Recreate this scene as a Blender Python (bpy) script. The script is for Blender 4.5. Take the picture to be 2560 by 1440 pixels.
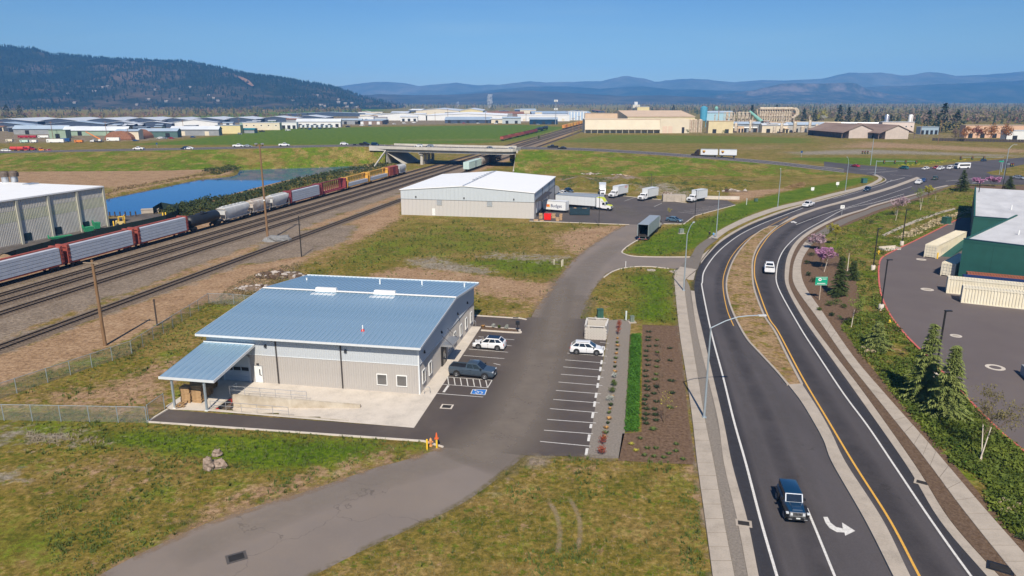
import bpy, math, random
import numpy as np
from mathutils import Vector, Matrix, noise as mnoise
from mathutils.geometry import tessellate_polygon
for o in list(bpy.data.objects): bpy.data.objects.remove(o)
SC = bpy.context.scene
COL = SC.collection
rnd = random.Random(7)
RAD = math.radians
# ---------------------------------------------------------------- camera, sky, sun, exposure
F, HY, H = 1780.0, 247.0, 34.0          # focal length in photo pixels, horizon row, drone height
PT = math.atan((720 - HY) / F)
cd = bpy.data.cameras.new('camera'); cam = bpy.data.objects.new('camera', cd); COL.objects.link(cam)
cd.sensor_width = 36; cd.lens = 36 * F / 2560; cd.clip_start = 0.5; cd.clip_end = 40000
cam.location = (0, 0, H); cam.rotation_euler = (math.pi / 2 - PT, 0, 0)
SC.camera = cam
W = bpy.data.worlds.new('World'); SC.world = W; W.use_nodes = True
wn = W.node_tree.nodes; wl = W.node_tree.links
sky = wn.new('ShaderNodeTexSky'); sky.sky_type = 'NISHITA'; sky.sun_disc = False
SUN_EL, SUN_AZ = RAD(45), RAD(181)       # the sun stands behind the drone
sky.sun_elevation = SUN_EL; sky.sun_rotation = SUN_AZ
sky.altitude = 400; sky.air_density = 1.0; sky.dust_density = 0.6; sky.ozone_density = 2.2
bg = wn['Background']; bg.inputs['Strength'].default_value = 0.068
tint = wn.new('ShaderNodeMix'); tint.data_type = 'RGBA'; tint.blend_type = 'MULTIPLY'; tint.inputs[0].default_value = 1; stc = wn.new('ShaderNodeTexCoord'); sxyz = wn.new('ShaderNodeSeparateXYZ'); wl.new(stc.outputs['Generated'], sxyz.inputs[0])
sr = wn.new('ShaderNodeValToRGB'); sr.color_ramp.elements[0].color = (.74,.88,1.0,1); sr.color_ramp.elements[1].color = (.46,.76,1.14,1); sr.color_ramp.elements[1].position = .16
wl.new(sxyz.outputs[2], sr.inputs[0])
smp = wn.new('ShaderNodeMapping'); smp.inputs['Scale'].default_value = (1.2,3,14); wl.new(stc.outputs['Generated'], smp.inputs[0])
sno = wn.new('ShaderNodeTexNoise'); sno.inputs['Scale'].default_value = 2.2; sno.inputs['Detail'].default_value = 6; wl.new(smp.outputs[0], sno.inputs['Vector'])
smr = wn.new('ShaderNodeMapRange'); smr.inputs[1].default_value = .52; smr.inputs[2].default_value = .8; smr.inputs[4].default_value = .35; wl.new(sno.outputs[0], smr.inputs[0])
cir = wn.new('ShaderNodeMix'); cir.data_type = 'RGBA'; wl.new(smr.outputs[0], cir.inputs[0]); wl.new(sr.outputs[0], cir.inputs[6]); cir.inputs[7].default_value = (.85,.95,1.05,1); wl.new(cir.outputs[2], tint.inputs[7])
wl.new(sky.outputs[0], tint.inputs[6]); wl.new(tint.outputs[2], bg.inputs['Color'])
sd = bpy.data.lights.new('sun', 'SUN'); sun = bpy.data.objects.new('sun', sd); COL.objects.link(sun)
sd.energy = 5.0; sd.angle = RAD(0.53); sd.color = (1.0, 0.915, 0.78)
sv = Vector((math.sin(SUN_AZ) * math.cos(SUN_EL), math.cos(SUN_AZ) * math.cos(SUN_EL), math.sin(SUN_EL)))
sun.rotation_euler = sv.to_track_quat('Z', 'Y').to_euler(); sun.location = sv * 300
vs = SC.view_settings; SC.display_settings.display_device = 'sRGB'
vs.view_transform = 'Standard'; vs.look = 'None'; vs.gamma = 1; vs.exposure = 0.25; vs.use_curve_mapping = False
SC.render.engine = 'CYCLES'
SC.cycles.use_denoising = True
SC.cycles.max_bounces = 6; SC.cycles.diffuse_bounces = 3; SC.cycles.glossy_bounces = 3
SC.cycles.transparent_max_bounces = 12; SC.cycles.volume_bounces = 1
# ---------------------------------------------------------------- surveying: a pixel of the photo to a point of the place
cp, sp = math.cos(PT), math.sin(PT)
def G(x, y, z=0.0):
 u = (x - 1280) / F; v = (720 - y) / F
 t = (z - H) / (-sp + v * cp)
 return (u * t, (cp + v * sp) * t)
def GV(x, y, z=0.0):
 a = G(x, y, z); return Vector((a[0], a[1], z))
def GL(pts, z=0.0): return [G(p[0], p[1], z) for p in pts]
def Zat(X, Y, ty):                        # height over (X, Y) seen at row ty
 v = (720 - ty) / F
 return H + Y * (v * cp - sp) / (cp + v * sp)
def PX(X, Y, Z):
 d = Y * cp - (Z - H) * sp
 return 1280 + F * X / d, 720 - F * (Y * sp + (Z - H) * cp) / d
# ---------------------------------------------------------------- materials
def sock(b, *names):
 for n in names:
  if n in b.inputs: return b.inputs[n]
MATS = {}
def M(name, col, rough=.6, metal=0., var=.12, scale=1.5, bump=0., bscale=12., spec=.5, coat=0., col2=None, stretch=None, detail=4):
 if name in MATS: return MATS[name]
 m = bpy.data.materials.new(name); m.use_nodes = True
 nt = m.node_tree; b = nt.nodes['Principled BSDF']
 b.inputs['Roughness'].default_value = rough; b.inputs['Metallic'].default_value = metal
 s = sock(b, 'Specular IOR Level', 'Specular'); s.default_value = spec
 if coat: sock(b, 'Coat Weight', 'Clearcoat').default_value = coat
 tc = nt.nodes.new('ShaderNodeTexCoord'); src = tc.outputs['Object']
 if stretch:
  mp = nt.nodes.new('ShaderNodeMapping'); mp.inputs['Scale'].default_value = stretch
  nt.links.new(src, mp.inputs[0]); src = mp.outputs[0]
 n = nt.nodes.new('ShaderNodeTexNoise'); n.inputs['Scale'].default_value = scale; n.inputs['Detail'].default_value = detail
 n.inputs['Roughness'].default_value = .62
 nt.links.new(src, n.inputs['Vector'])
 r = nt.nodes.new('ShaderNodeValToRGB')
 c2 = col2 or tuple(min(1, c * (1 + var)) for c in col); c1 = col if col2 else tuple(c * (1 - var) for c in col)
 r.color_ramp.elements[0].position = .3; r.color_ramp.elements[0].color = (*c1, 1)
 r.color_ramp.elements[1].position = .7; r.color_ramp.elements[1].color = (*c2, 1)
 nt.links.new(n.outputs[0], r.inputs[0]); nt.links.new(r.outputs[0], b.inputs['Base Color'])
 if bump:
  n2 = nt.nodes.new('ShaderNodeTexNoise'); n2.inputs['Scale'].default_value = bscale; n2.inputs['Detail'].default_value = 3
  nt.links.new(src, n2.inputs['Vector'])
  bp = nt.nodes.new('ShaderNodeBump'); bp.inputs['Strength'].default_value = bump; bp.inputs['Distance'].default_value = .1
  nt.links.new(n2.outputs[0], bp.inputs['Height']); nt.links.new(bp.outputs[0], b.inputs['Normal'])
 MATS[name] = m; return m
def paint(name, col, metal=.0, rough=.28): return M('paint_' + name, col, rough, metal, .04, 3, coat=.5)
def leafmat(name, c1, c2, scale=.9, rough=.75): return M(name, c1, rough, 0, 0, scale, col2=c2, spec=.25, detail=5)
# ---------------------------------------------------------------- mesh builder
class MB:
 def __init__(s): s.v = []; s.f = []; s.m = []; s.k = 0
 def mat(s, k): s.k = k; return s
 def add(s, vs, fs):
  o = len(s.v); s.v += [tuple(p) for p in vs]
  for f in fs: s.f.append([o + i for i in f]); s.m.append(s.k)
  return s
 def poly(s, pts): return s.add(pts, [list(range(len(pts)))])
 def box(s, x0, x1, y0, y1, z0, z1):
  return s.add([(x0,y0,z0),(x1,y0,z0),(x1,y1,z0),(x0,y1,z0),(x0,y0,z1),(x1,y0,z1),(x1,y1,z1),(x0,y1,z1)],
                     [(3,2,1,0),(4,5,6,7),(0,1,5,4),(1,2,6,5),(2,3,7,6),(3,0,4,7)])
 def frus(s, b, t, z0, z1):               # b, t = (x0,x1,y0,y1)
  return s.add([(b[0],b[2],z0),(b[1],b[2],z0),(b[1],b[3],z0),(b[0],b[3],z0),(t[0],t[2],z1),(t[1],t[2],z1),(t[1],t[3],z1),(t[0],t[3],z1)],
                     [(3,2,1,0),(4,5,6,7),(0,1,5,4),(1,2,6,5),(2,3,7,6),(3,0,4,7)])
 def obox(s, c, sx, sy, sz, rz=0., z0=None):
  ca, sa = math.cos(rz), math.sin(rz); zb = c[2] if z0 is None else z0
  P = [(c[0]+ca*x-sa*y, c[1]+sa*x+ca*y) for x, y in ((-sx/2,-sy/2),(sx/2,-sy/2),(sx/2,sy/2),(-sx/2,sy/2))]
  return s.prism(P, zb, zb + sz)
 def prism(s, P, z0, z1):
  n = len(P)
  if sum(P[i][0]*P[(i+1)%n][1]-P[(i+1)%n][0]*P[i][1] for i in range(n)) < 0: P = P[::-1]
  o = len(s.v); s.v += [(p[0],p[1],z0) for p in P] + [(p[0],p[1],z1) for p in P]
  if n <= 4:
   s.f += [[o+i for i in range(n)][::-1], [o+n+i for i in range(n)]]; s.m += [s.k]*2
  else:
   for t in tessellate_polygon([[Vector((p[0],p[1],0)) for p in P]]):
    s.f.append([o+n+i for i in t]); s.m.append(s.k)
  for i in range(n):
   j = (i+1) % n; s.f.append([o+i,o+j,o+n+j,o+n+i]); s.m.append(s.k)
  return s
 def sheet(s, P, z=0.):
  o = len(s.v); s.v += [(p[0],p[1],z if len(p) < 3 else p[2]) for p in P]
  for t in tessellate_polygon([[Vector((p[0],p[1],0)) for p in P]]):
   a, b, c = (Vector(s.v[o+i]) for i in t)
   t = list(t)
   if (b-a).cross(c-a).z < 0: t = t[::-1]
   s.f.append([o+i for i in t]); s.m.append(s.k)
  return s
 def ext(s, P, y0, y1):                   # profile in x-z pushed along y
  n = len(P); o = len(s.v); s.v += [(p[0],y0,p[1]) for p in P] + [(p[0],y1,p[1]) for p in P]
  tri = tessellate_polygon([[Vector((p[0],p[1],0)) for p in P]])
  for t in tri: s.f.append([o+i for i in t]); s.m.append(s.k); s.f.append([o+n+i for i in t][::-1]); s.m.append(s.k)
  for i in range(n):
   j = (i+1) % n; s.f.append([o+i,o+j,o+n+j,o+n+i]); s.m.append(s.k)
  return s
 def tube(s, p, q, r0, r1=None, n=8, cap=True):
  p = Vector(p); q = Vector(q); r1 = r0 if r1 is None else r1
  d = (q-p).normalized(); a = d.orthogonal().normalized(); b = d.cross(a); o = len(s.v)
  for c, r in ((p,r0),(q,r1)):
   for i in range(n):
    t = 2*math.pi*i/n; s.v.append(tuple(c + a*(r*math.cos(t)) + b*(r*math.sin(t))))
  for i in range(n):
   j = (i+1)%n; s.f.append([o+i,o+j,o+n+j,o+n+i]); s.m.append(s.k)
  if cap and n > 2:
   s.f += [[o+i for i in range(n)][::-1],[o+n+i for i in range(n)]]; s.m += [s.k]*2
  return s
 def path(s, pts, r, n=6):
  for a, b in zip(pts, pts[1:]): s.tube(a, b, r, r, n)
  return s
 def lathe(s, prof, c=(0,0,0), n=12, cap=True):
  o = len(s.v)
  for r, z in prof:
   for i in range(n):
    t = 2*math.pi*i/n; s.v.append((c[0]+r*math.cos(t), c[1]+r*math.sin(t), c[2]+z))
  for k in range(len(prof)-1):
   for i in range(n):
    j = (i+1)%n; s.f.append([o+k*n+i,o+k*n+j,o+k*n+n+j,o+k*n+n+i]); s.m.append(s.k)
  if cap:
   e = o+(len(prof)-1)*n
   s.f += [[o+i for i in range(n)][::-1],[e+i for i in range(n)]]; s.m += [s.k]*2
  return s
 def loft(s, secs, cap=True):
  n = len(secs[0]); o = len(s.v)
  for q in secs: s.v += [tuple(p) for p in q]
  for k in range(len(secs)-1):
   for i in range(n):
    j = (i+1)%n; s.f.append([o+k*n+i,o+k*n+j,o+k*n+n+j,o+k*n+n+i]); s.m.append(s.k)
  if cap:
   e = o+(len(secs)-1)*n
   s.f += [[o+i for i in range(n)][::-1],[e+i for i in range(n)]]; s.m += [s.k]*2
  return s
 def blob(s, c, r, seed=0, lv=6, nz=.25):
  o = len(s.v); ns = lv*2
  for k in range(lv+1):
   th = math.pi*k/lv
   for i in range(ns):
    ph = 2*math.pi*i/ns
    d = Vector((math.sin(th)*math.cos(ph), math.sin(th)*math.sin(ph), math.cos(th)))
    f = 1 + nz*mnoise.noise(d*1.6 + Vector((seed*3.7, seed, 0)))*2
    s.v.append((c[0]+d.x*r[0]*f, c[1]+d.y*r[1]*f, c[2]+d.z*r[2]*f))
  for k in range(lv):
   for i in range(ns):
    j = (i+1)%ns; s.f.append([o+k*ns+i,o+k*ns+ns+i,o+k*ns+ns+j,o+k*ns+j]); s.m.append(s.k)
  return s
 def leaves(s, c, r, n, size, rg, shell=.5, flat=0.):
  for _ in range(n):
   d = Vector((rg.gauss(0,1), rg.gauss(0,1), rg.gauss(0,1))).normalized()
   q = rg.random()**shell
   p = Vector((c[0]+d.x*r[0]*q, c[1]+d.y*r[1]*q, c[2]+d.z*r[2]*q))
   a = Vector((rg.gauss(0,1), rg.gauss(0,1), rg.gauss(0,1)*(1-flat))).normalized()
   b = a.orthogonal(); b.rotate(Matrix.Rotation(rg.random()*6.28, 3, a)); b = b.normalized()
   l = size*(.6+rg.random()*.8)
   o = len(s.v); s.v += [tuple(p-b*l*.35), tuple(p+a*l), tuple(p+b*l*.35)]
   s.f.append([o,o+1,o+2]); s.m.append(s.k)
  return s
 def mesh(s, name, mats, smooth=False):
  me = bpy.data.meshes.new(name); me.from_pydata(s.v, [], s.f)
  for m in (mats if isinstance(mats, (list, tuple)) else [mats]): me.materials.append(m)
  if any(s.m): me.polygons.foreach_set('material_index', s.m)
  if smooth:
   me.polygons.foreach_set('use_smooth', [True]*len(me.polygons))
   try: me.set_sharp_from_angle(angle=RAD(38))
   except Exception: pass
  me.update(); return me
def tag(o, label=None, cat=None, group=None, kind=None):
 if label: o['label'] = label
 if cat: o['category'] = cat
 if group: o['group'] = group
 if kind: o['kind'] = kind
 return o
def link(name, me, parent=None, loc=(0,0,0), rz=0.):
 o = bpy.data.objects.new(name, me); COL.objects.link(o)
 o.location = loc; o.rotation_euler = (0,0,rz)
 if parent: o.parent = parent
 return o
def part(name, mb, mats, parent, smooth=False, loc=(0,0,0), rz=0., label=None):
 o = link(name, mb.mesh(name, mats, smooth), parent, loc, rz)
 if label: o['label'] = label
 return o
def thing(name, label, cat, loc=(0,0,0), rz=0., group=None):
 o = bpy.data.objects.new(name, None); COL.objects.link(o); o.empty_display_size = .3
 o.location = loc; o.rotation_euler = (0,0,rz); return tag(o, label, cat, group)
def solo(name, mb, mats, label, cat, loc=(0,0,0), rz=0., group=None, smooth=False):
 return tag(link(name, mb.mesh(name, mats, smooth), None, loc, rz), label, cat, group)
def struct(name, mb, mats, smooth=False): return tag(link(name, mb.mesh(name, mats, smooth)), kind='structure')
def stuff(name, mb, mats, parent=None, label=None, cat=None, smooth=False):
 o = link(name, mb.mesh(name, mats, smooth), parent); tag(o, label, cat, kind='stuff'); return o
def kids(o): return [c for c in o.children]
def copy_tree(o, parent=None):
 c = o.copy(); COL.objects.link(c)
 if parent: c.parent = parent
 for ch in list(o.children): copy_tree(ch, c)
 return c
def put(proto, loc, rz, label=None, group=None, scale=None):
 c = copy_tree(proto) if proto.get('_used') else proto
 proto['_used'] = 1
 c.location = loc; c.rotation_euler = (0,0,rz)
 if label: c['label'] = label
 if group: c['group'] = group
 if scale: c.scale = scale if isinstance(scale, (tuple, list)) else (scale,)*3
 return c
def spline(pts, n=6):
 P = [Vector(p) for p in pts]; out = []
 for i in range(len(P)-1):
  a = P[max(i-1,0)]; b = P[i]; c = P[i+1]; d = P[min(i+2,len(P)-1)]
  for k in range(n):
   t = k/n
   out.append(.5*((2*b)+(c-a)*t+(2*a-5*b+4*c-d)*t*t+(3*b-a-3*c+d)*t**3))
 out.append(P[-1]); return [tuple(p) for p in out]
def sgl(pts, n=6): return spline(GL(pts), n)
def ribbon(mb, pts, w, z, dash=None):
 L = [Vector(p[:2]) for p in pts]
 if dash:
  acc = 0; seg = []
  out = []
  for a, b in zip(L, L[1:]):
   m = max(1, int((b-a).length/.5))
   for k in range(m):
    seg.append((acc, a.lerp(b, k/m))); acc += (b-a).length/m
  cur = []
  for d, p in seg:
   if d % (dash[0]+dash[1]) < dash[0]: cur.append(p)
   elif cur:
    if len(cur) > 1: ribbon(mb, cur, w, z)
    cur = []
  if len(cur) > 1: ribbon(mb, cur, w, z)
  return
 S = []
 for i, p in enumerate(L):
  t = (L[min(i+1,len(L)-1)]-L[max(i-1,0)]).normalized(); nrm = Vector((-t.y,t.x))*w/2
  S.append((p+nrm, p-nrm))
 o = len(mb.v)
 for a, b in S: mb.v += [(a.x,a.y,z),(b.x,b.y,z)]
 for i in range(len(S)-1): mb.f.append([o+2*i,o+2*i+1,o+2*i+3,o+2*i+2][::1]); mb.m.append(mb.k)
def kerb(mb, pts, w, h, z0=0.):
 L = [Vector(p[:2]) for p in pts]; S = []
 for i, p in enumerate(L):
  t = (L[min(i+1,len(L)-1)]-L[max(i-1,0)]).normalized(); nrm = Vector((-t.y,t.x))*w/2
  a = p+nrm; b = p-nrm
  S.append([(a.x,a.y,z0),(a.x,a.y,z0+h),(b.x,b.y,z0+h),(b.x,b.y,z0)])
 mb.loft(S)
# ---------------------------------------------------------------- ground
def inpoly(px, py, P):
 ins = np.zeros(px.shape, bool); n = len(P); dist = np.full(px.shape, 1e9)
 for i in range(n):
  x0, y0 = P[i]; x1, y1 = P[(i+1) % n]
  if y0 != y1:
   c = ((y0 > py) != (y1 > py)) & (px < (x1-x0)*(py-y0)/(y1-y0) + x0); ins ^= c
  dx, dy = x1-x0, y1-y0; L2 = dx*dx+dy*dy + 1e-9
  t = np.clip(((px-x0)*dx+(py-y0)*dy)/L2, 0, 1)
  dist = np.minimum(dist, np.hypot(px-x0-t*dx, py-y0-t*dy))
 return np.where(ins, dist, -dist)        # signed: inside positive
NR, NC = 470, 430
ys = 20 * (9500/20) ** (np.arange(NR)/(NR-1)); ts = np.linspace(-1.35, 1.35, NC)
gy = np.repeat(ys, NC); gx = (ys[:,None]*ts[None,:]).ravel(); gz = np.zeros_like(gx)
zone = np.zeros((NR*NC, 4), np.float32)
ZONES = [  # channel, weight, feather m, pixel polygon
 (0, 1.0, 3, [(-300,760),(0,640),(480,550),(1000,432),(1180,392),(1440,308),(1475,312),(1300,392),(1003,500),(1003,546),(905,600),(790,640),(640,720),(600,745),(500,760),(380,830),(180,905),(0,965),(-300,1090)]),
 (2, .95, 2.5, [(-300,800),(0,722),(600,545),(1240,380),(1430,314),(1450,320),(1250,402),(1000,485),(600,625),(300,740),(0,845),(-300,950)]),
 (2, .8, 2, [(-300,1000),(0,850),(600,640),(1003,492),(1003,506),(600,665),(0,892),(-300,1060)]),
 (2, .9, 2, [(600,660),(680,585),(760,575),(900,560),(870,600),(760,640),(650,660)]),
 (2, .5, 2, [(-300,700),(0,630),(300,560),(440,545),(480,560),(0,680)]),
 (0, .9, 5, [(1375,590),(1450,570),(1560,562),(1570,580),(1500,615),(1450,645),(1400,620)]),
 (0, .75, 4, [(900,690),(1050,690),(1250,712),(1390,715),(1350,770),(1230,745),(1000,720)]),
 (0, 1.0, 3, [(1000,668),(1120,668),(1250,690),(1330,704),(1405,706),(1365,750),(1240,738),(1100,712),(900,694)]),
 (1, .8, 3, [(480,1180),(400,1230),(330,1262),(350,1235),(420,1190),(400,1165),(520,1150),(530,1175)]), (1, .7, 3, [(160,1195),(240,1190),(290,1225),(200,1230)]), (1, .75, 3, [(-20,1180),(60,1160),(180,1130),(200,1150),(60,1200)]), (1, .6, 4, [(-50,1310),(120,1300),(250,1330),(150,1400),(-50,1420)]),
 (0, .95, 4, [(340,1390),(470,1310),(600,1240),(700,1205),(940,1150),(1000,1145),(860,1190),(640,1262),(520,1305),(420,1352)]), (0, .6, 4, [(200,1150),(330,1130),(420,1160),(330,1180),(240,1175)]),
 (0, .5, 3, [(1200,775),(1340,760),(1330,785),(1200,790)]),
 (3, .8, 3, [(1165,640),(1230,630),(1430,640),(1425,670),(1250,655)]),
 (3, .8, 3, [(1000,650),(1090,640),(1250,672),(1230,690),(1060,675)]),
 (1, .6, 4, [(1100,655),(1280,640),(1440,650),(1400,700),(1290,690),(1200,670)]),
 (1, .45, 6, [(800,640),(950,590),(1150,560),(1300,590),(1250,640),(1000,650),(880,680)]),
 (0, .45, 4, [(600,740),(770,650),(905,600),(900,615),(800,660),(760,690),(640,720)]),
 (0, .75, 4, [(20,1000),(250,960),(430,890),(480,900),(420,1000),(380,1040),(150,1020)]),
 (1, .35, 4, [(60,960),(300,860),(490,760),(600,745),(510,850),(250,930)]),
 (1, .95, 3, [(-200,1070),(120,1050),(300,1075),(640,1090),(1075,1104),(1070,1130),(960,1165),(760,1190),(560,1160),(380,1130),(120,1110),(-200,1130)]),
 (0, .9, 3.5, [(250,1440),(320,1400),(530,1290),(700,1230),(940,1160),(1010,1130),(900,1150),(720,1195),(560,1260),(430,1320)]),
 (3, .7, 3, [(-100,1060),(200,1075),(260,1105),(120,1120),(-60,1105)]),
 (3, .8, 2, [(-60,1170),(60,1165),(70,1200),(-60,1215)]),
 (0, .5, 5, [(100,1150),(330,1140),(500,1200),(330,1230),(150,1220)]),
 (1, .6, 2.5, [(180,1440),(400,1335),(430,1330),(420,1350),(250,1440)]),
 (0, .55, 3, [(1300,1150),(1480,1150),(1560,1190),(1440,1180),(1260,1215)]),
 (0, .8, 1.5, [(1735,1150),(1755,1260),(1770,1440),(1745,1440),(1740,1300),(1715,1180)]),
 (1, .5, 1.5, [(1700,1250),(1750,1260),(1755,1440),(1715,1440)]),
 (2, .6, 2, [(1000,1330),(1250,1200),(1320,1140),(1420,1145),(1300,1190),(1120,1290)]),
 (0, .4, 2, [(800,1440),(1000,1340),(1040,1330),(860,1430)]),
 (1, .85, 4, [(1560,690),(1650,672),(1690,700),(1690,808),(1560,800),(1600,740)]),
 (1, .3, 4, [(1460,790),(1520,690),(1560,680),(1580,790)]),
 (1, .95, 3, [(1565,632),(1590,610),(1660,575),(1780,540),(1840,510),(1950,480),(2170,440),(2190,448),(2060,485),(1900,527),(1810,568),(1740,620),(1640,640)]),
 (3, .55, 5, [(1560,470),(1640,455),(1700,470),(1760,490),(1720,500),(1600,485)]),
 (0, .8, 3, [(1800,500),(1830,478),(1960,470),(1985,474),(1900,492),(1840,507)]),
 (1, .4, 8, [(1390,470),(1500,450),(1900,450),(2100,450),(1900,470),(1600,460)]),
 (2, .6, 2, [(1395,445),(1600,447),(1600,455),(1395,452)]),
 (1, .9, 5, [(-300,400),(0,385),(280,388),(420,412),(300,424),(-300,436)]),
 (0, .75, 6, [(-300,436),(280,424),(420,412),(560,405),(590,412),(480,440),(280,480),(260,470),(-300,450)]),
 (1, 1.0, 20, [(330,362),(430,352),(700,322),(900,318),(1300,312),(1425,318),(1300,352),(1200,358),(900,362)]),
 (0, .45, 25, [(990,348),(1290,345),(1280,352),(1000,354)]),
 (1, .55, 15, [(1350,355),(1500,336),(1800,338),(2050,345),(2050,360),(1700,360),(1440,358)]),
 (0, .65, 20, [(2030,372),(2150,352),(2560,372),(2700,380),(2560,385),(2250,372)]),
 (0, .4, 12, [(1820,365),(1950,362),(2000,372),(1850,378)]),
 (3, .75, 15, [(1950,380),(2150,372),(2560,388),(2560,393),(2250,386),(2000,388)]),
 (1, .75, 12, [(1930,395),(2080,392),(2330,398),(2440,398),(2330,412),(2230,418),(2060,408)]),
 (2, .6, 25, [(-400,372),(0,360),(420,352),(700,318),(1440,306),(1430,276),(700,296),(-400,300)]),
 (1, .9, 60, [(420,294),(640,282),(900,272),(960,270),(960,278),(700,290),(450,300)]),
 (2, .4, 30, [(1440,320),(1480,302),(2300,332),(2560,340),(2560,350),(2290,349),(1700,336)]),
]
for ch, wgt, fe, P in ZONES:
 Q = GL(P); qx = [q[0] for q in Q]; qy = [q[1] for q in Q]
 ix = np.nonzero((gx > min(qx)-fe*2) & (gx < max(qx)+fe*2) & (gy > min(qy)-fe*2) & (gy < max(qy)+fe*2))[0]
 if len(ix) == 0: continue
 d = inpoly(gx[ix], gy[ix], Q); wv = np.clip(.5 + d/(2*fe), 0, 1) * wgt
 for c2 in range(4):
  if c2 != ch: zone[ix, c2] *= (1 - wv*.9)
 zone[ix, ch] = np.maximum(zone[ix, ch], wv)
POND_Z = -0.9
POND = spline([(*G(x, y, POND_Z),) for x, y in [(255,500),(340,482),(430,464),(500,449),(585,440),(600,424),(620,417),(760,416),(880,416),(925,419),(880,428),(810,436),(745,447),(640,470),(560,492),(480,512),(415,523),(365,530),(345,540),(270,541),(235,520),(255,500)]], 4)[:-1]
d = inpoly(gx, gy, POND); near = np.abs(d) < 60
gz = np.where(d > -3, np.clip(-1.6*(d+2.2)/3.2, -2.2, 0.0), gz)
bank = np.clip(1-np.abs(d+4)/4, 0, 1)*(d < 0)
zone[:,0] = np.maximum(zone[:,0], bank*.8)
hum = np.clip(inpoly(gx, gy, GL([(1395,470),(1420,438),(1700,446),(1900,455),(1850,475),(1730,490),(1560,478)]))/6, 0, 1)
hn = np.array([mnoise.noise(Vector((x*.12, y*.06, 3))) + .5*mnoise.noise(Vector((x*.35, y*.2, 8))) if h > 0 else 0 for x, y, h in zip(gx, gy, hum)])
gz += hum*np.clip(hn+.25, 0, 2)*2.2
B1A = Vector((*G(1050, 986), 0)); B1R = RAD(10.3)
b1s = (math.sin(B1R), math.cos(B1R)); b1r = (b1s[1], -b1s[0])
def B1(r, s): return (B1A.x + r*b1r[0] + s*b1s[0], B1A.y + r*b1r[1] + s*b1s[1])
rr = (gx-B1A.x)*b1r[0] + (gy-B1A.y)*b1r[1]; ss = (gx-B1A.x)*b1s[0] + (gy-B1A.y)*b1s[1]
gz = np.where((rr > -22.6) & (rr < -1.5) & (ss > -7.8) & (ss < 3), -2.2, gz)
gm = bpy.data.meshes.new('ground')
gm.vertices.add(NR*NC); gm.vertices.foreach_set('co', np.stack([gx, gy, gz], 1).astype(np.float32).ravel())
ii = (np.arange(NR-1)[:,None]*NC + np.arange(NC-1)[None,:]).ravel()
quads = np.stack([ii, ii+1, ii+NC+1, ii+NC], 1).astype(np.int32)
gm.loops.add(quads.size); gm.loops.foreach_set('vertex_index', quads.ravel())
gm.polygons.add(len(quads)); gm.polygons.foreach_set('loop_start', np.arange(0, quads.size, 4, dtype=np.int32))
gm.update(calc_edges=True); gm.validate()
at = gm.attributes.new('zone', 'FLOAT_COLOR', 'POINT'); at.data.foreach_set('color', zone.ravel())
gm.polygons.foreach_set('use_smooth', [True]*len(gm.polygons))
def nodes(name):
 m = bpy.data.materials.new(name); m.use_nodes = True; nt = m.node_tree
 return m, nt, nt.nodes['Principled BSDF']
def nz(nt, src, scale, detail=5, rough=.6, mp=None):
 n = nt.nodes.new('ShaderNodeTexNoise'); n.inputs['Scale'].default_value = scale; n.inputs['Detail'].default_value = detail; n.inputs['Roughness'].default_value = rough
 if mp:
  k = nt.nodes.new('ShaderNodeMapping'); k.inputs['Scale'].default_value = mp; nt.links.new(src, k.inputs[0]); src = k.outputs[0]
 nt.links.new(src, n.inputs['Vector']); return n.outputs[0]
def ramp(nt, src, *st):
 r = nt.nodes.new('ShaderNodeValToRGB'); e = r.color_ramp.elements
 while len(e) < len(st): e.new(.5)
 for q, (p, c) in zip(e, st): q.position = p; q.color = (*c, 1)
 nt.links.new(src, r.inputs[0]); return r.outputs[0]
def mth(nt, op, a, b=None, clamp=False):
 n = nt.nodes.new('ShaderNodeMath'); n.operation = op; n.use_clamp = clamp
 for i, q in enumerate((a, b)):
  if q is None: continue
  if isinstance(q, (int, float)): n.inputs[i].default_value = q
  else: nt.links.new(q, n.inputs[i])
 return n.outputs[0]
def mixc(nt, f, a, b):
 n = nt.nodes.new('ShaderNodeMix'); n.data_type = 'RGBA'
 for s, q in ((0, f), (6, a), (7, b)):
  if isinstance(q, (int, float)): n.inputs[s].default_value = q
  elif isinstance(q, tuple): n.inputs[s].default_value = (*q, 1)
  else: nt.links.new(q, n.inputs[s])
 return n.outputs[2]
def smooth(nt, x, a, b_):
 r = nt.nodes.new('ShaderNodeMapRange'); r.interpolation_type = 'SMOOTHSTEP'; r.inputs[1].default_value = a; r.inputs[2].default_value = b_; nt.links.new(x, r.inputs[0]); return r.outputs[0]
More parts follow.
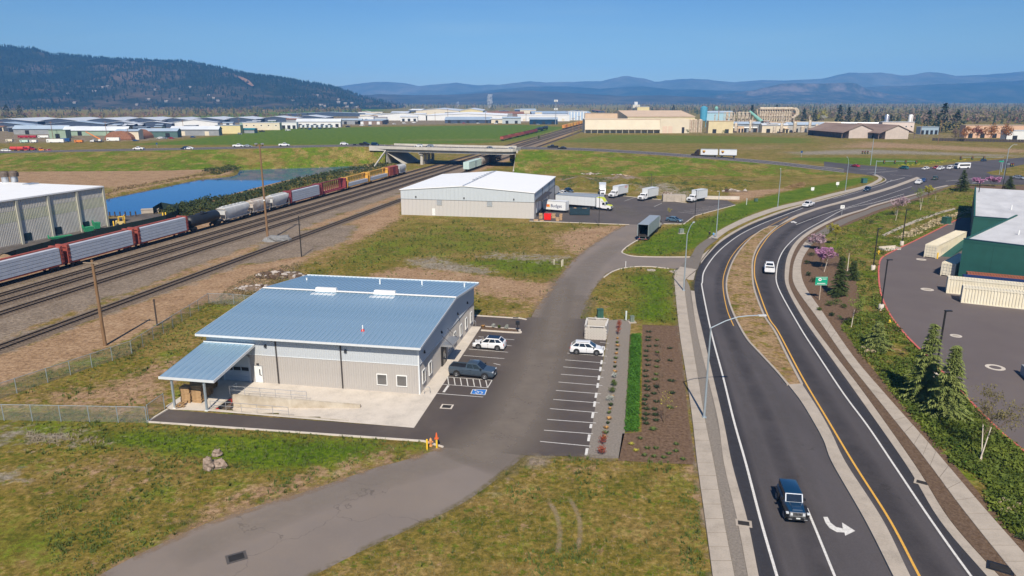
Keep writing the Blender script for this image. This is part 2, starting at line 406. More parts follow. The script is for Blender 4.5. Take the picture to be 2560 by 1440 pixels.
def ground_material(name, zoned=True, green=0.5, bald=.0):
 m, nt, b = nodes(name); L = nt.links.new
 b.inputs['Roughness'].default_value = .95; sock(b, 'Specular IOR Level').default_value = .1
 P = nt.nodes.new('ShaderNodeNewGeometry').outputs['Position']
 big = nz(nt, P, .035, 4); mid = nz(nt, P, .22, 6, .65); fine = nz(nt, P, 1.7, 5, .7); tiny = nz(nt, P, 9., 3, .7)
 mix = mth(nt, 'ADD', mth(nt, 'MULTIPLY', mid, .55), mth(nt, 'MULTIPLY', fine, .45))
 olive = ramp(nt, mix, (.35, (.060,.084,.010)), (.45, (.128,.112,.018)), (.54, (.205,.148,.032)), (.66, (.34,.235,.10)))
 lush = ramp(nt, mix, (.33, (.034,.072,.004)), (.48, (.075,.130,.006)), (.6, (.135,.172,.012)), (.7, (.22,.17,.04)))
 dirt = ramp(nt, mix, (.33, (.20,.12,.066)), (.5, (.32,.205,.118)), (.65, (.40,.275,.17)))
 grav = ramp(nt, mix, (.3, (.14,.105,.078)), (.5, (.215,.168,.125)), (.7, (.31,.245,.185)))
 dry = ramp(nt, mix, (.3, (.14,.125,.075)), (.5, (.25,.215,.165)), (.7, (.35,.31,.255)))
 if zoned:
  a = nt.nodes.new('ShaderNodeAttribute'); a.attribute_name = 'zone'
  sep = nt.nodes.new('ShaderNodeSeparateColor'); L(a.outputs['Color'], sep.inputs[0])
  ch = [sep.outputs[0], sep.outputs[1], sep.outputs[2], a.outputs['Alpha']]
 else: ch = None
 def wgt(c, nx):                              # zone weight broken up by noise
  q = mth(nt, 'ADD', c, mth(nt, 'MULTIPLY', mth(nt, 'SUBTRACT', nx, .5), 2.1))
  r = nt.nodes.new('ShaderNodeMapRange'); r.inputs[1].default_value = .34; r.inputs[2].default_value = .66
  L(q, r.inputs[0]); return r.outputs[0]
 base = mixc(nt, wgt(mth(nt, 'MULTIPLY', big, green), mid), olive, lush)
 n4 = nz(nt, P, .42, 7, .72); n5 = nz(nt, P, .95, 6, .75)
 n6 = nz(nt, P, .085, 6, .66); base = mixc(nt, mth(nt, 'MULTIPLY', smooth(nt, n6, .47, .58), .75), base, ramp(nt, mix, (.35, (.14,.095,.022)), (.5, (.235,.155,.05)), (.65, (.35,.24,.10))))
 base = mixc(nt, mth(nt, 'MULTIPLY', smooth(nt, n5, .53, .62), .75), base, lush)
 base = mixc(nt, mth(nt, 'MULTIPLY', smooth(nt, n4, .585-bald, .66-bald), .8), base, dirt)
 if ch:
  n2 = nz(nt, P, .6, 6, .7)
  base = mixc(nt, wgt(ch[1], mix), base, lush)
  base = mixc(nt, wgt(ch[3], n2), base, dry)
  base = mixc(nt, wgt(ch[0], n2), base, dirt)
  base = mixc(nt, wgt(ch[2], mid), base, grav)
 v = mth(nt, 'ADD', .58, mth(nt, 'MULTIPLY', mth(nt, 'ADD', smooth(nt, tiny, .3, .7), smooth(nt, fine, .32, .68)), .44))
 mm = nt.nodes.new('ShaderNodeMix'); mm.data_type = 'RGBA'; mm.blend_type = 'MULTIPLY'; mm.inputs[0].default_value = 1
 L(base, mm.inputs[6]); L(v, mm.inputs[7]); L(mm.outputs[2], b.inputs['Base Color'])
 bp = nt.nodes.new('ShaderNodeBump'); bp.inputs['Strength'].default_value = .55; bp.inputs['Distance'].default_value = .35
 L(mth(nt, 'ADD', fine, mth(nt, 'MULTIPLY', tiny, .5)), bp.inputs['Height']); L(bp.outputs[0], b.inputs['Normal'])
 return m
GRD = ground_material('earth_and_grass'); BANKM2 = ground_material('slope_grass', False, 1.0, .03); BANKM = ground_material('bank_grass', False, 1.25)
gm.materials.append(GRD)
tag(link('ground', gm), kind='structure')
# ---------------------------------------------------------------- surfaces
def asphalt(name, c, patch=.12, crack=True, tint=(.30,.25,.20), dusty=0., streak=None):
 m, nt, b = nodes(name); L = nt.links.new
 b.inputs['Roughness'].default_value = .86; sock(b, 'Specular IOR Level').default_value = .3
 P = nt.nodes.new('ShaderNodeNewGeometry').outputs['Position']
 lo = nz(nt, P, .12, 5, .6, streak); hi = nz(nt, P, 6., 4, .8)
 f = mth(nt, 'ADD', mth(nt, 'MULTIPLY', lo, .6), mth(nt, 'MULTIPLY', hi, .4))
 col = ramp(nt, f, (.3, tuple(q*(1-patch*1.5) for q in c)), (.5, c), (.7, tuple(q*(1+patch*1.5) for q in c)))
 if dusty:
  dn = nz(nt, P, .07, 5, .65)
  r = nt.nodes.new('ShaderNodeMapRange'); r.inputs[1].default_value = .47; r.inputs[2].default_value = .68; r.inputs[4].default_value = dusty
  L(dn, r.inputs[0]); col = mixc(nt, r.outputs[0], col, tint)
 if crack:
  v = nt.nodes.new('ShaderNodeTexVoronoi'); v.feature = 'DISTANCE_TO_EDGE'; v.inputs['Scale'].default_value = .085
  wv = nt.nodes.new('ShaderNodeMix'); wv.data_type = 'VECTOR'; wv.inputs[0].default_value = .25
  n3 = nt.nodes.new('ShaderNodeTexNoise'); n3.inputs['Scale'].default_value = .25; n3.inputs['Detail'].default_value = 4; L(P, n3.inputs['Vector'])
  vm = nt.nodes.new('ShaderNodeVectorMath'); vm.operation = 'SCALE'; vm.inputs['Scale'].default_value = 9
  L(n3.outputs['Color'], vm.inputs[0]); va = nt.nodes.new('ShaderNodeVectorMath'); L(P, va.inputs[0]); L(vm.outputs[0], va.inputs[1])
  L(va.outputs[0], v.inputs['Vector'])
  cr = mth(nt, 'LESS_THAN', v.outputs['Distance'], .003)
  cr = mth(nt, 'MULTIPLY', cr, mth(nt, 'GREATER_THAN', nz(nt, P, .05, 2), .5))
  col = mixc(nt, mth(nt, 'MULTIPLY', cr, .42), col, (.028,.025,.022))
 L(col, b.inputs['Base Color'])
 bp = nt.nodes.new('ShaderNodeBump'); bp.inputs['Strength'].default_value = .25; bp.inputs['Distance'].default_value = .03
 L(hi, bp.inputs['Height']); L(bp.outputs[0], b.inputs['Normal'])
 return m
A_HW = asphalt('highway_asphalt', (.080,.071,.073), .26, True, streak=(1,.18,1))
A_HW2 = asphalt('overpass_asphalt', (.09,.08,.081), .14, False)
A_LOT = asphalt('lot_asphalt', (.078,.063,.057), .09, False, (.19,.155,.125), .35)
A_DRV = asphalt('drive_asphalt', (.195,.163,.142), .09, True, (.25,.2,.155), .5)
A_YRD = asphalt('yard_asphalt', (.09,.077,.073), .1, False, (.17,.14,.12), .4)
A_GRN = asphalt('back_lot_asphalt', (.125,.103,.099), .07, False, (.16,.135,.12), .4)
def concrete_mat(name, c, joint=None):
 m, nt, b = nodes(name); L = nt.links.new
 b.inputs['Roughness'].default_value = .85; sock(b, 'Specular IOR Level').default_value = .25
 P = nt.nodes.new('ShaderNodeNewGeometry').outputs['Position']
 f = mth(nt, 'ADD', mth(nt, 'MULTIPLY', nz(nt, P, .5, 6, .65), .65), mth(nt, 'MULTIPLY', nz(nt, P, 8, 3), .35))
 col = ramp(nt, f, (.3, tuple(q*.74 for q in c)), (.5, c), (.68, tuple(min(.85, q*1.14) for q in c)))
 L(col, b.inputs['Base Color']); return m
CON = concrete_mat('concrete', (.40,.345,.285)); CONW = concrete_mat('pale_concrete', (.56,.50,.43)); CONG = concrete_mat('bridge_concrete', (.47,.44,.39))
MULCH = M('bark_mulch', (.085,.05,.03), .95, 0, 0, 3, .8, 14, .1, col2=(.225,.148,.098), detail=8);
MULCHD = M('red_mulch', (.09,.056,.036), .95, 0, 0, 5, .8, 14, .1, col2=(.19,.13,.088))
GRAVEL = M('gravel', (.19,.165,.14), .95, 0, 0, 5, .9, 16, .1, col2=(.31,.27,.23))
WHITE = M('road_paint_white', (.50,.48,.45), .7, 0, 0, 5, col2=(.76,.74,.70)); YELL = M('road_paint_yellow', (.58,.30,.05), .7, 0, 0, 5, col2=(.76,.43,.07))
WATER = None
m, nt, b = nodes('pond_water'); b.inputs['Base Color'].default_value = (.003,.075,.24,1); b.inputs['Roughness'].default_value = .04; sock(b,'Specular IOR Level').default_value = .32; b.inputs['IOR'].default_value = 1.33  # sky reflection is put into the blue base colour, with weak specular
P_ = nt.nodes.new('ShaderNodeNewGeometry').outputs['Position']
bp = nt.nodes.new('ShaderNodeBump'); bp.inputs['Strength'].default_value = .04; bp.inputs['Distance'].default_value = .05
nt.links.new(nz(nt, P_, .9, 3, .5, (1,.5,1)), bp.inputs['Height']); nt.links.new(bp.outputs[0], b.inputs['Normal']); WATER = m
POND_OUT = [(p[0]*1.0 + (1.2 if p[0] > -105 else -1.2), p[1]) for p in POND]
struct('pond_water', MB().sheet(POND, POND_Z), WATER)
LE = [(2199,440),(2214,449),(2204,457),(2160,472),(2082,495),(2007,515),(1945,535),(1870,565),(1807,602),(1770,637),(1749,665),(1739,695),(1736,728),(1742,770),(1756,830),(1782,940),(1808,1050),(1830,1160),(1868,1300),(1896.5,1440),(1924,1570)]
RE = [(2367,463),(2335,470),(2285,485),(2185,512),(2160,522),(2095,542),(2032,572),(1992,602),(1970,637),(1962,680),(1967,720),(2004,790),(2077,894),(2138,980),(2263.6,1160),(2348,1300),(2466,1440),(2580,1570)]
le = sgl(LE); re = sgl(RE)
XS = GL([(2430,450),(2480,437),(2560,432),(2700,425),(2700,402),(2560,394),(2407,406),(2335,417),(2244,420.5),(2130,412),(2100,421),(2130,434),(2175,439)])
struct('highway', MB().sheet(re[::-1]+le[::-1][::-1] if False else le + re[::-1], .02), A_HW)
struct('intersection', MB().sheet(GL([(2199,441),(2130,433),(2060,424),(2060,404),(2100,408),(2244,420.5),(2335,417),(2407,406),(2560,393.5),(2760,380),(2760,398),(2560,411),(2465,431),(2480,437),(2560,441),(2700,446),(2700,465),(2560,462),(2400,461),(2367,464),(2280,470),(2204,457),(2214,449)]), .012), A_HW)
def band(name, A, B, z, m, h=None):
 a = sgl(A); b_ = sgl(B); P = a + b_[::-1]
 mb = MB()
 if h: mb.prism(P, z, z+h)
 else: mb.sheet(P, z)
 return struct(name, mb, m)
SWL1 = [(1770,597),(1742,617),(1728,640),(1700,668),(1686,690),(1687.5,727),(1698,830),(1715,940),(1730.4,1050),(1742.6,1160),(1762,1300),(1780.6,1440),(1798,1570)]
SWL2 = [(1795,598),(1765,622),(1752,650),(1742,675),(1714,700),(1712,727),(1726,830),(1744,940),(1762.5,1050),(1785,1160),(1809,1300),(1836,1440),(1862,1570)]
GRL2 = [(1716,700),(1727,727),(1742.6,830),(1768.6,940),(1794.6,1050),(1810,1160),(1842.8,1300),(1869.6,1440),(1896,1570)]
band('planter_strip', [(1714,700)]+SWL2[5:], GRL2, .012, GRAVEL)
band('gutter', GRL2[1:], LE[12:], .03, CON, .03)
PV1 = band('pavement', SWL1, SWL2, .02, M('joint_dark', (.16,.135,.11), .9), .11)
UP1 = [(1770,597),(1807,572),(1870,542),(1945,517),(2020,500),(2082,484),(2160,465),(2190,452),(2196,444),(2180,437)]
UP2 = [(1790,600),(1825,575),(1885,547),(1955,523),(2025,506),(2088,489),(2164,469),(2198,455),(2206,446),(2192,437)]
band('pavement', UP1, UP2, .02, CON, .11)
band('gutter', [(1752,655),(1778,624),(1812,592),(1874,558),(1948,529),(2010,511),(2084,492),(2161,470),(2203,456),(2213,448),(2199,439)], [(1752,660),(1772,635),(1808,601),(1871,564),(1946,534.5),(2008,514.5),(2083,494.5),(2161,471.5),(2205,457),(2216,449),(2203,440)], .03, CON, .05)
struct('pavement', MB().prism(GL([(1752,652),(1741,672),(1734,700),(1722,700),(1700,690),(1672,678),(1700,672),(1735,672),(1752,640),(1775,622)]), .014, .034), CON)
GR1 = [(2367,463),(2335,470),(2285,485),(2185,512),(2160,522),(2095,542),(2032,572),(1992,602),(1970,637),(1962,680),(1967,720),(2004,790),(2077,894),(2138,980),(2263.6,1160),(2348,1300),(2466,1440),(2580,1570)]
GR2 = [(2372,465),(2338,472),(2290,487),(2190,514.5),(2163,525),(2099,546),(2040,576),(2002,604),(1981,640),(1973,680),(1976,720),(2022,799),(2089,890),(2157,979),(2285,1160),(2373.5,1300),(2496,1440),(2612,1570)]
BR2 = [(2373,464.5),(2340,473),(2293,489),(2193,517),(2165,527.5),(2102,550),(2048,579),(2012,606),(1990,642),(1981,680),(1988.6,720),(2046.6,802),(2108,891),(2175,977),(2306,1142),(2397,1265),(2520,1420),(2640,1570)]
SR2 = [(2378,465),(2344,476),(2299,493),(2200,524),(2172,535),(2112,560),(2062,590),(2028,614),(2007,648),(2003,682),(2014.6,720),(2056,781),(2132,891),(2214.7,989),(2320,1108),(2449,1260),(2590,1420),(2720,1570)]
band('gutter', GR1, GR2, .03, CON, .03); band('mulch_strip', GR2, BR2, .03, MULCHD, .08); PV2 = band('pavement', BR2, SR2, .02, MATS['joint_dark'], .11)
def slabs(o, A, B, z0, z1, step):
 a, b_ = sgl(A, 12), sgl(B, 12); acc = 0; cut = [0]
 for k in range(1, len(a)):
  acc += math.dist(a[k], a[k-1])
  if acc >= step: cut.append(k); acc = 0
 for k0, k1 in zip(cut, cut[1:]):
  P = [Vector(p) for p in (a[k0], b_[k0], b_[k1], a[k1])]; c = sum(P, Vector((0,0)))/4; g = rnd.uniform(-.006,.006)
  part('slab', MB().prism([tuple(c+(p-c)*(1-.045/max(.3,(p-c).length))) for p in P], z0, z1+g), CON, o)
slabs(PV1, SWL1[3:], SWL2[3:], .10, .15, 1.7); slabs(PV2, BR2[7:], SR2[7:], .10, .15, 1.9)
MD1 = [(1945,565),(1912,572),(1875,598),(1842,637),(1822,680),(1816,720),(1828,772),(1863,842),(1900,885),(1940,928),(1970,964)]
MD2 = [(1945,565),(1915,592),(1895,617),(1882,650),(1881,692),(1887,730),(1910,790),(1936.6,830),(1970,897),(2004,962)]
md1, md2 = sgl(MD1), sgl(MD2)
struct('median_bed', MB().prism(md1+md2[::-1], .02, .12), ground_material('median_weeds', False, .1, .16))
mk = MB(); kerb(mk, md1, .3, .16, .02); kerb(mk, md2, .3, .16, .02); struct('kerb', mk, CON)
CM1 = [(1970,964),(2001,1004),(2031,1053),(2059,1105),(2080,1160),(2160,1300),(2230.7,1440),(2296,1570)]
CM2 = [(2004,962),(2047,1029),(2078,1085),(2114,1160),(2204,1300),(2272.7,1440),(2340,1570)]
band('concrete_median', CM1, CM2, .02, CON, .15)
band('concrete_median', [(1945,565),(1985,541),(2046,519.5),(2098,505),(2160,487.5),(2230,466),(2292,443)], [(1945,565),(1992,543.5),(2052,522),(2104,508),(2166,491),(2238,469),(2300,446)], .02, CON, .15)
ln = MB()
ribbon(ln, sgl([(2008,520),(1945,544),(1895,564),(1845,590),(1795,630),(1762,675),(1756,705),(1755.5,720),(1778,830),(1807,940),(1834,1050),(1865,1160),(1901.5,1300),(1942,1440),(1980,1570)]), .22, .03)
ribbon(ln, sgl([(2017,1271),(2040,1326),(2086,1439),(2140,1570)]), .2, .03)
ribbon(ln, sgl([(2260,485),(2185,507),(2115,522),(2057,552),(2007,580),(1970,612),(1950,642),(1941,680),(1946,720),(1998,815),(2047,891),(2108,983),(2169,1065),(2233,1160),(2327,1300),(2427,1440),(2530,1570)]), .2, .03)
ribbon(ln, sgl([(1990,562),(2075,531),(2160,506),(2280,466)]), .16, .03)
ribbon(ln, sgl([(2083,497),(2160,476),(2208,461),(2230,450)]), .14, .03)
for a, b_ in (((2150,424),(2215,423)),((2168,433),(2244,427)),((2225,437),(2280,440)),((2262,444),(2215,456)),((2365,453),(2440,446)),((2430,458),(2500,446))): ribbon(ln, GL([a, b_]), .3, .03)
struct('road_line', ln, WHITE)
yl = MB()
ribbon(yl, sgl([(2270,452),(2160,490),(2095,507),(2020,531),(1970,555),(1932,580),(1907,610),(1890,642),(1886,680),(1892,712),(1920,790),(1946,830),(2004,940),(2071,1053),(2135,1160),(2224,1300),(2298,1440),(2370,1570)]), .2, .03)
ribbon(yl, sgl([(1970,542),(1920,567),(1870,597),(1832,637),(1812,680),(1807.5,717),(1817,772),(1834,815)]), .14, .03)
struct('road_line', yl, YELL)
arw = MB()
arw.sheet(GL([(2058,1293),(2069,1293),(2076,1307),(2090,1318),(2107,1322),(2105,1307),(2138,1328),(2113,1340),(2111,1332),(2092,1331),(2074,1321),(2064,1308)]), .03)
arw.sheet(GL([(1976,554.5),(1984,553),(1993,557),(1989,558.5),(1983,556),(1979,557)]), .03)
struct('road_arrow', arw, WHITE)
# ---------------------------------------------------------------- drive, lot, yard
DL = [(60,1545),(246,1440),(312,1404),(422,1350),(523,1306),(625,1271),(742,1236),(859,1197),(937,1170),(1000,1154),(1070,1132),(1105,1118)]
DR = [(560,1545),(781,1440),(898,1381),(1000,1334),(1150,1262),(1240,1200),(1290,1158),(1316,1137)]
struct('driveway', MB().sheet(sgl(DL)+sgl(DR)[::-1], .014), A_DRV)
UL = [(1328,794),(1345,765),(1400,692),(1440,645),(1490,606),(1545,572),(1572,561)]
UR = [(1450,797),(1480,730),(1510,692),(1535,676),(1570,668),(1620,666),(1672,671),(1736,673),(1749,652),(1730,645),(1640,642),(1585,640),(1560,634),(1556,628),(1575,612),(1610,590),(1650,566),(1662,558)]
struct('driveway', MB().sheet(sgl(UL)+sgl(UR)[::-1], .014), A_DRV)
LOT = [(369,1055),(420,1024),(520,1032),(1035,1070),(1203,817),(1178,816),(1176,789),(1303,797),(1328,793),(1450,797),(1512,797),(1516,852),(1494,980),(1469,1142),(1316,1139),(1108,1119),(1060,1103),(500,1064)]
struct('parking_lot', MB().sheet(GL(LOT), .02), A_LOT)
YARD = [(1322,552),(1340,528),(1378,488),(1436,482.5),(1495,484),(1571,492),(1641,499),(1716,508),(1766,498),(1818,501),(1838,512),(1737,539),(1709,560),(1659,559),(1610,562),(1573,561)]
struct('truck_yard', MB().sheet(GL(YARD), .02), A_YRD)
kb = MB()
kerb(kb, GL([(369,1056),(500,1065),(1060,1104),(1108,1119)]), .22, .13); kerb(kb, GL([(369,1055),(420,1024)]), .22, .13)
kerb(kb, GL([(1176,789),(1303,797),(1316,800)]), .3, .13)
kerb(kb, GL([(1322,553),(1573,562)]), .25, .13)
kerb(kb, GL([(1436,482),(1495,483.5),(1571,491.5),(1641,498.5),(1716,507.5)]), .25, .13); kerb(kb, GL([(1838,513),(1737,540),(1710,560.5),(1659,560)]), .25, .14)
kerb(kb, sgl([(1736,643),(1640,643),(1585,641),(1560,635),(1556,628),(1575,612),(1600,598)]), .3, .13)
kerb(kb, sgl([(1510,694),(1535,678),(1570,669),(1620,667),(1672,672)]), .25, .13)
struct('kerb', kb, CONW)
ap = MB()
PIT = [(-21.6,-8.2),(-21.6,-5.0),(-5.5,-5.2),(-5.5,-8.3)]      # dock ramp, local to the building
def S1(r, s, z=0): return (*B1(r, s), z)
c1 = [G(425,1023), B1(-21.6,-8.6)]
ap.sheet([G(425,1024), B1(-21.6,-8.75), B1(-21.6,2), B1(-27.6,2), B1(-27.6,-8.5)], .024)
ap.sheet([B1(-21.6,-5.0), B1(-5.5,-5.0), B1(-5.5,2), B1(-21.6,2)], .024)
ap.sheet([B1(-21.6,-8.75), G(1035,1070), B1(-5.5,-8.2), B1(-21.6,-8.2)], .024)
ap.sheet([B1(-5.5,-8.2), G(1035,1070), G(1203,817), G(1178,816), B1(-1,2), B1(-5.5,2)], .024)
struct('concrete_apron', ap, CONW)
ramp_ = MB(); ramp_.poly([S1(-21.6,-8.2,-1.25), S1(-5.5,-8.2,.02), S1(-5.5,-5,.02), S1(-21.6,-5,-1.25)])
struct('dock_ramp', ramp_, CONW)
wl_ = MB()
for s0, s1 in ((-5.0,-4.75),(-8.45,-8.2)):
 P = [B1(-21.6,s0), B1(-5.5,s0), B1(-5.5,s1), B1(-21.6,s1)]
 wl_.prism(P, -1.6, .03 if s0 < -6 else .42)
wl_.prism([B1(-21.85,-8.45), B1(-21.6,-8.45), B1(-21.6,-4.75), B1(-21.85,-4.75)], -1.6, .03)
solo('retaining_wall', wl_, M('stained_concrete', (.36,.30,.22), .9, 0, 0, .8, col2=(.55,.49,.40)), 'pale stained concrete retaining wall of the sunken dock ramp', 'wall')
st = MB()
def seg(mb, a, b, w, z=.03): ribbon(mb, GL([a, b]), w, z)
for a, b_ in (((1350,1104),(1476,1116)),((1360,1076),(1482,1085)),((1368,1049),(1490,1058)),((1375,1022),(1494,1032)),((1383,999),(1499,1008)),((1390,976.5),(1502,985)),((1396,955.5),(1506,964.5)),((1402,936),(1508,944)),((1408,917.5),(1511,926)),((1413,900),(1514,908)),((1418,883),(1517,891)),((1494,868),(1520,874)),((1500,856),(1522,859))): seg(st, a, b_, .11)
ribbon(st, GL([(1465,1139),(1512,858)]), .28, .034, (2.0, .8))
for a, b_ in (((1196,842),(1286,850)),((1212,860),(1279,865)),((1172,873),(1270,881)),((1159,889),(1261,897)),((1234,909),(1251,913)),((1092,984),(1208,993)),((1106,961),(1219,970)),((1119,943),(1230,951)),((1219,970),(1230,951))): seg(st, a, b_, .11)
for k in range(7):
 t = k/7; t2 = min(1, t+.12)
 a = (1119+111*t, 943+8*t); b_ = (1106+113*(t+.14), 961+9*(t+.14)); seg(st, a, (min(b_[0],1219), b_[1]), .11)
seg(st, (1121,964),(1109,981), .3)
for a, b_ in (((1640,500),(1690,506)),): pass
for k in range(8): seg(st, (1695+k*17-(k*2), 530-k*2.6), (1748+k*14, 535-k*3.2), .14)
for a, b_ in (((1560,503),(1590,493)),((1500,487),(1498,497)),((1635,517),(1655,508))): seg(st, a, b_, .14)
struct('parking_line', st, WHITE)
bd = MB().sheet(GL([(1182,974),(1217,974.5),(1212,988),(1177,985)]), .032); struct('parking_badge', bd, M('badge_blue', (.02,.16,.50), .7))
wb = MB(); wc = G(1197,980)
for (a, b_) in (((1186,977),(1194,978)),((1194,978),(1196,983)),((1196,979.5),(1203,979.5)),((1203,979.5),(1206,984))): seg(wb, a, b_, .1, .036)
ring = []
cx_, cy_ = G(1198,982.5)
for k in range(13): t = 2.6+k/12*4.4; ring.append((cx_+.42*math.cos(t), cy_+.42*math.sin(t)))
ribbon(wb, ring, .09, .036)
hd = G(1188,976); wb.sheet([(hd[0]+.12*math.cos(k), hd[1]+.12*math.sin(k)) for k in [i*math.pi/4 for i in range(8)]], .036)
for a, b_ in (((1182,974),(1217,974.5)),((1217,974.5),(1212,988)),((1212,988),(1177,985)),((1177,985),(1182,974))): seg(wb, a, b_, .1, .036)
struct('parking_badge', wb, WHITE)
WZ = [0.]
def wear(name, pts, w, col, amt, z, grain=.6):
 WZ[0] += .0004; z += WZ[0]
 L = [Vector(p[:2]) for p in pts]; me = bpy.data.meshes.new(name); V, Fc, A = [], [], []; cols = (-1,-.6,-.25,.25,.6,1)
 for i, p in enumerate(L):
  t = (L[min(i+1,len(L)-1)]-L[max(i-1,0)]).normalized(); nv = Vector((-t.y,t.x)); e = min(1, i/3, (len(L)-1-i)/3)
  ww = w[0]+(w[1]-w[0])*i/(len(L)-1)
  for c in cols: q = p+nv*c*ww; V.append((q.x,q.y,z)); A.append((1-abs(c))**.8*e)
 n = len(cols)
 for i in range(len(L)-1):
  for k in range(n-1): Fc.append((i*n+k+n,i*n+k,i*n+k+1,i*n+k+n+1)[::-1])
 me.from_pydata(V, [], Fc); a = me.attributes.new('fade','FLOAT','POINT'); a.data.foreach_set('value', A)
 m, nt, b = nodes(name); at = nt.nodes.new('ShaderNodeAttribute'); at.attribute_name = 'fade'; P = nt.nodes.new('ShaderNodeNewGeometry').outputs['Position']
 b.inputs['Base Color'].default_value = (*col,1); b.inputs['Roughness'].default_value = .9
 f = mth(nt, 'MULTIPLY', at.outputs['Fac'], mth(nt, 'ADD', 1-grain*.5, mth(nt, 'MULTIPLY', mth(nt, 'SUBTRACT', nz(nt, P, .35, 6, .7), .5), grain*3)))
 nt.links.new(mth(nt, 'MULTIPLY', f, amt, True), b.inputs['Alpha']); me.materials.append(m); return tag(link(name, me), kind='structure')
DU = (.205,.17,.138)
wear('dust_layer', sgl([(1440,735),(1400,790),(1375,850),(1345,930),(1310,1010),(1270,1075),(1215,1120),(1150,1160)]), (5.0,5.8), DU, 1.0, .026, .25)
wear('dust_layer', sgl([(1410,690),(1395,760),(1385,830),(1365,900)]), (3,2.6), DU, .9, .026, .25)
wear('dust_layer', sgl([(1560,600),(1480,660),(1420,750),(1395,800)]), (3.2,3.4), (.235,.20,.165), .7, .0165)
wear('dust_layer', sgl([(1590,545),(1540,520),(1480,505)]), (5,5), (.17,.15,.125), .6, .0265)
for o_, dk in ((0,.8),):
 wear('tyre_wear', sgl([(2010,517.5),(1945,540),(1870,570),(1800,612),(1758,650),(1745,700),(1744,740),(1768,840),(1794,940),(1822,1050),(1848,1160),(1885,1300),(1920,1440),(1960,1570)]), (1.2,1.5), (.034,.034,.042), .95, .0235, .4)
 wear('tyre_wear', sgl([(1960,555),(1880,590),(1828,635),(1800,690),(1800,750),(1830,850),(1880,960),(1930,1080),(1975,1200),(2020,1330),(2060,1450),(2090,1560)]), (1.0,1.3), (.042,.038,.042), .55, .0235, .7)
 wear('tyre_wear', sgl([(2100,519),(2000,560),(1940,610),(1915,660),(1912,720),(1945,800),(2000,900),(2060,1000),(2140,1130),(2240,1290),(2340,1440),(2420,1560)]), (1.5,1.5), (.040,.036,.040), .6, .0235, .6)
 wear('tyre_wear', sgl([(1975,612),(1955,650),(1950,690),(1960,730),(2005,810),(2070,908),(2130,992),(2200,1080),(2290,1210),(2380,1340),(2460,1450),(2540,1560)]), (1.0,1.2), (.036,.036,.044), .9, .0235, .4)
 wear('tyre_wear', sgl([(1870,880),(1925,970),(1975,1080),(2020,1200),(2060,1320),(2110,1450)]), (.9,.9), (.12,.108,.108), .5, .024, .9)
 wear('tyre_wear', sgl([(1812,860),(1850,960),(1885,1080),(1918,1200),(1955,1330),(1990,1450)]), (.7,.7), (.12,.108,.108), .45, .024, .9)
wear('dust_layer', sgl([(420,1400),(640,1310),(900,1215),(1120,1150),(1240,1110)]), (2.2,2.2), (.26,.22,.18), .55, .0165)
wear('bare_track', sgl([(1370,1250),(1392,1290),(1400,1340),(1392,1390)]), (.3,.3), (.36,.27,.17), .8, .03); wear('bare_track', sgl([(1420,1240),(1446,1290),(1450,1340),(1440,1385)]), (.28,.28), (.36,.27,.17), .8, .03)
for nm_, P_e, c_e, a_e, w_e in (('verge_dirt', sgl(DL,8), (.28,.185,.105), 1.5, .8), ('verge_grass', sgl(DR,8), (.16,.125,.03), 1.3, .6), ('verge_dirt', sgl(UL,8), (.28,.19,.11), 1.4, .9), ('verge_dirt', sgl(UR[:6],8), (.22,.17,.07), 1.2, .5), ('verge_dirt', sgl(SWL1[3:],8), (.27,.2,.13), 1.2, .55), ('verge_grass', sgl([(369,1058),(500,1067),(760,1085),(1060,1106)],12), (.09,.11,.015), 1.3, .4), ('verge_dirt', sgl([(1316,1141),(1400,1143),(1470,1144),(1545,1150)],12), (.25,.2,.14), 1.3, .8)):
 wear(nm_, P_e, (w_e,w_e), c_e, a_e, .0365 if 'SWL' in nm_ else .03, 1.5)
struct('gravel_strip', MB().sheet(GL([(1523,800),(1578,798),(1571,900),(1562,1080),(1548,1146),(1492,1146),(1468,1142),(1494,980),(1516,862)]), .016), GRAVEL)
struct('mulch_bed', MB().sheet(GL([(1576,812),(1696,815),(1706,900),(1722,1050),(1739,1162),(1545,1152),(1556,1084),(1604,1080),(1606,812)]), .016), MULCH)
struct('swale_bottom', MB().sheet(GL([(1574,836),(1604,836),(1596,1080),(1562,1080)]), .018), MULCHD)
struct('planting_island', MB().prism(GL([(1203,826),(1292,832),(1294,826),(1270,823),(1205,817)]), .02, .14), MULCHD)
ki = MB(); kerb(ki, sgl([(1203,817),(1270,823),(1296,825),(1299,829),(1294,833),(1203,827)]), .3, .17); struct('kerb', ki, CONW)
ZR = {'n': [(-200,384,3.6),(0,383,5),(210,379.3,6),(430,375.5,7),(660,371,7.8),(888,366.5,8.5),(964,369.5,8.5),(1258,376.5,8.5),(1302,373.5,8.5),(1440,376,8),(1600,385,6.6),(1700,392,5.6),(1900,408,3.2),(2050,425,1.0),(2110,432,.1)],
      'f': [(-200,377,3.6),(0,376,5),(210,372.5,6),(430,369.5,7),(660,365,7.8),(840,359.6,8.5),(967,358,8.5),(1284,358,8.5),(1322,359,8.5),(1440,360.5,8),(1600,369,6.6),(1700,375.5,5.6),(1900,390,3.2),(2050,403.5,1.0),(2110,409,.1)],
      't': [(-200,432),(0,428),(210,428),(430,426),(660,418),(800,414),(957,409.5),(1246,428),(1300,433),(1440,437),(1600,440),(1700,440),(1900,441),(2060,441),(2120,441)]}
n_ = [(*G(x,y,z),z) for x,y,z in ZR['n']]; f_ = [(*G(x,y,z),z) for x,y,z in ZR['f']]; t_ = [(*G(x,y),0) for x,y in ZR['t']]
w_ = []
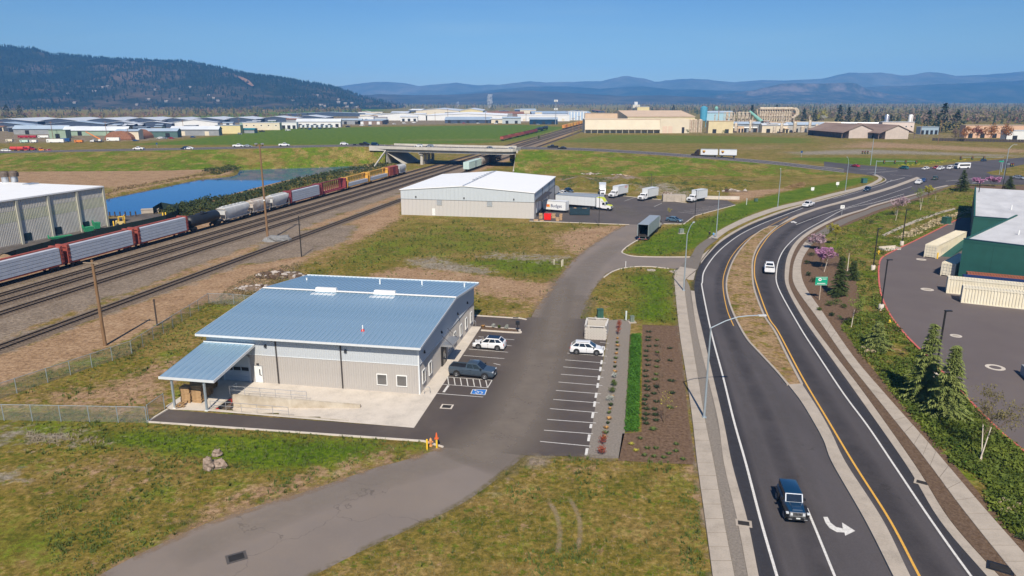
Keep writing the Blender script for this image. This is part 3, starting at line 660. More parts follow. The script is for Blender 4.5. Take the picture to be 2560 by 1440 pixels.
for i in range(len(n_)):
 a = Vector(n_[max(i-1,0)]); b_ = Vector(n_[min(i+1,len(n_)-1)]); t = (b_-a); nv = Vector((-t.y,t.x,0)).normalized()
 w_.append(tuple(Vector(n_[i]) + nv*max(10, min(20, (Vector(f_[i])-Vector(n_[i])).dot(nv)))))
f_ = w_
n_, f_, t_ = spline(n_,5), spline(f_,5), spline(t_,5)
iA, iB = 6*5, 7*5+2                                        # the span over the tracks
def quads(mb, A, B, za=0, zb=0):
 for k in range(len(A)-1): mb.poly([(A[k][0],A[k][1],A[k][2]+za),(A[k+1][0],A[k+1][1],A[k+1][2]+za),(B[k+1][0],B[k+1][1],B[k+1][2]+zb),(B[k][0],B[k][1],B[k][2]+zb)])
def rough_bank(mb, A, B, n=7, seed=0):
 for k in range(len(A)-1):
  for j in range(n):
   q = []
   for kk, jj in ((k,j),(k+1,j),(k+1,j+1),(k,j+1)):
    p = Vector(A[kk]).lerp(Vector(B[kk]), jj/n)
    if 0 < jj < n: p.z += mnoise.noise(Vector((p.x*.09,p.y*.09,seed)))*.7
    elif jj == 0: p.z -= .02
    q.append(tuple(p))
   mb.poly(q)
em = MB()
for k in (iA, iB):
 em.poly([n_[k], t_[k], (n_[k][0],n_[k][1],0)]); em.poly([f_[k], (f_[k][0],f_[k][1]+4+f_[k][2]*2.2,0), (f_[k][0],f_[k][1],0)])
for s in (slice(0,iA+1), slice(iB,None)):
 nn, ff, tt = n_[s], f_[s], t_[s]
 rough_bank(em, tt, nn);
 bk = [(p[0]-.35*(q[0]-p[0])*0, p[1]+4+p[2]*2.2, -.05) for p, q in zip(ff, nn)]
 rough_bank(em, ff, bk)
 quads(em, nn, ff, -.02, -.02)
for k in range(len(t_)-1):
 if k >= iA and k < iB: continue
 em.poly([(t_[k][0],t_[k][1]-4,-2.0),(t_[k+1][0],t_[k+1][1]-4,-2.0),(t_[k+1][0],t_[k+1][1],0),(t_[k][0],t_[k][1],0)])
struct('embankment', em, BANKM, True)
ov = MB(); quads(ov, n_, f_, .05, .05); struct('overpass_road', ov, A_HW2)
sh = MB()
for a, b_, w0, w1 in ((n_, f_, .02, .1), (n_, f_, .9, .98)):
 A = [tuple(Vector(p).lerp(Vector(q), w0)) for p, q in zip(a, b_)]; B = [tuple(Vector(p).lerp(Vector(q), w1)) for p, q in zip(a, b_)]
 quads(sh, A, B, .06, .06)
struct('road_shoulder', sh, M('shoulder', (.26,.22,.18), .9))
ol = MB()
for w0, w1 in ((.105,.118),(.46,.472),(.53,.542),(.88,.893)):
 A = [tuple(Vector(p).lerp(Vector(q), w0)) for p, q in zip(n_, f_)]; B = [tuple(Vector(p).lerp(Vector(q), w1)) for p, q in zip(n_, f_)]
 quads(ol, A, B, .075, .075)
struct('road_line', ol, WHITE)
def road_at(px, lane):                     # point and heading on the overpass road, lane 0 near .. 1 far
 best = min(range(len(n_)-1), key=lambda k: abs(PX(*Vector(n_[k]).lerp(Vector(f_[k]), lane))[0]-px))
 a = Vector(n_[best]).lerp(Vector(f_[best]), lane); b2 = Vector(n_[best+1]).lerp(Vector(f_[best+1]), lane)
 xa, xb = PX(*a)[0], PX(*b2)[0]; t = (px-xa)/(xb-xa) if abs(xb-xa) > 1e-6 else 0
 p = a.lerp(b2, t); d = b2-a; return (p.x, p.y, p.z+.055), math.atan2(d.y, d.x)
RL = [(2610,850),(2560,775),(2560,760)]
BLOT = [(2402,545),(2300,596),(2240,625),(2205,645),(2197,670),(2198,710),(2205,745),(2226,790),(2265,840),(2330,905),(2420,1000),(2500,1080),(2560,1130),(2700,1240),(2800,900),(2800,560),(2560,540)]
blot = sgl(BLOT[:14],5)+GL(BLOT[14:])
struct('back_lot', MB().sheet(blot, .02), A_GRN)
rk = MB(); kerb(rk, sgl(BLOT[:14],5), .28, .15); struct('kerb', rk, M('red_kerb_paint', (.55,.13,.10), .7, 0, .3, 3))
struct('slope_bed', MB().sheet(sgl(SR2[1:],3)[::-1][::-1] + [G(2700,1245)] + sgl(BLOT[:14],5)[::-1] + GL([(2440,520),(2560,512),(2760,505),(2760,466),(2560,464),(2400,464)]), .010), MULCH)
struct('footpath', MB().sheet(sgl([(2203,588),(2270,557),(2340,532),(2385,520)])+sgl([(2390,523),(2345,536),(2275,562),(2210,591)]), .02), CON)
# ---------------------------------------------------------------- the new metal building beside the lot
GALV = M('galvanised_roof', (.27,.43,.56), .42, .5, .06, .9, col2=(.43,.58,.69), stretch=(2.2,.12,1))
GALVW = M('galvanised_wall', (.50,.53,.56), .5, .15, .05, .8)
TAN = M('tan_wall_metal', (.40,.372,.345), .6, 0, .04, .8)
TRIM = M('pale_trim', (.66,.68,.69), .5, .1, .05, 2); DARKM = M('dark_bronze', (.06,.052,.05), .5, .2, .1, 2)
BLACK = M('black', (.015,.015,.017), .5, 0, .1, 2); RUB = M('rubber', (.02,.02,.02), .85, 0, .15, 4)
GLASS = M('window_glass', (.025,.03,.035), .08, 0, .2, .5, spec=.7); SILVER = M('silver', (.55,.56,.58), .35, .7, .05, 3)
WHT = M('white_enamel', (.74,.74,.72), .45, 0, .03, 1); CREAM = M('cream_paint', (.62,.56,.43), .6, 0, .06, .6)
STEEL = M('galvanised_pole', (.36,.42,.46), .45, .4, .08, 1.2); WOOD = M('weathered_wood', (.16,.085,.035), .85, 0, 0, 1.2, col2=(.25,.15,.08), stretch=(4,4,.4))
DWOOD = M('dark_wood', (.035,.026,.022), .85, 0, 0, 1.2, col2=(.08,.06,.05), stretch=(4,4,.4))
RUST = M('rust', (.20,.07,.035), .85, 0, 0, 1.5, col2=(.32,.16,.09)); YLW = M('safety_yellow', (.75,.47,.03), .5, 0, .08, 2)
REDP = M('red_enamel', (.55,.03,.025), .4, 0, .1, 1); TEAL = M('dark_teal_enamel', (.012,.034,.048), .5, 0, .15, .8)
GRNP = M('utility_green', (.03,.10,.07), .55, 0, .12, 1)
roots = {}
b1 = thing('metal_building', 'low grey and tan metal building with pale blue standing seam roof beside the parking lot', 'building', tuple(B1A), -B1R)
WL, WD, EZ, RZ, BZ, RS = -27.3, 28.0, 6.1, 7.6, 6.2, 15.6       # width, depth, eave, ridge, back eave, ridge station
def ribbed(w, h, n, d=.035):
 mb = MB(); s = w/n
 for k in range(n):
  x = k*s
  mb.poly([(x,0,0),(x+s*.72,0,0),(x+s*.72,0,h),(x,0,h)]); mb.poly([(x+s*.72,0,0),(x+s*.78,-d,0),(x+s*.78,-d,h),(x+s*.72,0,h)])
  mb.poly([(x+s*.78,-d,0),(x+s*.94,-d,0),(x+s*.94,-d,h),(x+s*.78,-d,h)]); mb.poly([(x+s*.94,-d,0),(x+s,0,0),(x+s,0,h),(x+s*.94,-d,h)])
 mb.box(0,w,.0,.06,0,h) if False else None
 return mb
def panels(root, name, mb, mat, spots, smooth=False):
 me = mb.mesh(name, mat, smooth)
 for loc, rz in spots: link(name, me, root, loc, rz)
core = MB().box(WL+.06,-.06,.08,WD-.06,0,5.6)
core.add([(WL+.06,.08,5.6),(-.06,.08,5.6),(-.06,RS,RZ-.25),(WL+.06,RS,RZ-.25),(-.06,WD-.06,5.6),(WL+.06,WD-.06,5.6)], [(0,1,2,3),(3,2,4,5),(1,4,2),(0,3,5)])
part('wall', core, TAN, b1)
nP = 30; pw = -WL/nP
panels(b1, 'wall_panel', ribbed(pw, 3.62, 3), TAN, [((WL+k*pw,0,0),0) for k in range(nP)])
panels(b1, 'upper_wall_panel', ribbed(pw, 2.35, 3), GALVW, [((WL+k*pw,-.02,3.7),0) for k in range(nP)])
nS = 30; sw = WD/nS
panels(b1, 'wall_panel', ribbed(sw, 3.62, 3), TAN, [((0,k*sw,0),math.pi/2) for k in range(nS)])
for k in range(nS):
 top = [EZ + (RZ-EZ)*s/RS if s < RS else RZ + (BZ-RZ)*(s-RS)/(WD-RS) for s in (k*sw, (k+1)*sw)]
 mb = ribbed(sw, 1, 3); mb.v = [(x, y, z*(top[0]+(top[1]-top[0])*x/sw-3.78)) for x, y, z in mb.v]
 part('upper_wall_panel', mb, GALVW, b1, loc=(.02,k*sw,3.7), rz=math.pi/2)
part('wall_trim', MB().box(WL,.02,-.06,0,3.62,3.70).box(0,.06,0,WD,3.62,3.70).box(-.1,.07,-.07,.1,0,EZ-.1), TRIM, b1)
X0, X1 = WL-.75, .55; nR = 44; rw = (X1-X0)/nR
def roof_panel(w, y0, z0, y1, z1, seam=.075):
 mb = MB(); t = .05
 mb.add([(0,y0,z0),(w,y0,z0),(w,y1,z1),(0,y1,z1),(0,y0,z0-t),(w,y0,z0-t),(w,y1,z1-t),(0,y1,z1-t)],[(0,1,2,3),(7,6,5,4),(0,4,5,1),(2,6,7,3)])
 mb.add([(0,y0,z0),(.05,y0,z0),(.05,y1,z1),(0,y1,z1),(0,y0,z0+seam),(.05,y0,z0+seam),(.05,y1,z1+seam),(0,y1,z1+seam)],[(4,5,6,7),(0,1,5,4),(1,2,6,5),(3,0,4,7)])
 return mb
panels(b1, 'roof_panel', roof_panel(rw,-.95,EZ+.08,RS,RZ+.1), GALV, [((X0+k*rw,0,0),0) for k in range(nR)])
panels(b1, 'roof_panel', roof_panel(rw,RS,RZ+.1,WD+1.3,BZ+.05), GALV, [((X0+k*rw,0,0),0) for k in range(nR)])
part('gutter', MB().box(X0,X1,-1.1,-.95,EZ-.12,EZ+.12), TRIM, b1)
fa = MB()
for x in (X0-.04, X1):
 fa.add([(x,-.98,EZ-.12),(x+.05,-.98,EZ-.12),(x+.05,-.98,EZ+.15),(x,-.98,EZ+.15),(x,RS,RZ-.12),(x+.05,RS,RZ-.12),(x+.05,RS,RZ+.18),(x,RS,RZ+.18),(x,WD+1.35,BZ-.16),(x+.05,WD+1.35,BZ-.16),(x+.05,WD+1.35,BZ+.13),(x,WD+1.35,BZ+.13)],
      [(0,1,2,3),(0,4,5,1),(1,5,6,2),(2,6,7,3),(3,7,4,0),(4,8,9,5),(5,9,10,6),(6,10,11,7),(7,11,8,4),(8,11,10,9)])
part('roof_trim', fa, TRIM, b1); part('roof_trim', MB().box(X0,X1,WD+1.28,WD+1.4,BZ-.1,BZ+.2), TRIM, b1)
rc = MB().add([(X0,RS-.35,RZ+.16),(X1,RS-.35,RZ+.16),(X1,RS,RZ+.26),(X0,RS,RZ+.26),(X1,RS+.3,RZ+.14),(X0,RS+.3,RZ+.14)],[(0,1,2,3),(3,2,4,5)])
for k in range(nR): rc.box(X0+k*rw+.25,X0+k*rw+.33,RS-.37,RS-.3,RZ+.14,RZ+.24)
part('ridge_cap', rc, WHT, b1)
for px, py in ((797,736),(950,741)):
 g = G(px, py, 7.9); r = (g[0]-B1A.x)*b1r[0]+(g[1]-B1A.y)*b1r[1]
 v = part('ridge_vent', MB().frus((r-1.55,r+1.55,RS-.45,RS+.3),(r-1.5,r+1.5,RS-.3,RS+.2),RZ+.1,RZ+.62), WHT, b1)
 part('flashing', MB().box(r-1.75,r+1.75,RS-1.6,RS-.4,RZ-.03,RZ+.02), TRIM, v)
for px, py, h in ((767,694,.5),(950,702,.8),(1055,704,.8),(1161,708,.6)):
 zb = 6.9; g = G(px, py+6, zb); r = (g[0]-B1A.x)*b1r[0]+(g[1]-B1A.y)*b1r[1]; s = min(WD, (g[0]-B1A.x)*b1s[0]+(g[1]-B1A.y)*b1s[1])
 zb = RZ+(BZ-RZ)*(s-RS)/(WD-RS)
 part('vent_pipe', MB().lathe([(.11,0),(.11,h),(.14,h),(.14,h+.08)],(r,s,zb),10), WHT, b1)
g = G(907,826,6.6); r = (g[0]-B1A.x)*b1r[0]+(g[1]-B1A.y)*b1r[1]; s = (g[0]-B1A.x)*b1s[0]+(g[1]-B1A.y)*b1s[1]
vp = part('vent_pipe', MB().lathe([(.07,0),(.07,.8)],(r,s,EZ+.1+1.5*s/RS),10), WHT, b1, label='white vent pipe with a red rubber boot')
part('boot', MB().lathe([(.26,0),(.22,.1),(.1,.3)],(r,s,EZ+.12+1.5*s/RS),12), REDP, vp)
for px in (688, 862):
 r = (G(px,968)[0]-B1A.x)*b1r[0]+(G(px,968)[1]-B1A.y)*b1r[1]
 part('downspout', MB().box(r-.07,r+.07,-.16,-.04,.12,5.9).box(r-.09,r+.09,-1.0,-.04,5.85,5.97), DARKM, b1)
def win(root, r, z0, w, h, side, pos, frame_m=WHT, glass=GLASS, t=.09):
 """a window in the front wall (side 0) or the right wall (side 1)"""
 f = MB()
 f.box(-w/2-t,w/2+t,-.1,.02,z0-t,z0); f.box(-w/2-t,w/2+t,-.1,.02,z0+h,z0+h+t); f.box(-w/2-t,-w/2,-.1,.02,z0,z0+h); f.box(w/2,w/2+t,-.1,.02,z0,z0+h)
 loc, rz = ((r,-.02,0),0) if side == 0 else ((.03,r,0),math.pi/2)
 o = part('window', f, frame_m, root, loc=loc, rz=rz); part('pane', MB().box(-w/2,w/2,-.045,-.035,z0,z0+h), glass, o); return o
def rloc(px, py, z=0):
 g = G(px, py, z); return (g[0]-B1A.x)*b1r[0]+(g[1]-B1A.y)*b1r[1], (g[0]-B1A.x)*b1s[0]+(g[1]-B1A.y)*b1s[1]
GLASSB = M('window_blind_glass', (.12,.115,.11), .12, 0, .25, .7, spec=.7)
for px in (959, 1011):
 win(b1, rloc(px, 977)[0], .95, 1.15, 1.25, 0, 0, glass=GLASSB)
for s in (1.5, 4.2, 13.0, 16.2, 19.6, 22.8, 25.9): win(b1, s, 1.0 if s < 10 else .95, .95, 1.5, 1, 0, glass=GLASSB)
dr = part('door', MB().box(-.5,.5,-.07,.0,.05,2.2), WHT, b1, loc=(rloc(639,964)[0],-.02,0))
part('pane', MB().box(.12,.26,-.085,-.075,1.0,1.8), GLASS, dr); part('handle', MB().box(.3,.42,-.13,-.07,.98,1.06), DARKM, dr); part('door_frame', MB().box(-.57,-.5,-.08,0,.05,2.27).box(.5,.57,-.08,0,.05,2.27).box(-.5,.5,-.08,0,2.2,2.27), SILVER, dr)
part('wall_light', MB().box(-.14,.14,-.2,0,2.42,2.55), DARKM, b1, loc=(rloc(639,964)[0],-.03,0))
for px, py in ((657,876),(873,888)): part('wall_light', MB().frus((-.16,.16,-.22,0),(-.1,.1,-.12,0),0,.34), BLACK, b1, loc=(rloc(px,970)[0],-.05,4.75))
for s in (1.9, 9.5, 17.8, 23.5): part('wall_light', MB().frus((0,.2,-.15,.15),(0,.1,-.1,.1),0,.32), BLACK, b1, loc=(.06,s,4.55))
od = part('overhead_door', MB().box(-25.2,-21.9,-.05,-.03,.05,3.3), M('door_grey', (.42,.46,.50), .5, 0, .05, 1), b1)
for k in range(5): part('door_leaf', MB().box(-25.2,-21.9,-.1,-.045,.07+k*.65,.69+k*.65), MATS['door_grey'], od)
for k in range(3): part('pane', MB().box(-25.05+k*1.08,-24.1+k*1.08,-.112,-.1,1.46,1.92), BLACK, od)
part('door_jamb', MB().box(-25.4,-25.2,-.14,0,0,3.5).box(-21.9,-21.7,-.14,0,0,3.5).box(-25.4,-21.7,-.14,0,3.3,3.5), GALVW, b1)
cn = MB()
nc = 8; cw = 6.7/nc
panels(b1, 'canopy_panel', roof_panel(cw,-8.95,3.78,-.02,4.95,.06), GALV, [((-27.55+k*cw,0,0),0) for k in range(nc)])
part('canopy_trim', MB().box(-27.6,-20.8,-9.05,-8.93,3.58,3.86).add([(-20.85,-9,3.56),(-20.78,-9,3.56),(-20.78,-9,3.86),(-20.85,-9,3.86),(-20.85,0,4.75),(-20.78,0,4.75),(-20.78,0,5.05),(-20.85,0,5.05)],[(0,1,2,3),(1,5,6,2),(2,6,7,3),(0,3,7,4),(0,4,5,1)]).box(-27.6,-20.8,-.25,-.05,4.95,5.1), TRIM, b1)
part('canopy_beam', MB().box(-27.0,-21.3,-8.75,-8.6,3.42,3.66), STEEL, b1)
for px, py in ((430,1025),(513,1030)):
 r, s = rloc(px, py); p = part('post', MB().box(r-.1,r+.1,-8.78,-8.58,.0,3.5), STEEL, b1); part('base_plate', MB().box(r-.2,r+.2,-8.88,-8.48,0,.05), WHT, p)
part('entry_canopy', MB().box(.05,1.5,9.3,13.0,2.75,3.0), SILVER, b1); part('entry_surround', MB().box(.03,.18,9.2,11.3,0,2.75), BLACK, b1)
ed = part('entry_door', MB().box(.19,.22,9.6,10.6,.05,2.3), GLASS, b1); part('handle', MB().box(.23,.29,10.4,10.45,.8,1.4), SILVER, ed)
part('canopy_rod', MB().tube((.03,9.6,4.2),(1.4,9.6,3.0),.03).tube((.03,12.6,4.2),(1.4,12.6,3.0),.03), DARKM, b1)
part('side_flap', MB().box(-21.3,-20.9,-3.0,-.03,.05,4.45), TAN, b1) if False else None
def railing(name, label, pts, h, mat, step, base=0.):
 t = thing(name, label, 'railing', (*pts[0], base))
 P = [Vector((p[0]-pts[0][0], p[1]-pts[0][1], 0)) for p in pts]
 n = max(1, round((P[-1]-P[0]).length/step))
 for k in range(n+1):
  q = P[0].lerp(P[-1], k/n); part('post', MB().tube(q, q+Vector((0,0,h)), .028, n=6), mat, t)
 part('top_rail', MB().tube(P[0]+Vector((0,0,h)), P[-1]+Vector((0,0,h)), .03, n=6), mat, t); part('mid_rail', MB().tube(P[0]+Vector((0,0,h*.55)), P[-1]+Vector((0,0,h*.55)), .025, n=6), mat, t)
 return t
railing('railing', 'galvanised pipe railing along the front edge of the sunken dock ramp', [B1(-22.0,-8.35), B1(-12.5,-8.35)], 1.05, SILVER, 1.9)
railing('railing', 'galvanised pipe railing on top of the stained retaining wall', [B1(-21.7,-4.88), B1(-12.0,-4.88)], 1.05, SILVER, 1.9, .42)
railing('railing', 'short pipe railing across the head of the loading dock pit', [B1(-21.95,-4.4), B1(-21.95,-3.0)], 1.05, STEEL, 1.4)
for i, (s, lb) in enumerate(((-8.0,'red dock bumper block at the front end of the dock lip'),(-5.3,'red dock bumper block at the rear end of the dock lip'))):
 solo('dock_bumper', MB().obox((*B1(-21.5,s),0),.28,.45,.5,-B1R,-.5), REDP, lb, 'bumper', group='dock bumpers')
solo('dock_leveller', MB().prism([B1(-21.6,-7.6),B1(-21.2,-7.6),B1(-21.2,-5.6),B1(-21.6,-5.6)],-.25,.0), BLACK, 'black dock leveller plate between the red bumpers', 'dock leveller')
def pallet(name='pallet'):
 mb = MB()
 for k in range(7): mb.box(-.6,.6,-.5+k*.148,-.5+k*.148+.10,.12,.14)
 for y in (-.48,-.04,.4): mb.box(-.6,.6,y,y+.05,.025,.12)
 for k in range(3): mb.box(-.6,.6,-.5+k*.43,-.5+k*.43+.1,0,.022)
 return mb
PALW = M('pallet_wood', (.27,.16,.075), .85, 0, 0, 1.5, col2=(.52,.34,.17))
pme = pallet().mesh('pallet', PALW)
for i, (r, s, n, lb) in enumerate(((-25.9,-6.7,11,'tall stack of wooden pallets next to the left canopy post'),(-24.6,-6.5,12,'tall stack of wooden pallets, nearest the open concrete'),(-24.9,-4.7,6,'low stack of pallets behind the two tall stacks'),(-26.1,-4.6,10,'stack of pallets deepest in the canopy shade'),(-25.6,-2.6,8,'stack of pallets by the wall beneath the canopy'))):
 t = thing('pallet_stack', lb, 'pallets', (*B1(r,s),.03), -B1R, 'pallet stacks under the canopy')
 for k in range(n): link('pallet', pme, t, (rnd.uniform(-.05,.05),rnd.uniform(-.05,.05),k*.175), rnd.uniform(-.04,.04))
t = thing('scrap_timber', 'heap of loose orange timber offcuts at the foot of the canopy post', 'timber', (*B1(-25.7,-8.3),.03))
for k in range(9): part('board', MB().obox((rnd.uniform(-.5,.5),rnd.uniform(-.4,.4),.03+.05*k),rnd.uniform(.8,1.4),.14,.04,rnd.uniform(0,3)), PALW, t)
for px, py, lb in ((1068,985,'galvanised bicycle hoop on the pavement by the front corner'),(1184,816,'galvanised bicycle hoop at the far end of the pavement')):
 p = [(-.35,0,0),(-.35,0,.7),(-.2,0,.88),(.2,0,.88),(.35,0,.7),(.35,0,0)]
 solo('bike_rack', MB().path(p,.035,8), SILVER, lb, 'bike rack', (*G(px,py),.02), .3, 'bicycle hoops')
# ---------------------------------------------------------------- block enclosure for bins
BLK = M('concrete_block', (.50,.46,.41), .9, 0, .1, 3, .2, 20)
e0, e1, e2, e3 = (Vector((*G(x,y),0)) for x, y in ((1461,848),(1514,851),(1521,829),(1466,826)))
en = thing('bin_enclosure', 'roofless pale concrete block bin enclosure at the corner of the lot', 'enclosure', tuple(e0))
bx = MB().box(0,.395,0,.19,0,.195).mesh('block', BLK)
def blockwall(a, b, h=1.95):
 d = b-a; L = d.length; an = math.atan2(d.y, d.x); n = int(L/.405)
 for c in range(int(h/.2)):
  for k in range(n):
   x = k*L/n + (.2 if c % 2 else 0)
   if x+.39 > L+.2: continue
   p = a + d.normalized()*x; o = link('block', bx, en, (p.x-e0.x, p.y-e0.y, c*.2), an); o.rotation_euler[2] = an
blockwall(e0, e1); blockwall(e1, e2, 1.95) ; blockwall(e3, e0, 1.95)
cpm = MB()
for a, b in ((e0,e1),(e1,e2),(e2,e3),(e3,e0)):
 d = (b-a); an = math.atan2(d.y,d.x); c = (a+b)/2-e0; n_v = Vector((-d.y,d.x,0)).normalized()*.095; c += n_v
 cpm.obox((c.x,c.y,2.0),d.length+.1,.26,.08,an)
part('coping', cpm, M('coping', (.58,.55,.5), .85), en)
gt = (e2+e3)/2-e0; d = e2-e3
blockwall(e2, e3, 1.95)
t = thing('waste_bin', 'dark bin standing inside the concrete block enclosure', 'bin', (((e0+e2)/2).x,((e0+e2)/2).y,.02), .05); part('body', MB().box(-.95,.95,-.6,.6,0,1.15), GRNP, t); part('lid', MB().box(-1,1,-.65,.65,1.15,1.22), BLACK, t)
def cabinet(px, py, w, d, h, mat, lb, rz=.1, pad=True, name='transformer_box'):
 t = thing(name, lb, 'utility box', (*G(px,py),.015), rz)
 part('cabinet', MB().frus((-w/2,w/2,-d/2,d/2),(-w/2*.98,w/2*.98,-d/2*.9,d/2),.1,h).box(-w/2-.03,w/2+.03,-d/2-.03,d/2+.03,h,h+.06), mat, t)
 part('door_seam', MB().box(-.01,.01,-d/2-.015,-d/2,.15,h*.95), BLACK, t)
 if pad: part('pad', MB().box(-w/2-.3,w/2+.3,-d/2-.3,d/2+.3,0,.1), CON, t)
 return t
cabinet(1500,796,.95,.8,1.5,GRNP,'dark green transformer box behind the block enclosure')
cabinet(1580,806,.6,.5,1.0,M('sage', (.16,.20,.16), .6),'grey green utility box on a pad by the mulch bed')
def post(name, px, py, h, r, mat, lb, cat, cap=None):
 return solo(name, MB().lathe([(r,0),(r,h*.97),(r*.7,h)],(0,0,0),10), mat, lb, cat, (*G(px,py),.0))
post('marker_post',1565,800,1.5,.14,M('pale_plastic', (.55,.62,.58), .5),'pale tube marker post beside the grey green utility box','post')
post('marker_post',1564,668,1.3,.06,WHT,'slim white marker post on the verge at the lane mouth','post')
post('marker_post',1350,742,1.3,.05,DARKM,'thin dark survey stake in the grass beside the lane','post')
def hydrant(px, py, mat, lb, sc=1.0):
 t = thing('fire_hydrant', lb, 'hydrant', (*G(px,py),0));
 part('body', MB().lathe([(.17,0),(.17,.05),(.11,.08),(.11,.5),(.15,.52),(.15,.56),(.12,.6),(.10,.7),(.03,.76),(.03,.8)],(0,0,0),12), mat, t, True)
 for a in (0, math.pi, -math.pi/2): part('nozzle', MB().tube((.08*math.cos(a),.08*math.sin(a),.4),(.22*math.cos(a),.22*math.sin(a),.4),.06,.06,8), mat, t)
 t.scale = (sc,)*3; return t
hydrant(1077,1115,M('hydrant_orange', (.62,.28,.10), .5),'orange fire hydrant between two yellow guard posts',1.15)
def bollard(px, py, h, r, lb, grp=None, mat=YLW): return solo('bollard', MB().lathe([(r,0),(r,h*.93),(r*.75,h*.98),(r*.2,h)],(0,0,0),12), mat, lb, 'bollard', (*G(px,py),0), 0, grp, True)
bollard(1068,1126,1.25,.1,'yellow guard post to the left of the orange hydrant','yellow guard posts at the hydrant'); bollard(1092,1120,1.05,.1,'yellow guard post carrying the traffic cone','yellow guard posts at the hydrant')
t = thing('traffic_cone', 'orange and white traffic cone set on top of a yellow post', 'cone', (*G(1092,1120),1.05))
part('cone', MB().lathe([(.15,.03),(.05,.62),(.03,.64)],(0,0,0),12), M('cone_orange', (.72,.13,.03), .5), t); part('base', MB().box(-.2,.2,-.2,.2,0,.03), M('cone_orange', (.72,.13,.03)), t); part('collar', MB().lathe([(.118,.2),(.09,.38)],(0,0,0),12), WHT, t)
def grate(px, py, w, d, rz, lb, fr=CON, z=.03):
 t = thing('storm_drain', lb, 'drain', (*G(px,py),z), rz)
 part('frame', MB().box(-w/2-.2,w/2+.2,-d/2-.2,d/2+.2,0,.012), fr, t); part('grate', MB().box(-w/2,w/2,-d/2,d/2,.012,.02), BLACK, t)
 for k in range(6): part('bar', MB().box(-w/2,w/2,-d/2+k*d/6,-d/2+k*d/6+.05,.02,.04), M('iron', (.05,.045,.042), .7, .4), t)
grate(1117,1017,1.0,.8,-.15,'square storm drain with a pale concrete collar in the lot',CONW); grate(591,1394,1.1,.8,.5,'dark storm drain in the middle of the driveway',M('iron2', (.08,.07,.065), .8),.02)
grate(1859,1310,.9,.6,-.25,'storm drain in the left gutter beside the dark blue jeep',CON,.065); grate(2305,1208,.9,.6,-.6,'storm drain in the right gutter of the highway',CON,.065)
grate(2500,1423,1.3,.8,-.6,'dark drain cover on the mulch strip at the lower right corner',BLACK,.12); grate(1289,797,.9,.4,-.1,'long storm drain at the far end of the lot kerb',CONW,.15)
ROCK = M('boulder', (.13,.09,.06), .95, 0, 0, 3.5, .8, 7, col2=(.40,.31,.25))
for px, py, r, sd_, lb in ((523,1174,(.5,.42,.85),3,'tall pointed boulder of the group on the grass'),(546,1168,(.85,.5,.5),8,'broad low boulder leaning against the pointed one'),(544,1139,(.55,.4,.4),12,'small boulder lying behind the other two')):
 solo('boulder', MB().blob((0,0,r[2]*.55), r, sd_, 8, .3), ROCK, lb, 'boulder', (*G(px,py),0), 0, 'boulders on the grass', False)
t = thing('mailbox', 'black mailbox on a post at the end of the planting island', 'mailbox', (*G(1294,830),.1)); part('post', MB().box(-.06,.06,-.06,.06,0,1.1), BLACK, t); part('box', MB().box(-.3,.3,-.25,.25,1.1,1.6), BLACK, t)
for i, (px, py) in enumerate(((1385,662),(1404,667),(1407,664))): bollard(px, py, 1.4 if i else 1.2, .09, ('cream guard post standing apart in the middle field','nearer of the paired cream guard posts in the field','further of the paired cream guard posts in the field')[i], 'guard posts in the middle field', CREAM)
solo('valve_box', MB().lathe([(.9,0),(.9,.12),(.75,.14)],(0,0,0),16), CON, 'round concrete valve cover on the grass at the lane mouth', 'utility cover', (*G(1628,676),0))
# ---------------------------------------------------------------- chain link fence
def mesh_mat():
 m, nt, b = nodes('chain_link'); L = nt.links.new
 b.inputs['Base Color'].default_value = (.30,.33,.33,1); b.inputs['Roughness'].default_value = .6; b.inputs['Metallic'].default_value = .3
 tc = nt.nodes.new('ShaderNodeTexCoord'); sp_ = nt.nodes.new('ShaderNodeSeparateXYZ'); L(tc.outputs['Object'], sp_.inputs[0])
 def wire(sg):
  q = mth(nt, 'ADD', sp_.outputs[0], mth(nt, 'MULTIPLY', sp_.outputs[2], sg)); q = mth(nt, 'FRACT', mth(nt, 'MULTIPLY', q, 9.0))
  return mth(nt, 'LESS_THAN', q, .13)
 a = mth(nt, 'MAXIMUM', wire(1.), wire(-1.)); L(a, b.inputs['Alpha']); return m
CHAIN = mesh_mat()
def fence(pts, h, lb, gap=3.0):
 t = thing('chain_link_fence', lb, 'fence', (*pts[0],0)); o = Vector((*pts[0],0))
 tops = MB()
 for a, b in zip(pts, pts[1:]):
  a = Vector((*a,0))-o; b = Vector((*b,0))-o; d = b-a; an = math.atan2(d.y,d.x); n = max(1, round(d.length/gap))
  for k in range(n):
   p = a.lerp(b,k/n); part('post', MB().tube((0,0,0),(0,0,h+.05),.045,n=6), STEEL, t, loc=tuple(p))
   mb = MB().poly([(0,0,.05),(d.length/n,0,.05),(d.length/n,0,h),(0,0,h)]); part('mesh_panel', mb, CHAIN, t, loc=tuple(p), rz=an)
  part('top_rail', MB().tube(a+Vector((0,0,h)),b+Vector((0,0,h)),.03,n=6), STEEL, t)
 part('post', MB().tube((0,0,0),(0,0,h+.05),.045,n=6), STEEL, t, loc=tuple(Vector((*pts[-1],0))-o))
FH = 1.9
def fb(px, py): return G(px, py)
fence([fb(-40,1012), fb(120,957), fb(330,885), fb(497,778), fb(523,760), fb(585,762), fb(640,768)], FH, 'grey chain link fence between the rail yard and the grassy yard')
fence([fb(-60,1050), fb(368,1058)], FH, 'grey chain link fence along the front of the grassy yard')
fence([fb(372,1053), fb(412,1023)], FH, 'chain link gate leaf beside the black asphalt strip at the canopy', 2.2)
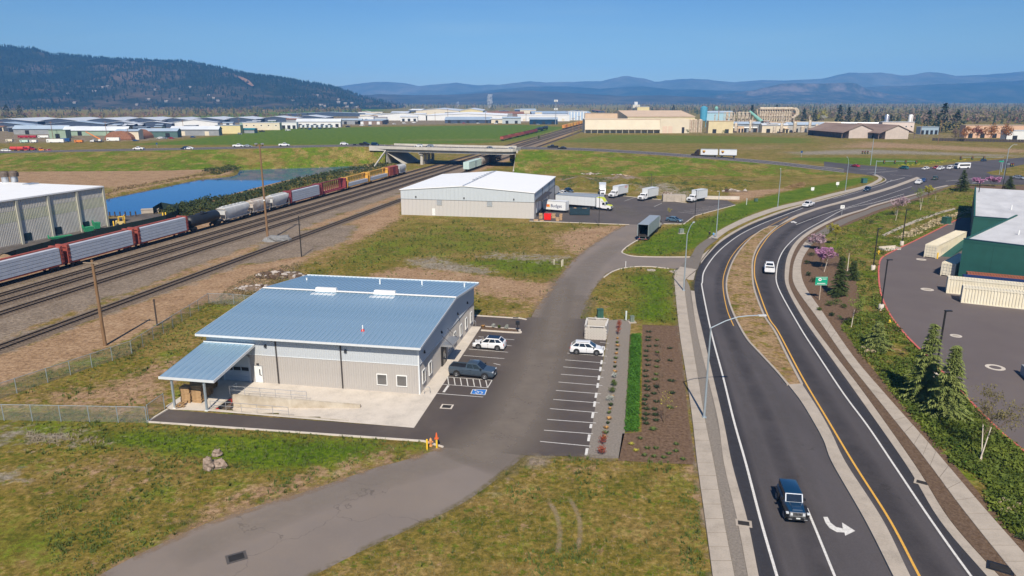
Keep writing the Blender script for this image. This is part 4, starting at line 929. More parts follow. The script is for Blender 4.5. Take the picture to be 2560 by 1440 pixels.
# ---------------------------------------------------------------- poles
def floodpole(px, py, ty, lb, r=.29, mat=WOOD):
 X, Y = G(px,py); h = Zat(X,Y,ty)
 t = thing('floodlight_pole', lb, 'light pole', (X,Y,0)); part('pole', MB().lathe([(r,0),(r*.62,h)],(0,0,0),10), mat, t)
 part('crossarm', MB().box(-.9,.9,-.08,.08,h-.5,h-.35), mat, t)
 for x in (-.75,.75):
  part('floodlight', MB().lathe([(.1,0),(.38,.25),(.42,.5),(.3,.55)],(x,-.1,h-.35),12), SILVER, t)
 part('meter_box', MB().box(-.2,.2,-.35,-.18,h*.42,h*.42+.3), WHT, t)
floodpole(670,601,360,'tall wooden floodlight pole standing beside the rail tracks')
X, Y = G(263,864); h = Zat(X,Y,650)
t = thing('utility_pole', 'wooden utility pole with a broken crossarm by the chain link fence', 'utility pole', (X,Y,0)); part('pole', MB().lathe([(.25,0),(.18,h)],(0,0,0),10), WOOD, t); part('crossarm', MB().obox((-.1,-.15,h-.45),2.4,.12,.14,-.15), M('grey_wood', (.25,.19,.13), .9), t); part('wire_wrap', MB().lathe([(.215,.2),(.215,1.3)],(0,0,0),10), DARKM, t)
part('insulator', MB().lathe([(.05,0),(.07,.12),(.03,.2)],(0,0,h),8), DARKM, t)
X, Y = G(393,814); h = Zat(X,Y,748); solo('utility_pole', MB().lathe([(.13,0),(.11,h-.3),(.16,h-.28),(.12,h)],(0,0,0),8), DWOOD, 'short dark stub pole beside the fence and the rail yard road', 'utility pole', (X,Y,0))
X, Y = G(754,642); h = Zat(X,Y,540); solo('utility_pole', MB().lathe([(.13,0),(.1,h)],(0,0,0),8), BLACK, 'slim black pole without arms at the edge of the rail yard', 'utility pole', (X,Y,0))
def street_lamp(px, py, ty, ax, ay, lb, arm=True, mat=STEEL, name='street_lamp', grp='street lamps along the highway'):
 X, Y = G(px,py); h = Zat(X,Y,ty); t = thing(name, lb, 'street lamp', (X,Y,.1), 0, grp)
 part('pole', MB().lathe([(.14,0),(.08,h)],(0,0,0),10), mat, t); part('base', MB().box(-.22,.22,-.22,.22,0,.12), mat, t)
 if arm:
  top = Vector((0,0,h)); L = Vector((ax,ay,0)); pts = [top, top+L*.3+Vector((0,0,.75)), top+L*.55+Vector((0,0,1.15)), top+L*.75+Vector((0,0,1.25)), top+L+Vector((0,0,1.28))]
  part('arm', MB().path(pts,.06,8), mat, t)
  e = pts[-1]; d = L.normalized()
  part('lamp_head', MB().obox((e.x+d.x*.3,e.y+d.y*.3,e.z-.08),.85,.3,.13,math.atan2(d.y,d.x)), M('lamp_grey', (.55,.56,.57), .4), t)
 return t
street_lamp(1760,1046,822,5.2,.4,'nearest galvanised street lamp, arm reaching over the highway beside the mulch bed')
street_lamp(1709,728,588,2.4,5.5,'galvanised street lamp with its arm pointing away, at the mouth of the lane')
street_lamp(1790,594,482,3,3,'galvanised lamp pole beside the two walkers',False)
street_lamp(1944,519,437,2,6,'galvanised street lamp on the verge opposite the white pickup')
street_lamp(2113,478,405,2,6,'slim street lamp near the green utility cabinet')
SKIN = M('skin', (.45,.27,.18), .6)
def person(px, py, rz, top, legs, lb, stride=.28, pack=None):
 t = thing('person', lb, 'person', (*G(px,py),.13), rz)
 me = bpy.data.meshes.new('body'); V = [(0,0,.95),(0,0,1.2),(0,0,1.42),(0,.02,1.53),(0,.03,1.66),(.1,0,.9),(.11,stride,.5),(.11,stride*1.0,.08),(.11,stride+.16,.04),(-.1,0,.9),(-.11,-stride*.3,.5),(-.11,-stride*1.3,.1),(-.11,-stride*1.3+.16,.04),(.2,0,1.4),(.26,-.14,1.14),(.24,-.02,.92),(-.2,0,1.4),(-.26,.16,1.14),(-.24,.3,.96)]
 E_ = [(0,1),(1,2),(2,3),(3,4),(0,5),(5,6),(6,7),(7,8),(0,9),(9,10),(10,11),(11,12),(2,13),(13,14),(14,15),(2,16),(16,17),(17,18)]
 R = [.15,.16,.17,.06,.105,.095,.07,.05,.045,.095,.07,.05,.045,.065,.05,.04,.065,.05,.04]
 me.from_pydata(V, E_, []); o = link('body', me, t)
 sk = o.modifiers.new('s','SKIN');
 for i, v in enumerate(me.skin_vertices[0].data): v.radius = (R[i]*1.0, R[i]*.85); v.use_root = i == 0
 o.modifiers.new('b','SUBSURF').levels = 1
 dg = bpy.context.evaluated_depsgraph_get(); m2 = bpy.data.meshes.new_from_object(o.evaluated_get(dg)); o.modifiers.clear(); o.data = m2
 m2.materials.clear()
 for m_ in (top, legs, SKIN, BLACK): m2.materials.append(m_)
 for p in m2.polygons:
  z = p.center.z; x = abs(p.center.x); p.material_index = 2 if z > 1.5 or (x > .2 and z < 1.02) else (0 if z > .93 else (3 if z < .1 else 1))
  p.use_smooth = True
 part('hair', MB().blob((0,.0,1.72),(.11,.115,.09),2,5,.05), BLACK, t, True)
 if pack: part('backpack', MB().frus((-.16,.16,-.32,-.13),(-.13,.13,-.28,-.13),1.0,1.45), pack, t)
 return t
person(1773,595,-.5,M('dark_cloth', (.02,.02,.02), .9),M('dark_trousers', (.03,.035,.03), .9),'person in dark clothes carrying a black backpack on the pavement',.28,BLACK)
person(1783,598,-.5,M('blue_cloth', (.12,.32,.55), .9),M('light_trousers', (.35,.37,.42), .9),'person in a light blue top walking on the pavement',.24)
# ---------------------------------------------------------------- railway
TK = (45.0/203.5)                                # the tracks run straight: x = x0 + TK * y
TA = math.atan2(1, TK)                           # heading of the rails
tdx, tdy = math.cos(TA), math.sin(TA); tnx, tny = tdy, -tdx
def toff(px, py): X, Y = G(px,py); return X*tnx + Y*tny          # signed distance across the tracks
def tpt(o, l): return (o*tnx + l*tdx, o*tny + l*tdy)
def l_at(o, px, z=0.):                            # distance along a track seen at column px
 lo, hi = 40., 1600.
 for _ in range(50):
  m_ = (lo+hi)/2; X, Y = tpt(o, m_)
  if PX(X,Y,z)[0] < px: lo = m_
  else: hi = m_
 return lo
OT = [toff(0,722)-1.45, None, None, None, None]
OFFS = [OT[0], toff(0,743), toff(0,761.5), toff(0,789), (toff(0,869)+toff(600,652))/2]
OFFS[1] = (toff(0,743)+toff(600,564))/2; OFFS[2] = (toff(0,761.5)+toff(600,577))/2; OFFS[3] = (toff(0,789)+toff(600,594))/2
RAILM = M('rail_steel', (.045,.033,.028), .55, .5, .2, 2); TIE = M('sleeper', (.055,.042,.034), .9, 0, .3, 3)
BALL = M('ballast', (.10,.074,.054), .95, 0, 0, 3.2, .8, 12, .1, col2=(.235,.18,.132))
for i, (o, l0, l1, lb) in enumerate(((OFFS[0],20,1400,'railway track on which the long freight train stands'),(OFFS[1],20,1400,'railway track next to the standing freight train'),(OFFS[2],20,1400,'middle open railway track of the yard'),(OFFS[3],20,1400,'railway track at the near edge of the ballast'),(OFFS[4],20,l_at(OFFS[4],1010),'lone siding track running between the dirt roads'),(OFFS[3]+9.5,260,1400,'railway track carrying the pale green boxcar beneath the bridge'))):
 t = thing('railway_track', lb, 'track', (*tpt(o,l0),.0), TA-math.pi/2, 'railway tracks'); L = l1-l0
 bb = MB(); n = 60
 bb.loft([[(-2.1,k*L/n,.012),(-1.5,k*L/n,.16),(1.5,k*L/n,.16),(2.1,k*L/n,.012)] for k in range(n+1)], False); part('ballast', bb, BALL, t)
 tb = MB(); k = 0.
 while k < min(L, 420): tb.add([(-1.25,k,.18),(1.25,k,.18),(1.25,k+.24,.18),(-1.25,k+.24,.18)],[(0,1,2,3)]); k += .62
 while k < L: tb.add([(-1.25,k,.18),(1.25,k,.18),(1.25,k+1.2,.18),(-1.25,k+1.2,.18)],[(0,1,2,3)]); k += 2.4
 q = part('sleeper', tb, TIE, t); q['kind'] = 'stuff'
 for x in (-.75,.75): part('rail', MB().box(x-.05,x+.05,0,L,.18,.35), RAILM, t)
def bogie(root, x):
 b = MB(); b.box(x-1.1,x+1.1,-1.0,-.85,.35,.75).box(x-1.1,x+1.1,.85,1.0,.35,.75).box(x-.3,x+.3,-1,1,.45,.85)
 o = part('bogie', b, BLACK, root)
 for dx in (-.85,.85):
  w = MB()
  for s in (-.78,.78): w.tube((x+dx,s-.06,.45),(x+dx,s+.06,.45),.45,.45,12)
  part('wheel', w, RAILM, o)
WRAP = None
def wrap_mat():
 m, nt, b = nodes('lumber_wrap'); L = nt.links.new; tc = nt.nodes.new('ShaderNodeTexCoord').outputs['Object']
 br = nt.nodes.new('ShaderNodeTexBrick'); br.inputs['Scale'].default_value = 1; br.inputs['Brick Width'].default_value = 1.2; br.inputs['Row Height'].default_value = .35; br.inputs['Mortar Size'].default_value = .025
 br.inputs[1].default_value = (.56,.60,.66,1); br.inputs[2].default_value = (.42,.47,.55,1); br.inputs[3].default_value = (.22,.26,.33,1)
 mp = nt.nodes.new('ShaderNodeMapping'); mp.inputs['Rotation'].default_value = (math.pi/2,0,0); L(tc, mp.inputs[0]); L(mp.outputs[0], br.inputs[0])
 c = mixc(nt, nz(nt, tc, 1.2, 5), br.outputs[0], (.60,.64,.70)); L(c, b.inputs['Base Color']); b.inputs['Roughness'].default_value = .35; return m
WRAP = wrap_mat()
def flatcar(root, L, red):
 part('frame', MB().box(-L/2,L/2,-1.35,1.35,.85,1.15).box(-L/2+.2,L/2-.2,-.25,.25,.6,.85), red, root)
 for x in (-L/2+2.2, L/2-2.2): bogie(root, x)
 part('coupler', MB().box(-L/2-.5,-L/2,-.12,.12,.75,.98).box(L/2,L/2+.5,-.12,.12,.75,.98), BLACK, root)
def centrebeam(root, L, col, load=0, wrap=True):
 """centre-beam lumber flat: two bulkheads, a central truss, wrapped bundles either side"""
 flatcar(root, L, col); Ht = 4.7
 for x in (-L/2+.35, L/2-.35):
  e = MB()
  e.box(x-.3,x+.3,-1.4,-1.22,1.15,Ht).box(x-.3,x+.3,1.22,1.4,1.15,Ht).box(x-.3,x+.3,-1.22,1.22,Ht-.55,Ht).box(x-.08,x+.08,-1.22,1.22,1.15,Ht-.55)
  part('bulkhead', e, col, root)
  for k in range(4): part('rib', MB().box(x-.33,x+.33,-1.46,-1.4,1.4+k*.85,1.5+k*.85), col, root)
 tr = MB().box(-L/2+.6,L/2-.6,-.35,.35,Ht-.22,Ht).box(-L/2+.6,L/2-.6,-.12,.12,1.15,1.4)
 n = int((L-1.4)/1.5)
 for k in range(n+1):
  x = -L/2+.7+k*(L-1.4)/n; tr.box(x-.08,x+.08,-.16,.16,1.3,Ht-.2)
  if k < n: tr.tube((x,0,1.35),(x+(L-1.4)/n,0,Ht-.25),.06,n=5)
 part('centre_beam', tr, col, root)
 if load:
  nb = 6; bl = (L-1.7)/nb
  rows = {1: 5, .5: 2}[load]
  for sd in (-1,1):
   for r in range(rows):
    for k in range(nb):
     x = -L/2+.85+k*bl
     part('lumber_bundle', MB().box(x+.01,x+bl-.015,min(sd*.2,sd*1.38),max(sd*.2,sd*1.38)-(.05 if (k+r)%2 else 0),1.17+r*.67,1.17+r*.67+.60), WRAP, root)
def hopper(root, L, mat, stain, roofm=None):
 Ht = 4.5; secs = []
 flat = [(-L/2+1.6,1.15),(-L/2+.5,2.6),(-L/2+.5,4.1),(L/2-.5,4.1),(L/2-.5,2.6),(L/2-1.6,1.15)]
 S = lambda x, z0: [(x,-1.0,z0),(x,-1.5,z0+1.1),(x,-1.52,3.6),(x,-1.25,4.2),(x,-.5,4.42),(x,.5,4.42),(x,1.25,4.2),(x,1.52,3.6),(x,1.5,z0+1.1),(x,1.0,z0)]
 part('hull', MB().loft([S(-L/2+.6,2.4),S(-L/2+1.9,1.1),S(L/2-1.9,1.1),S(L/2-.6,2.4)]), [mat], root, True)
 part('roof_walk', MB().box(-L/2+.6,L/2-.6,-.45,.45,4.44,4.54), roofm or mat, root)
 for k in range(6): part('hatch', MB().box(-L/2+1.2+k*(L-2.4)/6,-L/2+1.9+k*(L-2.4)/6+.4,-.3,.3,4.54,4.66), mat, root)
 part('frame', MB().box(-L/2,L/2,-1.3,-1.05,1.0,1.25).box(-L/2,L/2,1.05,1.3,1.0,1.25).box(-L/2,-L/2+.5,-1.3,1.3,1.0,1.3).box(L/2-.5,L/2,-1.3,1.3,1.0,1.3), stain, root)
 for x in (-1,1):
  part('ladder', MB().box(x*(L/2-.35)-.05,x*(L/2-.35)+.05,-1.4,-1.3,1.2,4.2).box(x*(L/2-.35)-.05,x*(L/2-.35)+.05,1.3,1.4,1.2,4.2).box(x*(L/2-.3)-.04,x*(L/2-.3)+.04,-1.3,1.3,4.0,4.15), stain, root)
  bogie(root, x*(L/2-1.6))
 for k in (-1,0,1): part('chute', MB().frus((k*L/4.6-.5,k*L/4.6+.5,-.5,.5),(k*L/4.6-1.2,k*L/4.6+1.2,-1,1),.45,1.3), stain, root)
def tanker(root, L, mat):
 t = MB(); prof = [(-L/2+.3,.15),(-L/2+.4,.8),(-L/2+.7,1.25),(-L/2+1.2,1.5),(L/2-1.2,1.5),(L/2-.7,1.25),(L/2-.4,.8),(L/2-.3,.15)]
 t.loft([[(x, r*math.cos(a), 2.75+r*math.sin(a)) for a in [i*math.pi/10 for i in range(20)]] for x, r in prof]); part('tank', t, mat, root, True)
 part('dome', MB().lathe([(.55,0),(.55,.35),(.4,.45)],(0,0,4.2),12), mat, root); part('walkway', MB().box(-1.6,1.6,-.9,.9,4.2,4.26), mat, root)
 part('frame', MB().box(-L/2,-L/2+2.5,-1.2,1.2,.95,1.3).box(L/2-2.5,L/2,-1.2,1.2,.95,1.3), mat, root)
 for x in (-1,1): bogie(root, x*(L/2-1.8))
def boxcar(root, L, mat, door=None, Ht=4.6):
 b = MB().box(-L/2+.1,L/2-.1,-1.45,1.45,1.0,Ht); b.add([(-L/2+.1,-1.5,Ht),(L/2-.1,-1.5,Ht),(L/2-.1,0,Ht+.25),(-L/2+.1,0,Ht+.25),(L/2-.1,1.5,Ht),(-L/2+.1,1.5,Ht)],[(0,1,2,3),(3,2,4,5),(1,4,2),(0,3,5)])
 part('body', b, mat, root)
 for k in range(int(L/1.2)): part('rib', MB().box(-L/2+.4+k*1.2,-L/2+.5+k*1.2,-1.52,-1.45,1.05,Ht), mat, root)
 part('door', MB().box(-1.4,1.4,-1.56,-1.53,1.1,Ht-.1), door or mat, root)
 for x in (-1,1): bogie(root, x*(L/2-1.8))
def gondola(root, L, mat, Ht=2.6):
 part('hull', MB().box(-L/2+.2,L/2-.2,-1.45,-1.35,1,Ht).box(-L/2+.2,L/2-.2,1.35,1.45,1,Ht).box(-L/2+.2,-L/2+.3,-1.35,1.35,1,Ht).box(L/2-.3,L/2-.2,-1.35,1.35,1,Ht).box(-L/2+.3,L/2-.3,-1.35,1.35,1,1.1), mat, root)
 for k in range(int(L/1.5)): part('rib', MB().box(-L/2+.5+k*1.5,-L/2+.62+k*1.5,-1.55,-1.45,1.0,Ht), mat, root)
 for x in (-1,1): bogie(root, x*(L/2-1.8))
RR = M('boxcar_red', (.25,.045,.035), .75, 0, 0, 1.2, col2=(.36,.09,.06)); RY = M('railcar_yellow', (.62,.33,.05), .6, 0, .15, 1.0); RO = M('railcar_orange', (.55,.22,.04), .7, 0, .2, 1)
RM = M('railcar_maroon', (.20,.03,.04), .7, 0, .2, 1); RG = M('hopper_grey', (.42,.43,.43), .6, 0, 0, .5, col2=(.60,.60,.59)); RGD = M('hopper_rusty', (.40,.30,.23), .7, 0, 0, .9, col2=(.60,.58,.54))
RGR = M('hopper_stain', (.30,.24,.19), .8, 0, 0, 1.5, col2=(.55,.52,.48)); TNK = M('tank_black', (.016,.018,.022), .5, 0, .2, .8); PGR = M('pale_green_steel', (.45,.58,.54), .6, 0, .1, .8)
def railcar(name, label, kind, o, px0, px1, *args, grp='freight cars of the long train', gap=.5, z=0.):
 side = o + 1.45
 la, lb_ = l_at(side, px0, z), l_at(side, px1, z); L = lb_-la-gap*2; c = tpt(o, (la+lb_)/2)
 t = thing(name, label, 'railcar', (*c,.35), TA, grp); kind(t, L, *args); return t
O0 = OFFS[0]
railcar('lumber_car', 'red lumber car with pale wrapped bundles, cut by the left edge of the picture', centrebeam, O0, -130, 171, RR, 1)
railcar('lumber_car', 'red lumber car with pale wrapped bundles behind the pole with the broken crossarm', centrebeam, O0, 171, 347, RR, 1)
railcar('lumber_car', 'red lumber car with pale wrapped bundles coupled to the black tank car', centrebeam, O0, 347, 478, RR, 1)
railcar('tank_car', 'black tank car between a lumber car and the first grey hopper', tanker, O0, 478, 562, TNK)
railcar('hopper_car', 'clean pale grey covered hopper coupled to the black tank car', hopper, O0, 562, 632, RG, RGR)
railcar('hopper_car', 'rust stained covered hopper behind the wooden floodlight pole', hopper, O0, 632, 681, RGD, RGR)
railcar('hopper_car', 'grey covered hopper in front of the maroon lumber car', hopper, O0, 681, 728, RG, RGR)
railcar('lumber_car', 'maroon lumber car fully loaded with striped bundles', centrebeam, O0, 728, 805, RM, 1)
railcar('lumber_car', 'empty maroon lumber car with its truss showing', centrebeam, O0, 805, 869, RM, 0)
railcar('lumber_car', 'yellow lumber car half loaded, next to the empty maroon car', centrebeam, O0, 869, 924, RY, .5)
railcar('lumber_car', 'yellow lumber car half loaded, next to the dark red boxcar', centrebeam, O0, 924, 973, RY, .5)
railcar('boxcar', 'dark red boxcar near the far end of the long train', boxcar, O0, 973, 998, RR, RM)
railcar('hopper_car', 'pale hopper at the far end of the long train, before the bridge', hopper, O0, 998, 1018, RG, RG)
O5 = OFFS[3]+9.5
railcar('boxcar', 'pale green boxcar peeping out behind the white roofed warehouse', boxcar, O5, 1172, 1205, PGR, PGR, 4.3, grp='railcars under the bridge')
railcar('hopper_car', 'weathered grey hopper beside the pale green boxcar', hopper, O5, 1205, 1224, RGR, RGR, grp='railcars under the bridge')
railcar('hopper_car', 'rust brown hopper close to the shade of the bridge', hopper, O5, 1224, 1240, RUST, RUST, grp='railcars under the bridge')
railcar('tank_car', 'black tank car in the shade under the bridge', tanker, O5, 1240, 1256, TNK, grp='railcars under the bridge')
GO = toff(1345,331)-1.4
for k, (a, b_, lb) in enumerate(((1258,1279,'rust red gondola nearest the bridge parapet'),(1279,1296,'second rust red gondola beyond the bridge'),(1296,1310,'third rust red gondola beyond the bridge'),(1310,1322,'crimson gondola, fourth beyond the bridge'),(1322,1333,'crimson gondola, fifth beyond the bridge'),(1333,1344,'crimson gondola coupled to the black tank car'))):
 railcar('gondola_car', lb, gondola, GO, a, b_, RR if k < 3 else RM, 3.2, grp='railcars in the meadow beyond the bridge')
railcar('tank_car', 'black tank car at the far end of the row of gondolas', tanker, GO, 1344, 1358, TNK, grp='railcars in the meadow beyond the bridge')
railcar('tank_car', 'farthest black tank car beyond the gondolas', tanker, GO, 1358, 1371, TNK, grp='railcars in the meadow beyond the bridge')
YO = toff(1412,323)-1.4
for k, (a, b_) in enumerate(((1411,1421),(1421,1429.5),(1429.5,1437),(1437,1444),(1444,1450),(1450,1456),(1456,1461))):
 railcar('boxcar', ('orange brown boxcar heading the distant yellow train','first yellow lumber car of the distant train','second yellow lumber car of the distant train','third yellow car of the distant train','orange car in the middle of the distant train','yellow car near the end of the distant train','last yellow car beside the cream sawmill wall')[k], boxcar, YO, a, b_, RO if k in (0,4) else RY, RR, 4.4, grp='railcars of the distant yellow train')
# ---------------------------------------------------------------- bridge over the tracks
br = thing('road_bridge', 'long pale concrete road bridge across the railway tracks', 'bridge')
SP = [k for k in range(iA, iB+1)]
def strip(zt, zb, lane0, lane1, ks=None):
 mb = MB(); sec = []
 for k in (ks or SP):
  a = Vector(n_[k]).lerp(Vector(f_[k]), lane0); b_ = Vector(n_[k]).lerp(Vector(f_[k]), lane1)
  sec.append([(a.x,a.y,a.z+zb),(a.x,a.y,a.z+zt),(b_.x,b_.y,b_.z+zt),(b_.x,b_.y,b_.z+zb)])
 mb.loft(sec); return mb
part('deck', strip(.04,-.55,-.05,1.05), CONG, br)
part('girder', strip(-.57,-2.0,-.01,.06), CONG, br); part('girder', strip(-.57,-2.0,.94,1.01), CONG, br); part('girder', strip(-.57,-2.0,.3,.36), CONG, br); part('girder', strip(-.57,-2.0,.64,.7), CONG, br)
ext = list(range(iA-1, iB+2))
part('parapet', strip(1.0,-.5,-.075,-.052, ext), CONG, br); part('parapet', strip(1.0,-.5,1.052,1.075, ext), CONG, br)
def bpt(px, lane, dz=0): p, a = road_at(px, lane); return Vector((p[0],p[1],p[2]+dz)), a
pf = MB()
for k in range(20):
 p, a = bpt(925+k*18.5, -.064, 1.0); pf.box(p.x-.05,p.x+.05,p.y-.05,p.y+.05,p.z,p.z+1.0)
part('fence_post', pf, SILVER, br); br.children[-1]['kind'] = 'stuff'
zt_ = 8.5-2.0
for i, (px, dx) in enumerate(((1047,0),)):
 p, a = bpt(px, .5)
 dirv = (Vector(f_[iA+2])-Vector(n_[iA+2])).normalized()
 base = Vector(n_[iA]).lerp(Vector(n_[iB]), (1047-964)/(1258-964)); far = Vector(f_[iA]).lerp(Vector(f_[iB]), (1047-964)/(1258-964))
 part('pier_cap', MB().obox((base.lerp(far,.5).x,base.lerp(far,.5).y,0),(far-base).length+2,2.2,1.3,math.atan2((far-base).y,(far-base).x),5.2), CONG, br)
 for t in (.02,.28,.55,.85):
  c = base.lerp(far,t); part('pier', MB().lathe([(.85,0),(.85,5.2)],(c.x,c.y,0),12), CONG, br)
 q = base.lerp(far,.4); part('pier_wall', MB().obox((q.x,q.y,0),(far-base).length*.85,1.0,1.9,math.atan2((far-base).y,(far-base).x),0), CONG, br)
q = base; part('end_block', MB().obox((q.x-.3,q.y-.6,0),2.6,1.4,3.1,0,6.0), CONG, br)
aL0, aL1 = Vector(n_[iA]), Vector(f_[iA]); aR0, aR1 = Vector(n_[iB]), Vector(f_[iB])
sl = MB(); o_ = (aR0-aL0).normalized()*13
sl.poly([tuple(aL0-Vector((0,0,2.2))),tuple(Vector((aL0.x,aL0.y,0))+o_*0.75),tuple(Vector((aL1.x,aL1.y,0))+o_*0.75),tuple(aL1-Vector((0,0,2.2)))])
part('abutment_slope', sl, CONG, br)
part('abutment_wall', MB().prism([(aL0.x-.8,aL0.y),(aL0.x+.4,aL0.y),(aL1.x+.4,aL1.y),(aL1.x-.8,aL1.y)],0,8.4), CONG, br)
part('abutment_wall', MB().prism([(aR0.x-.4,aR0.y-.5),(aR0.x+.8,aR0.y-.5),(aR1.x+.8,aR1.y),(aR1.x-.4,aR1.y)],0,8.4), CONG, br)
ww = MB(); a = aR0; e = Vector(n_[iB+3]); u = (e-a).normalized(); q = Vector((-u.y,u.x,0))*.6; o2 = Vector((0,-.5,0))
A_ = [a+o2+Vector((0,0,z)) for z in (-4.2,1.3)]; B_ = [e+o2+Vector((0,0,z)) for z in (-.6,1.2)]
ww.add([tuple(A_[0]),tuple(B_[0]),tuple(B_[1]),tuple(A_[1]),tuple(A_[0]+q),tuple(B_[0]+q),tuple(B_[1]+q),tuple(A_[1]+q)],[(0,1,2,3),(3,2,6,7),(0,3,7,4),(1,5,6,2),(0,4,5,1)])
tt = Vector(t_[iB]); ww.add([(a.x-.5,a.y-.7,4.6),(a.x+.1,a.y-.7,4.6),(tt.x+.3,tt.y,.5),(tt.x-.3,tt.y,.5),(a.x-.5,a.y-.7,3.8),(a.x+.1,a.y-.7,3.8),(tt.x+.3,tt.y,0),(tt.x-.3,tt.y,0)],[(0,3,2,1),(0,4,7,3),(1,2,6,5)])
part('wing_wall', ww, CONG, br)
a = aL0
part('wing_wall', MB().obox((a.x-4.5,a.y+.8,0),10,.5,2.6,-.33,6.9).add([(a.x-.2,a.y-.8,6.4),(a.x+.4,a.y-.8,6.4),(a.x-2.0,a.y-22,.2),(a.x-2.6,a.y-22,.2),(a.x-.2,a.y-.8,7.4),(a.x+.4,a.y-.8,7.4),(a.x-2.0,a.y-22,.9),(a.x-2.6,a.y-22,.9)],[(0,1,5,4),(1,2,6,5),(2,3,7,6),(3,0,4,7),(4,5,6,7)]), CONG, br)
# ---------------------------------------------------------------- vehicles
CAR = {  # L, W, body bottom, belt front, belt rear, roof, cabin base rear/front, roof rear/front, wheel r, bed
 'sedan': dict(L=4.8,W=1.84,zb=.2,hf=.78,hb=.98,H=1.45,c0=-1.95,c1=1.2,t0=-1.15,t1=.25,wr=.33,wb=1.42),
 'suv': dict(L=4.6,W=1.9,zb=.24,hf=.95,hb=1.08,H=1.66,c0=-2.2,c1=1.3,t0=-1.5,t1=.35,wr=.37,wb=1.37),
 'van': dict(L=5.1,W=1.98,zb=.22,hf=1.0,hb=1.1,H=1.78,c0=-2.5,c1=1.7,t0=-2.2,t1=.7,wr=.35,wb=1.5),
 'pickup': dict(L=5.9,W=2.02,zb=.38,hf=1.2,hb=1.22,H=1.95,c0=-.75,c1=1.65,t0=-.55,t1=.75,wr=.42,wb=1.85,bed=1),
 'jeep': dict(L=4.6,W=1.6,zb=.5,hf=1.16,hb=1.18,H=1.86,c0=-2.0,c1=.75,t0=-1.95,t1=.45,wr=.42,wb=1.45),
}
TYRE = M('tyre', (.016,.016,.017), .85, 0, .2, 5); RIM = M('alloy', (.45,.46,.48), .3, .8, .1, 5); LAMP = M('headlamp', (.75,.77,.78), .1, .2, .02, 5, spec=.8); TAIL = M('tail_lamp', (.5,.02,.02), .2, 0, .1, 5)
CGLASS = M('car_glass', (.012,.016,.022), .06, 0, .1, 1, spec=.8); PLATE = M('plate', (.6,.62,.6), .5)
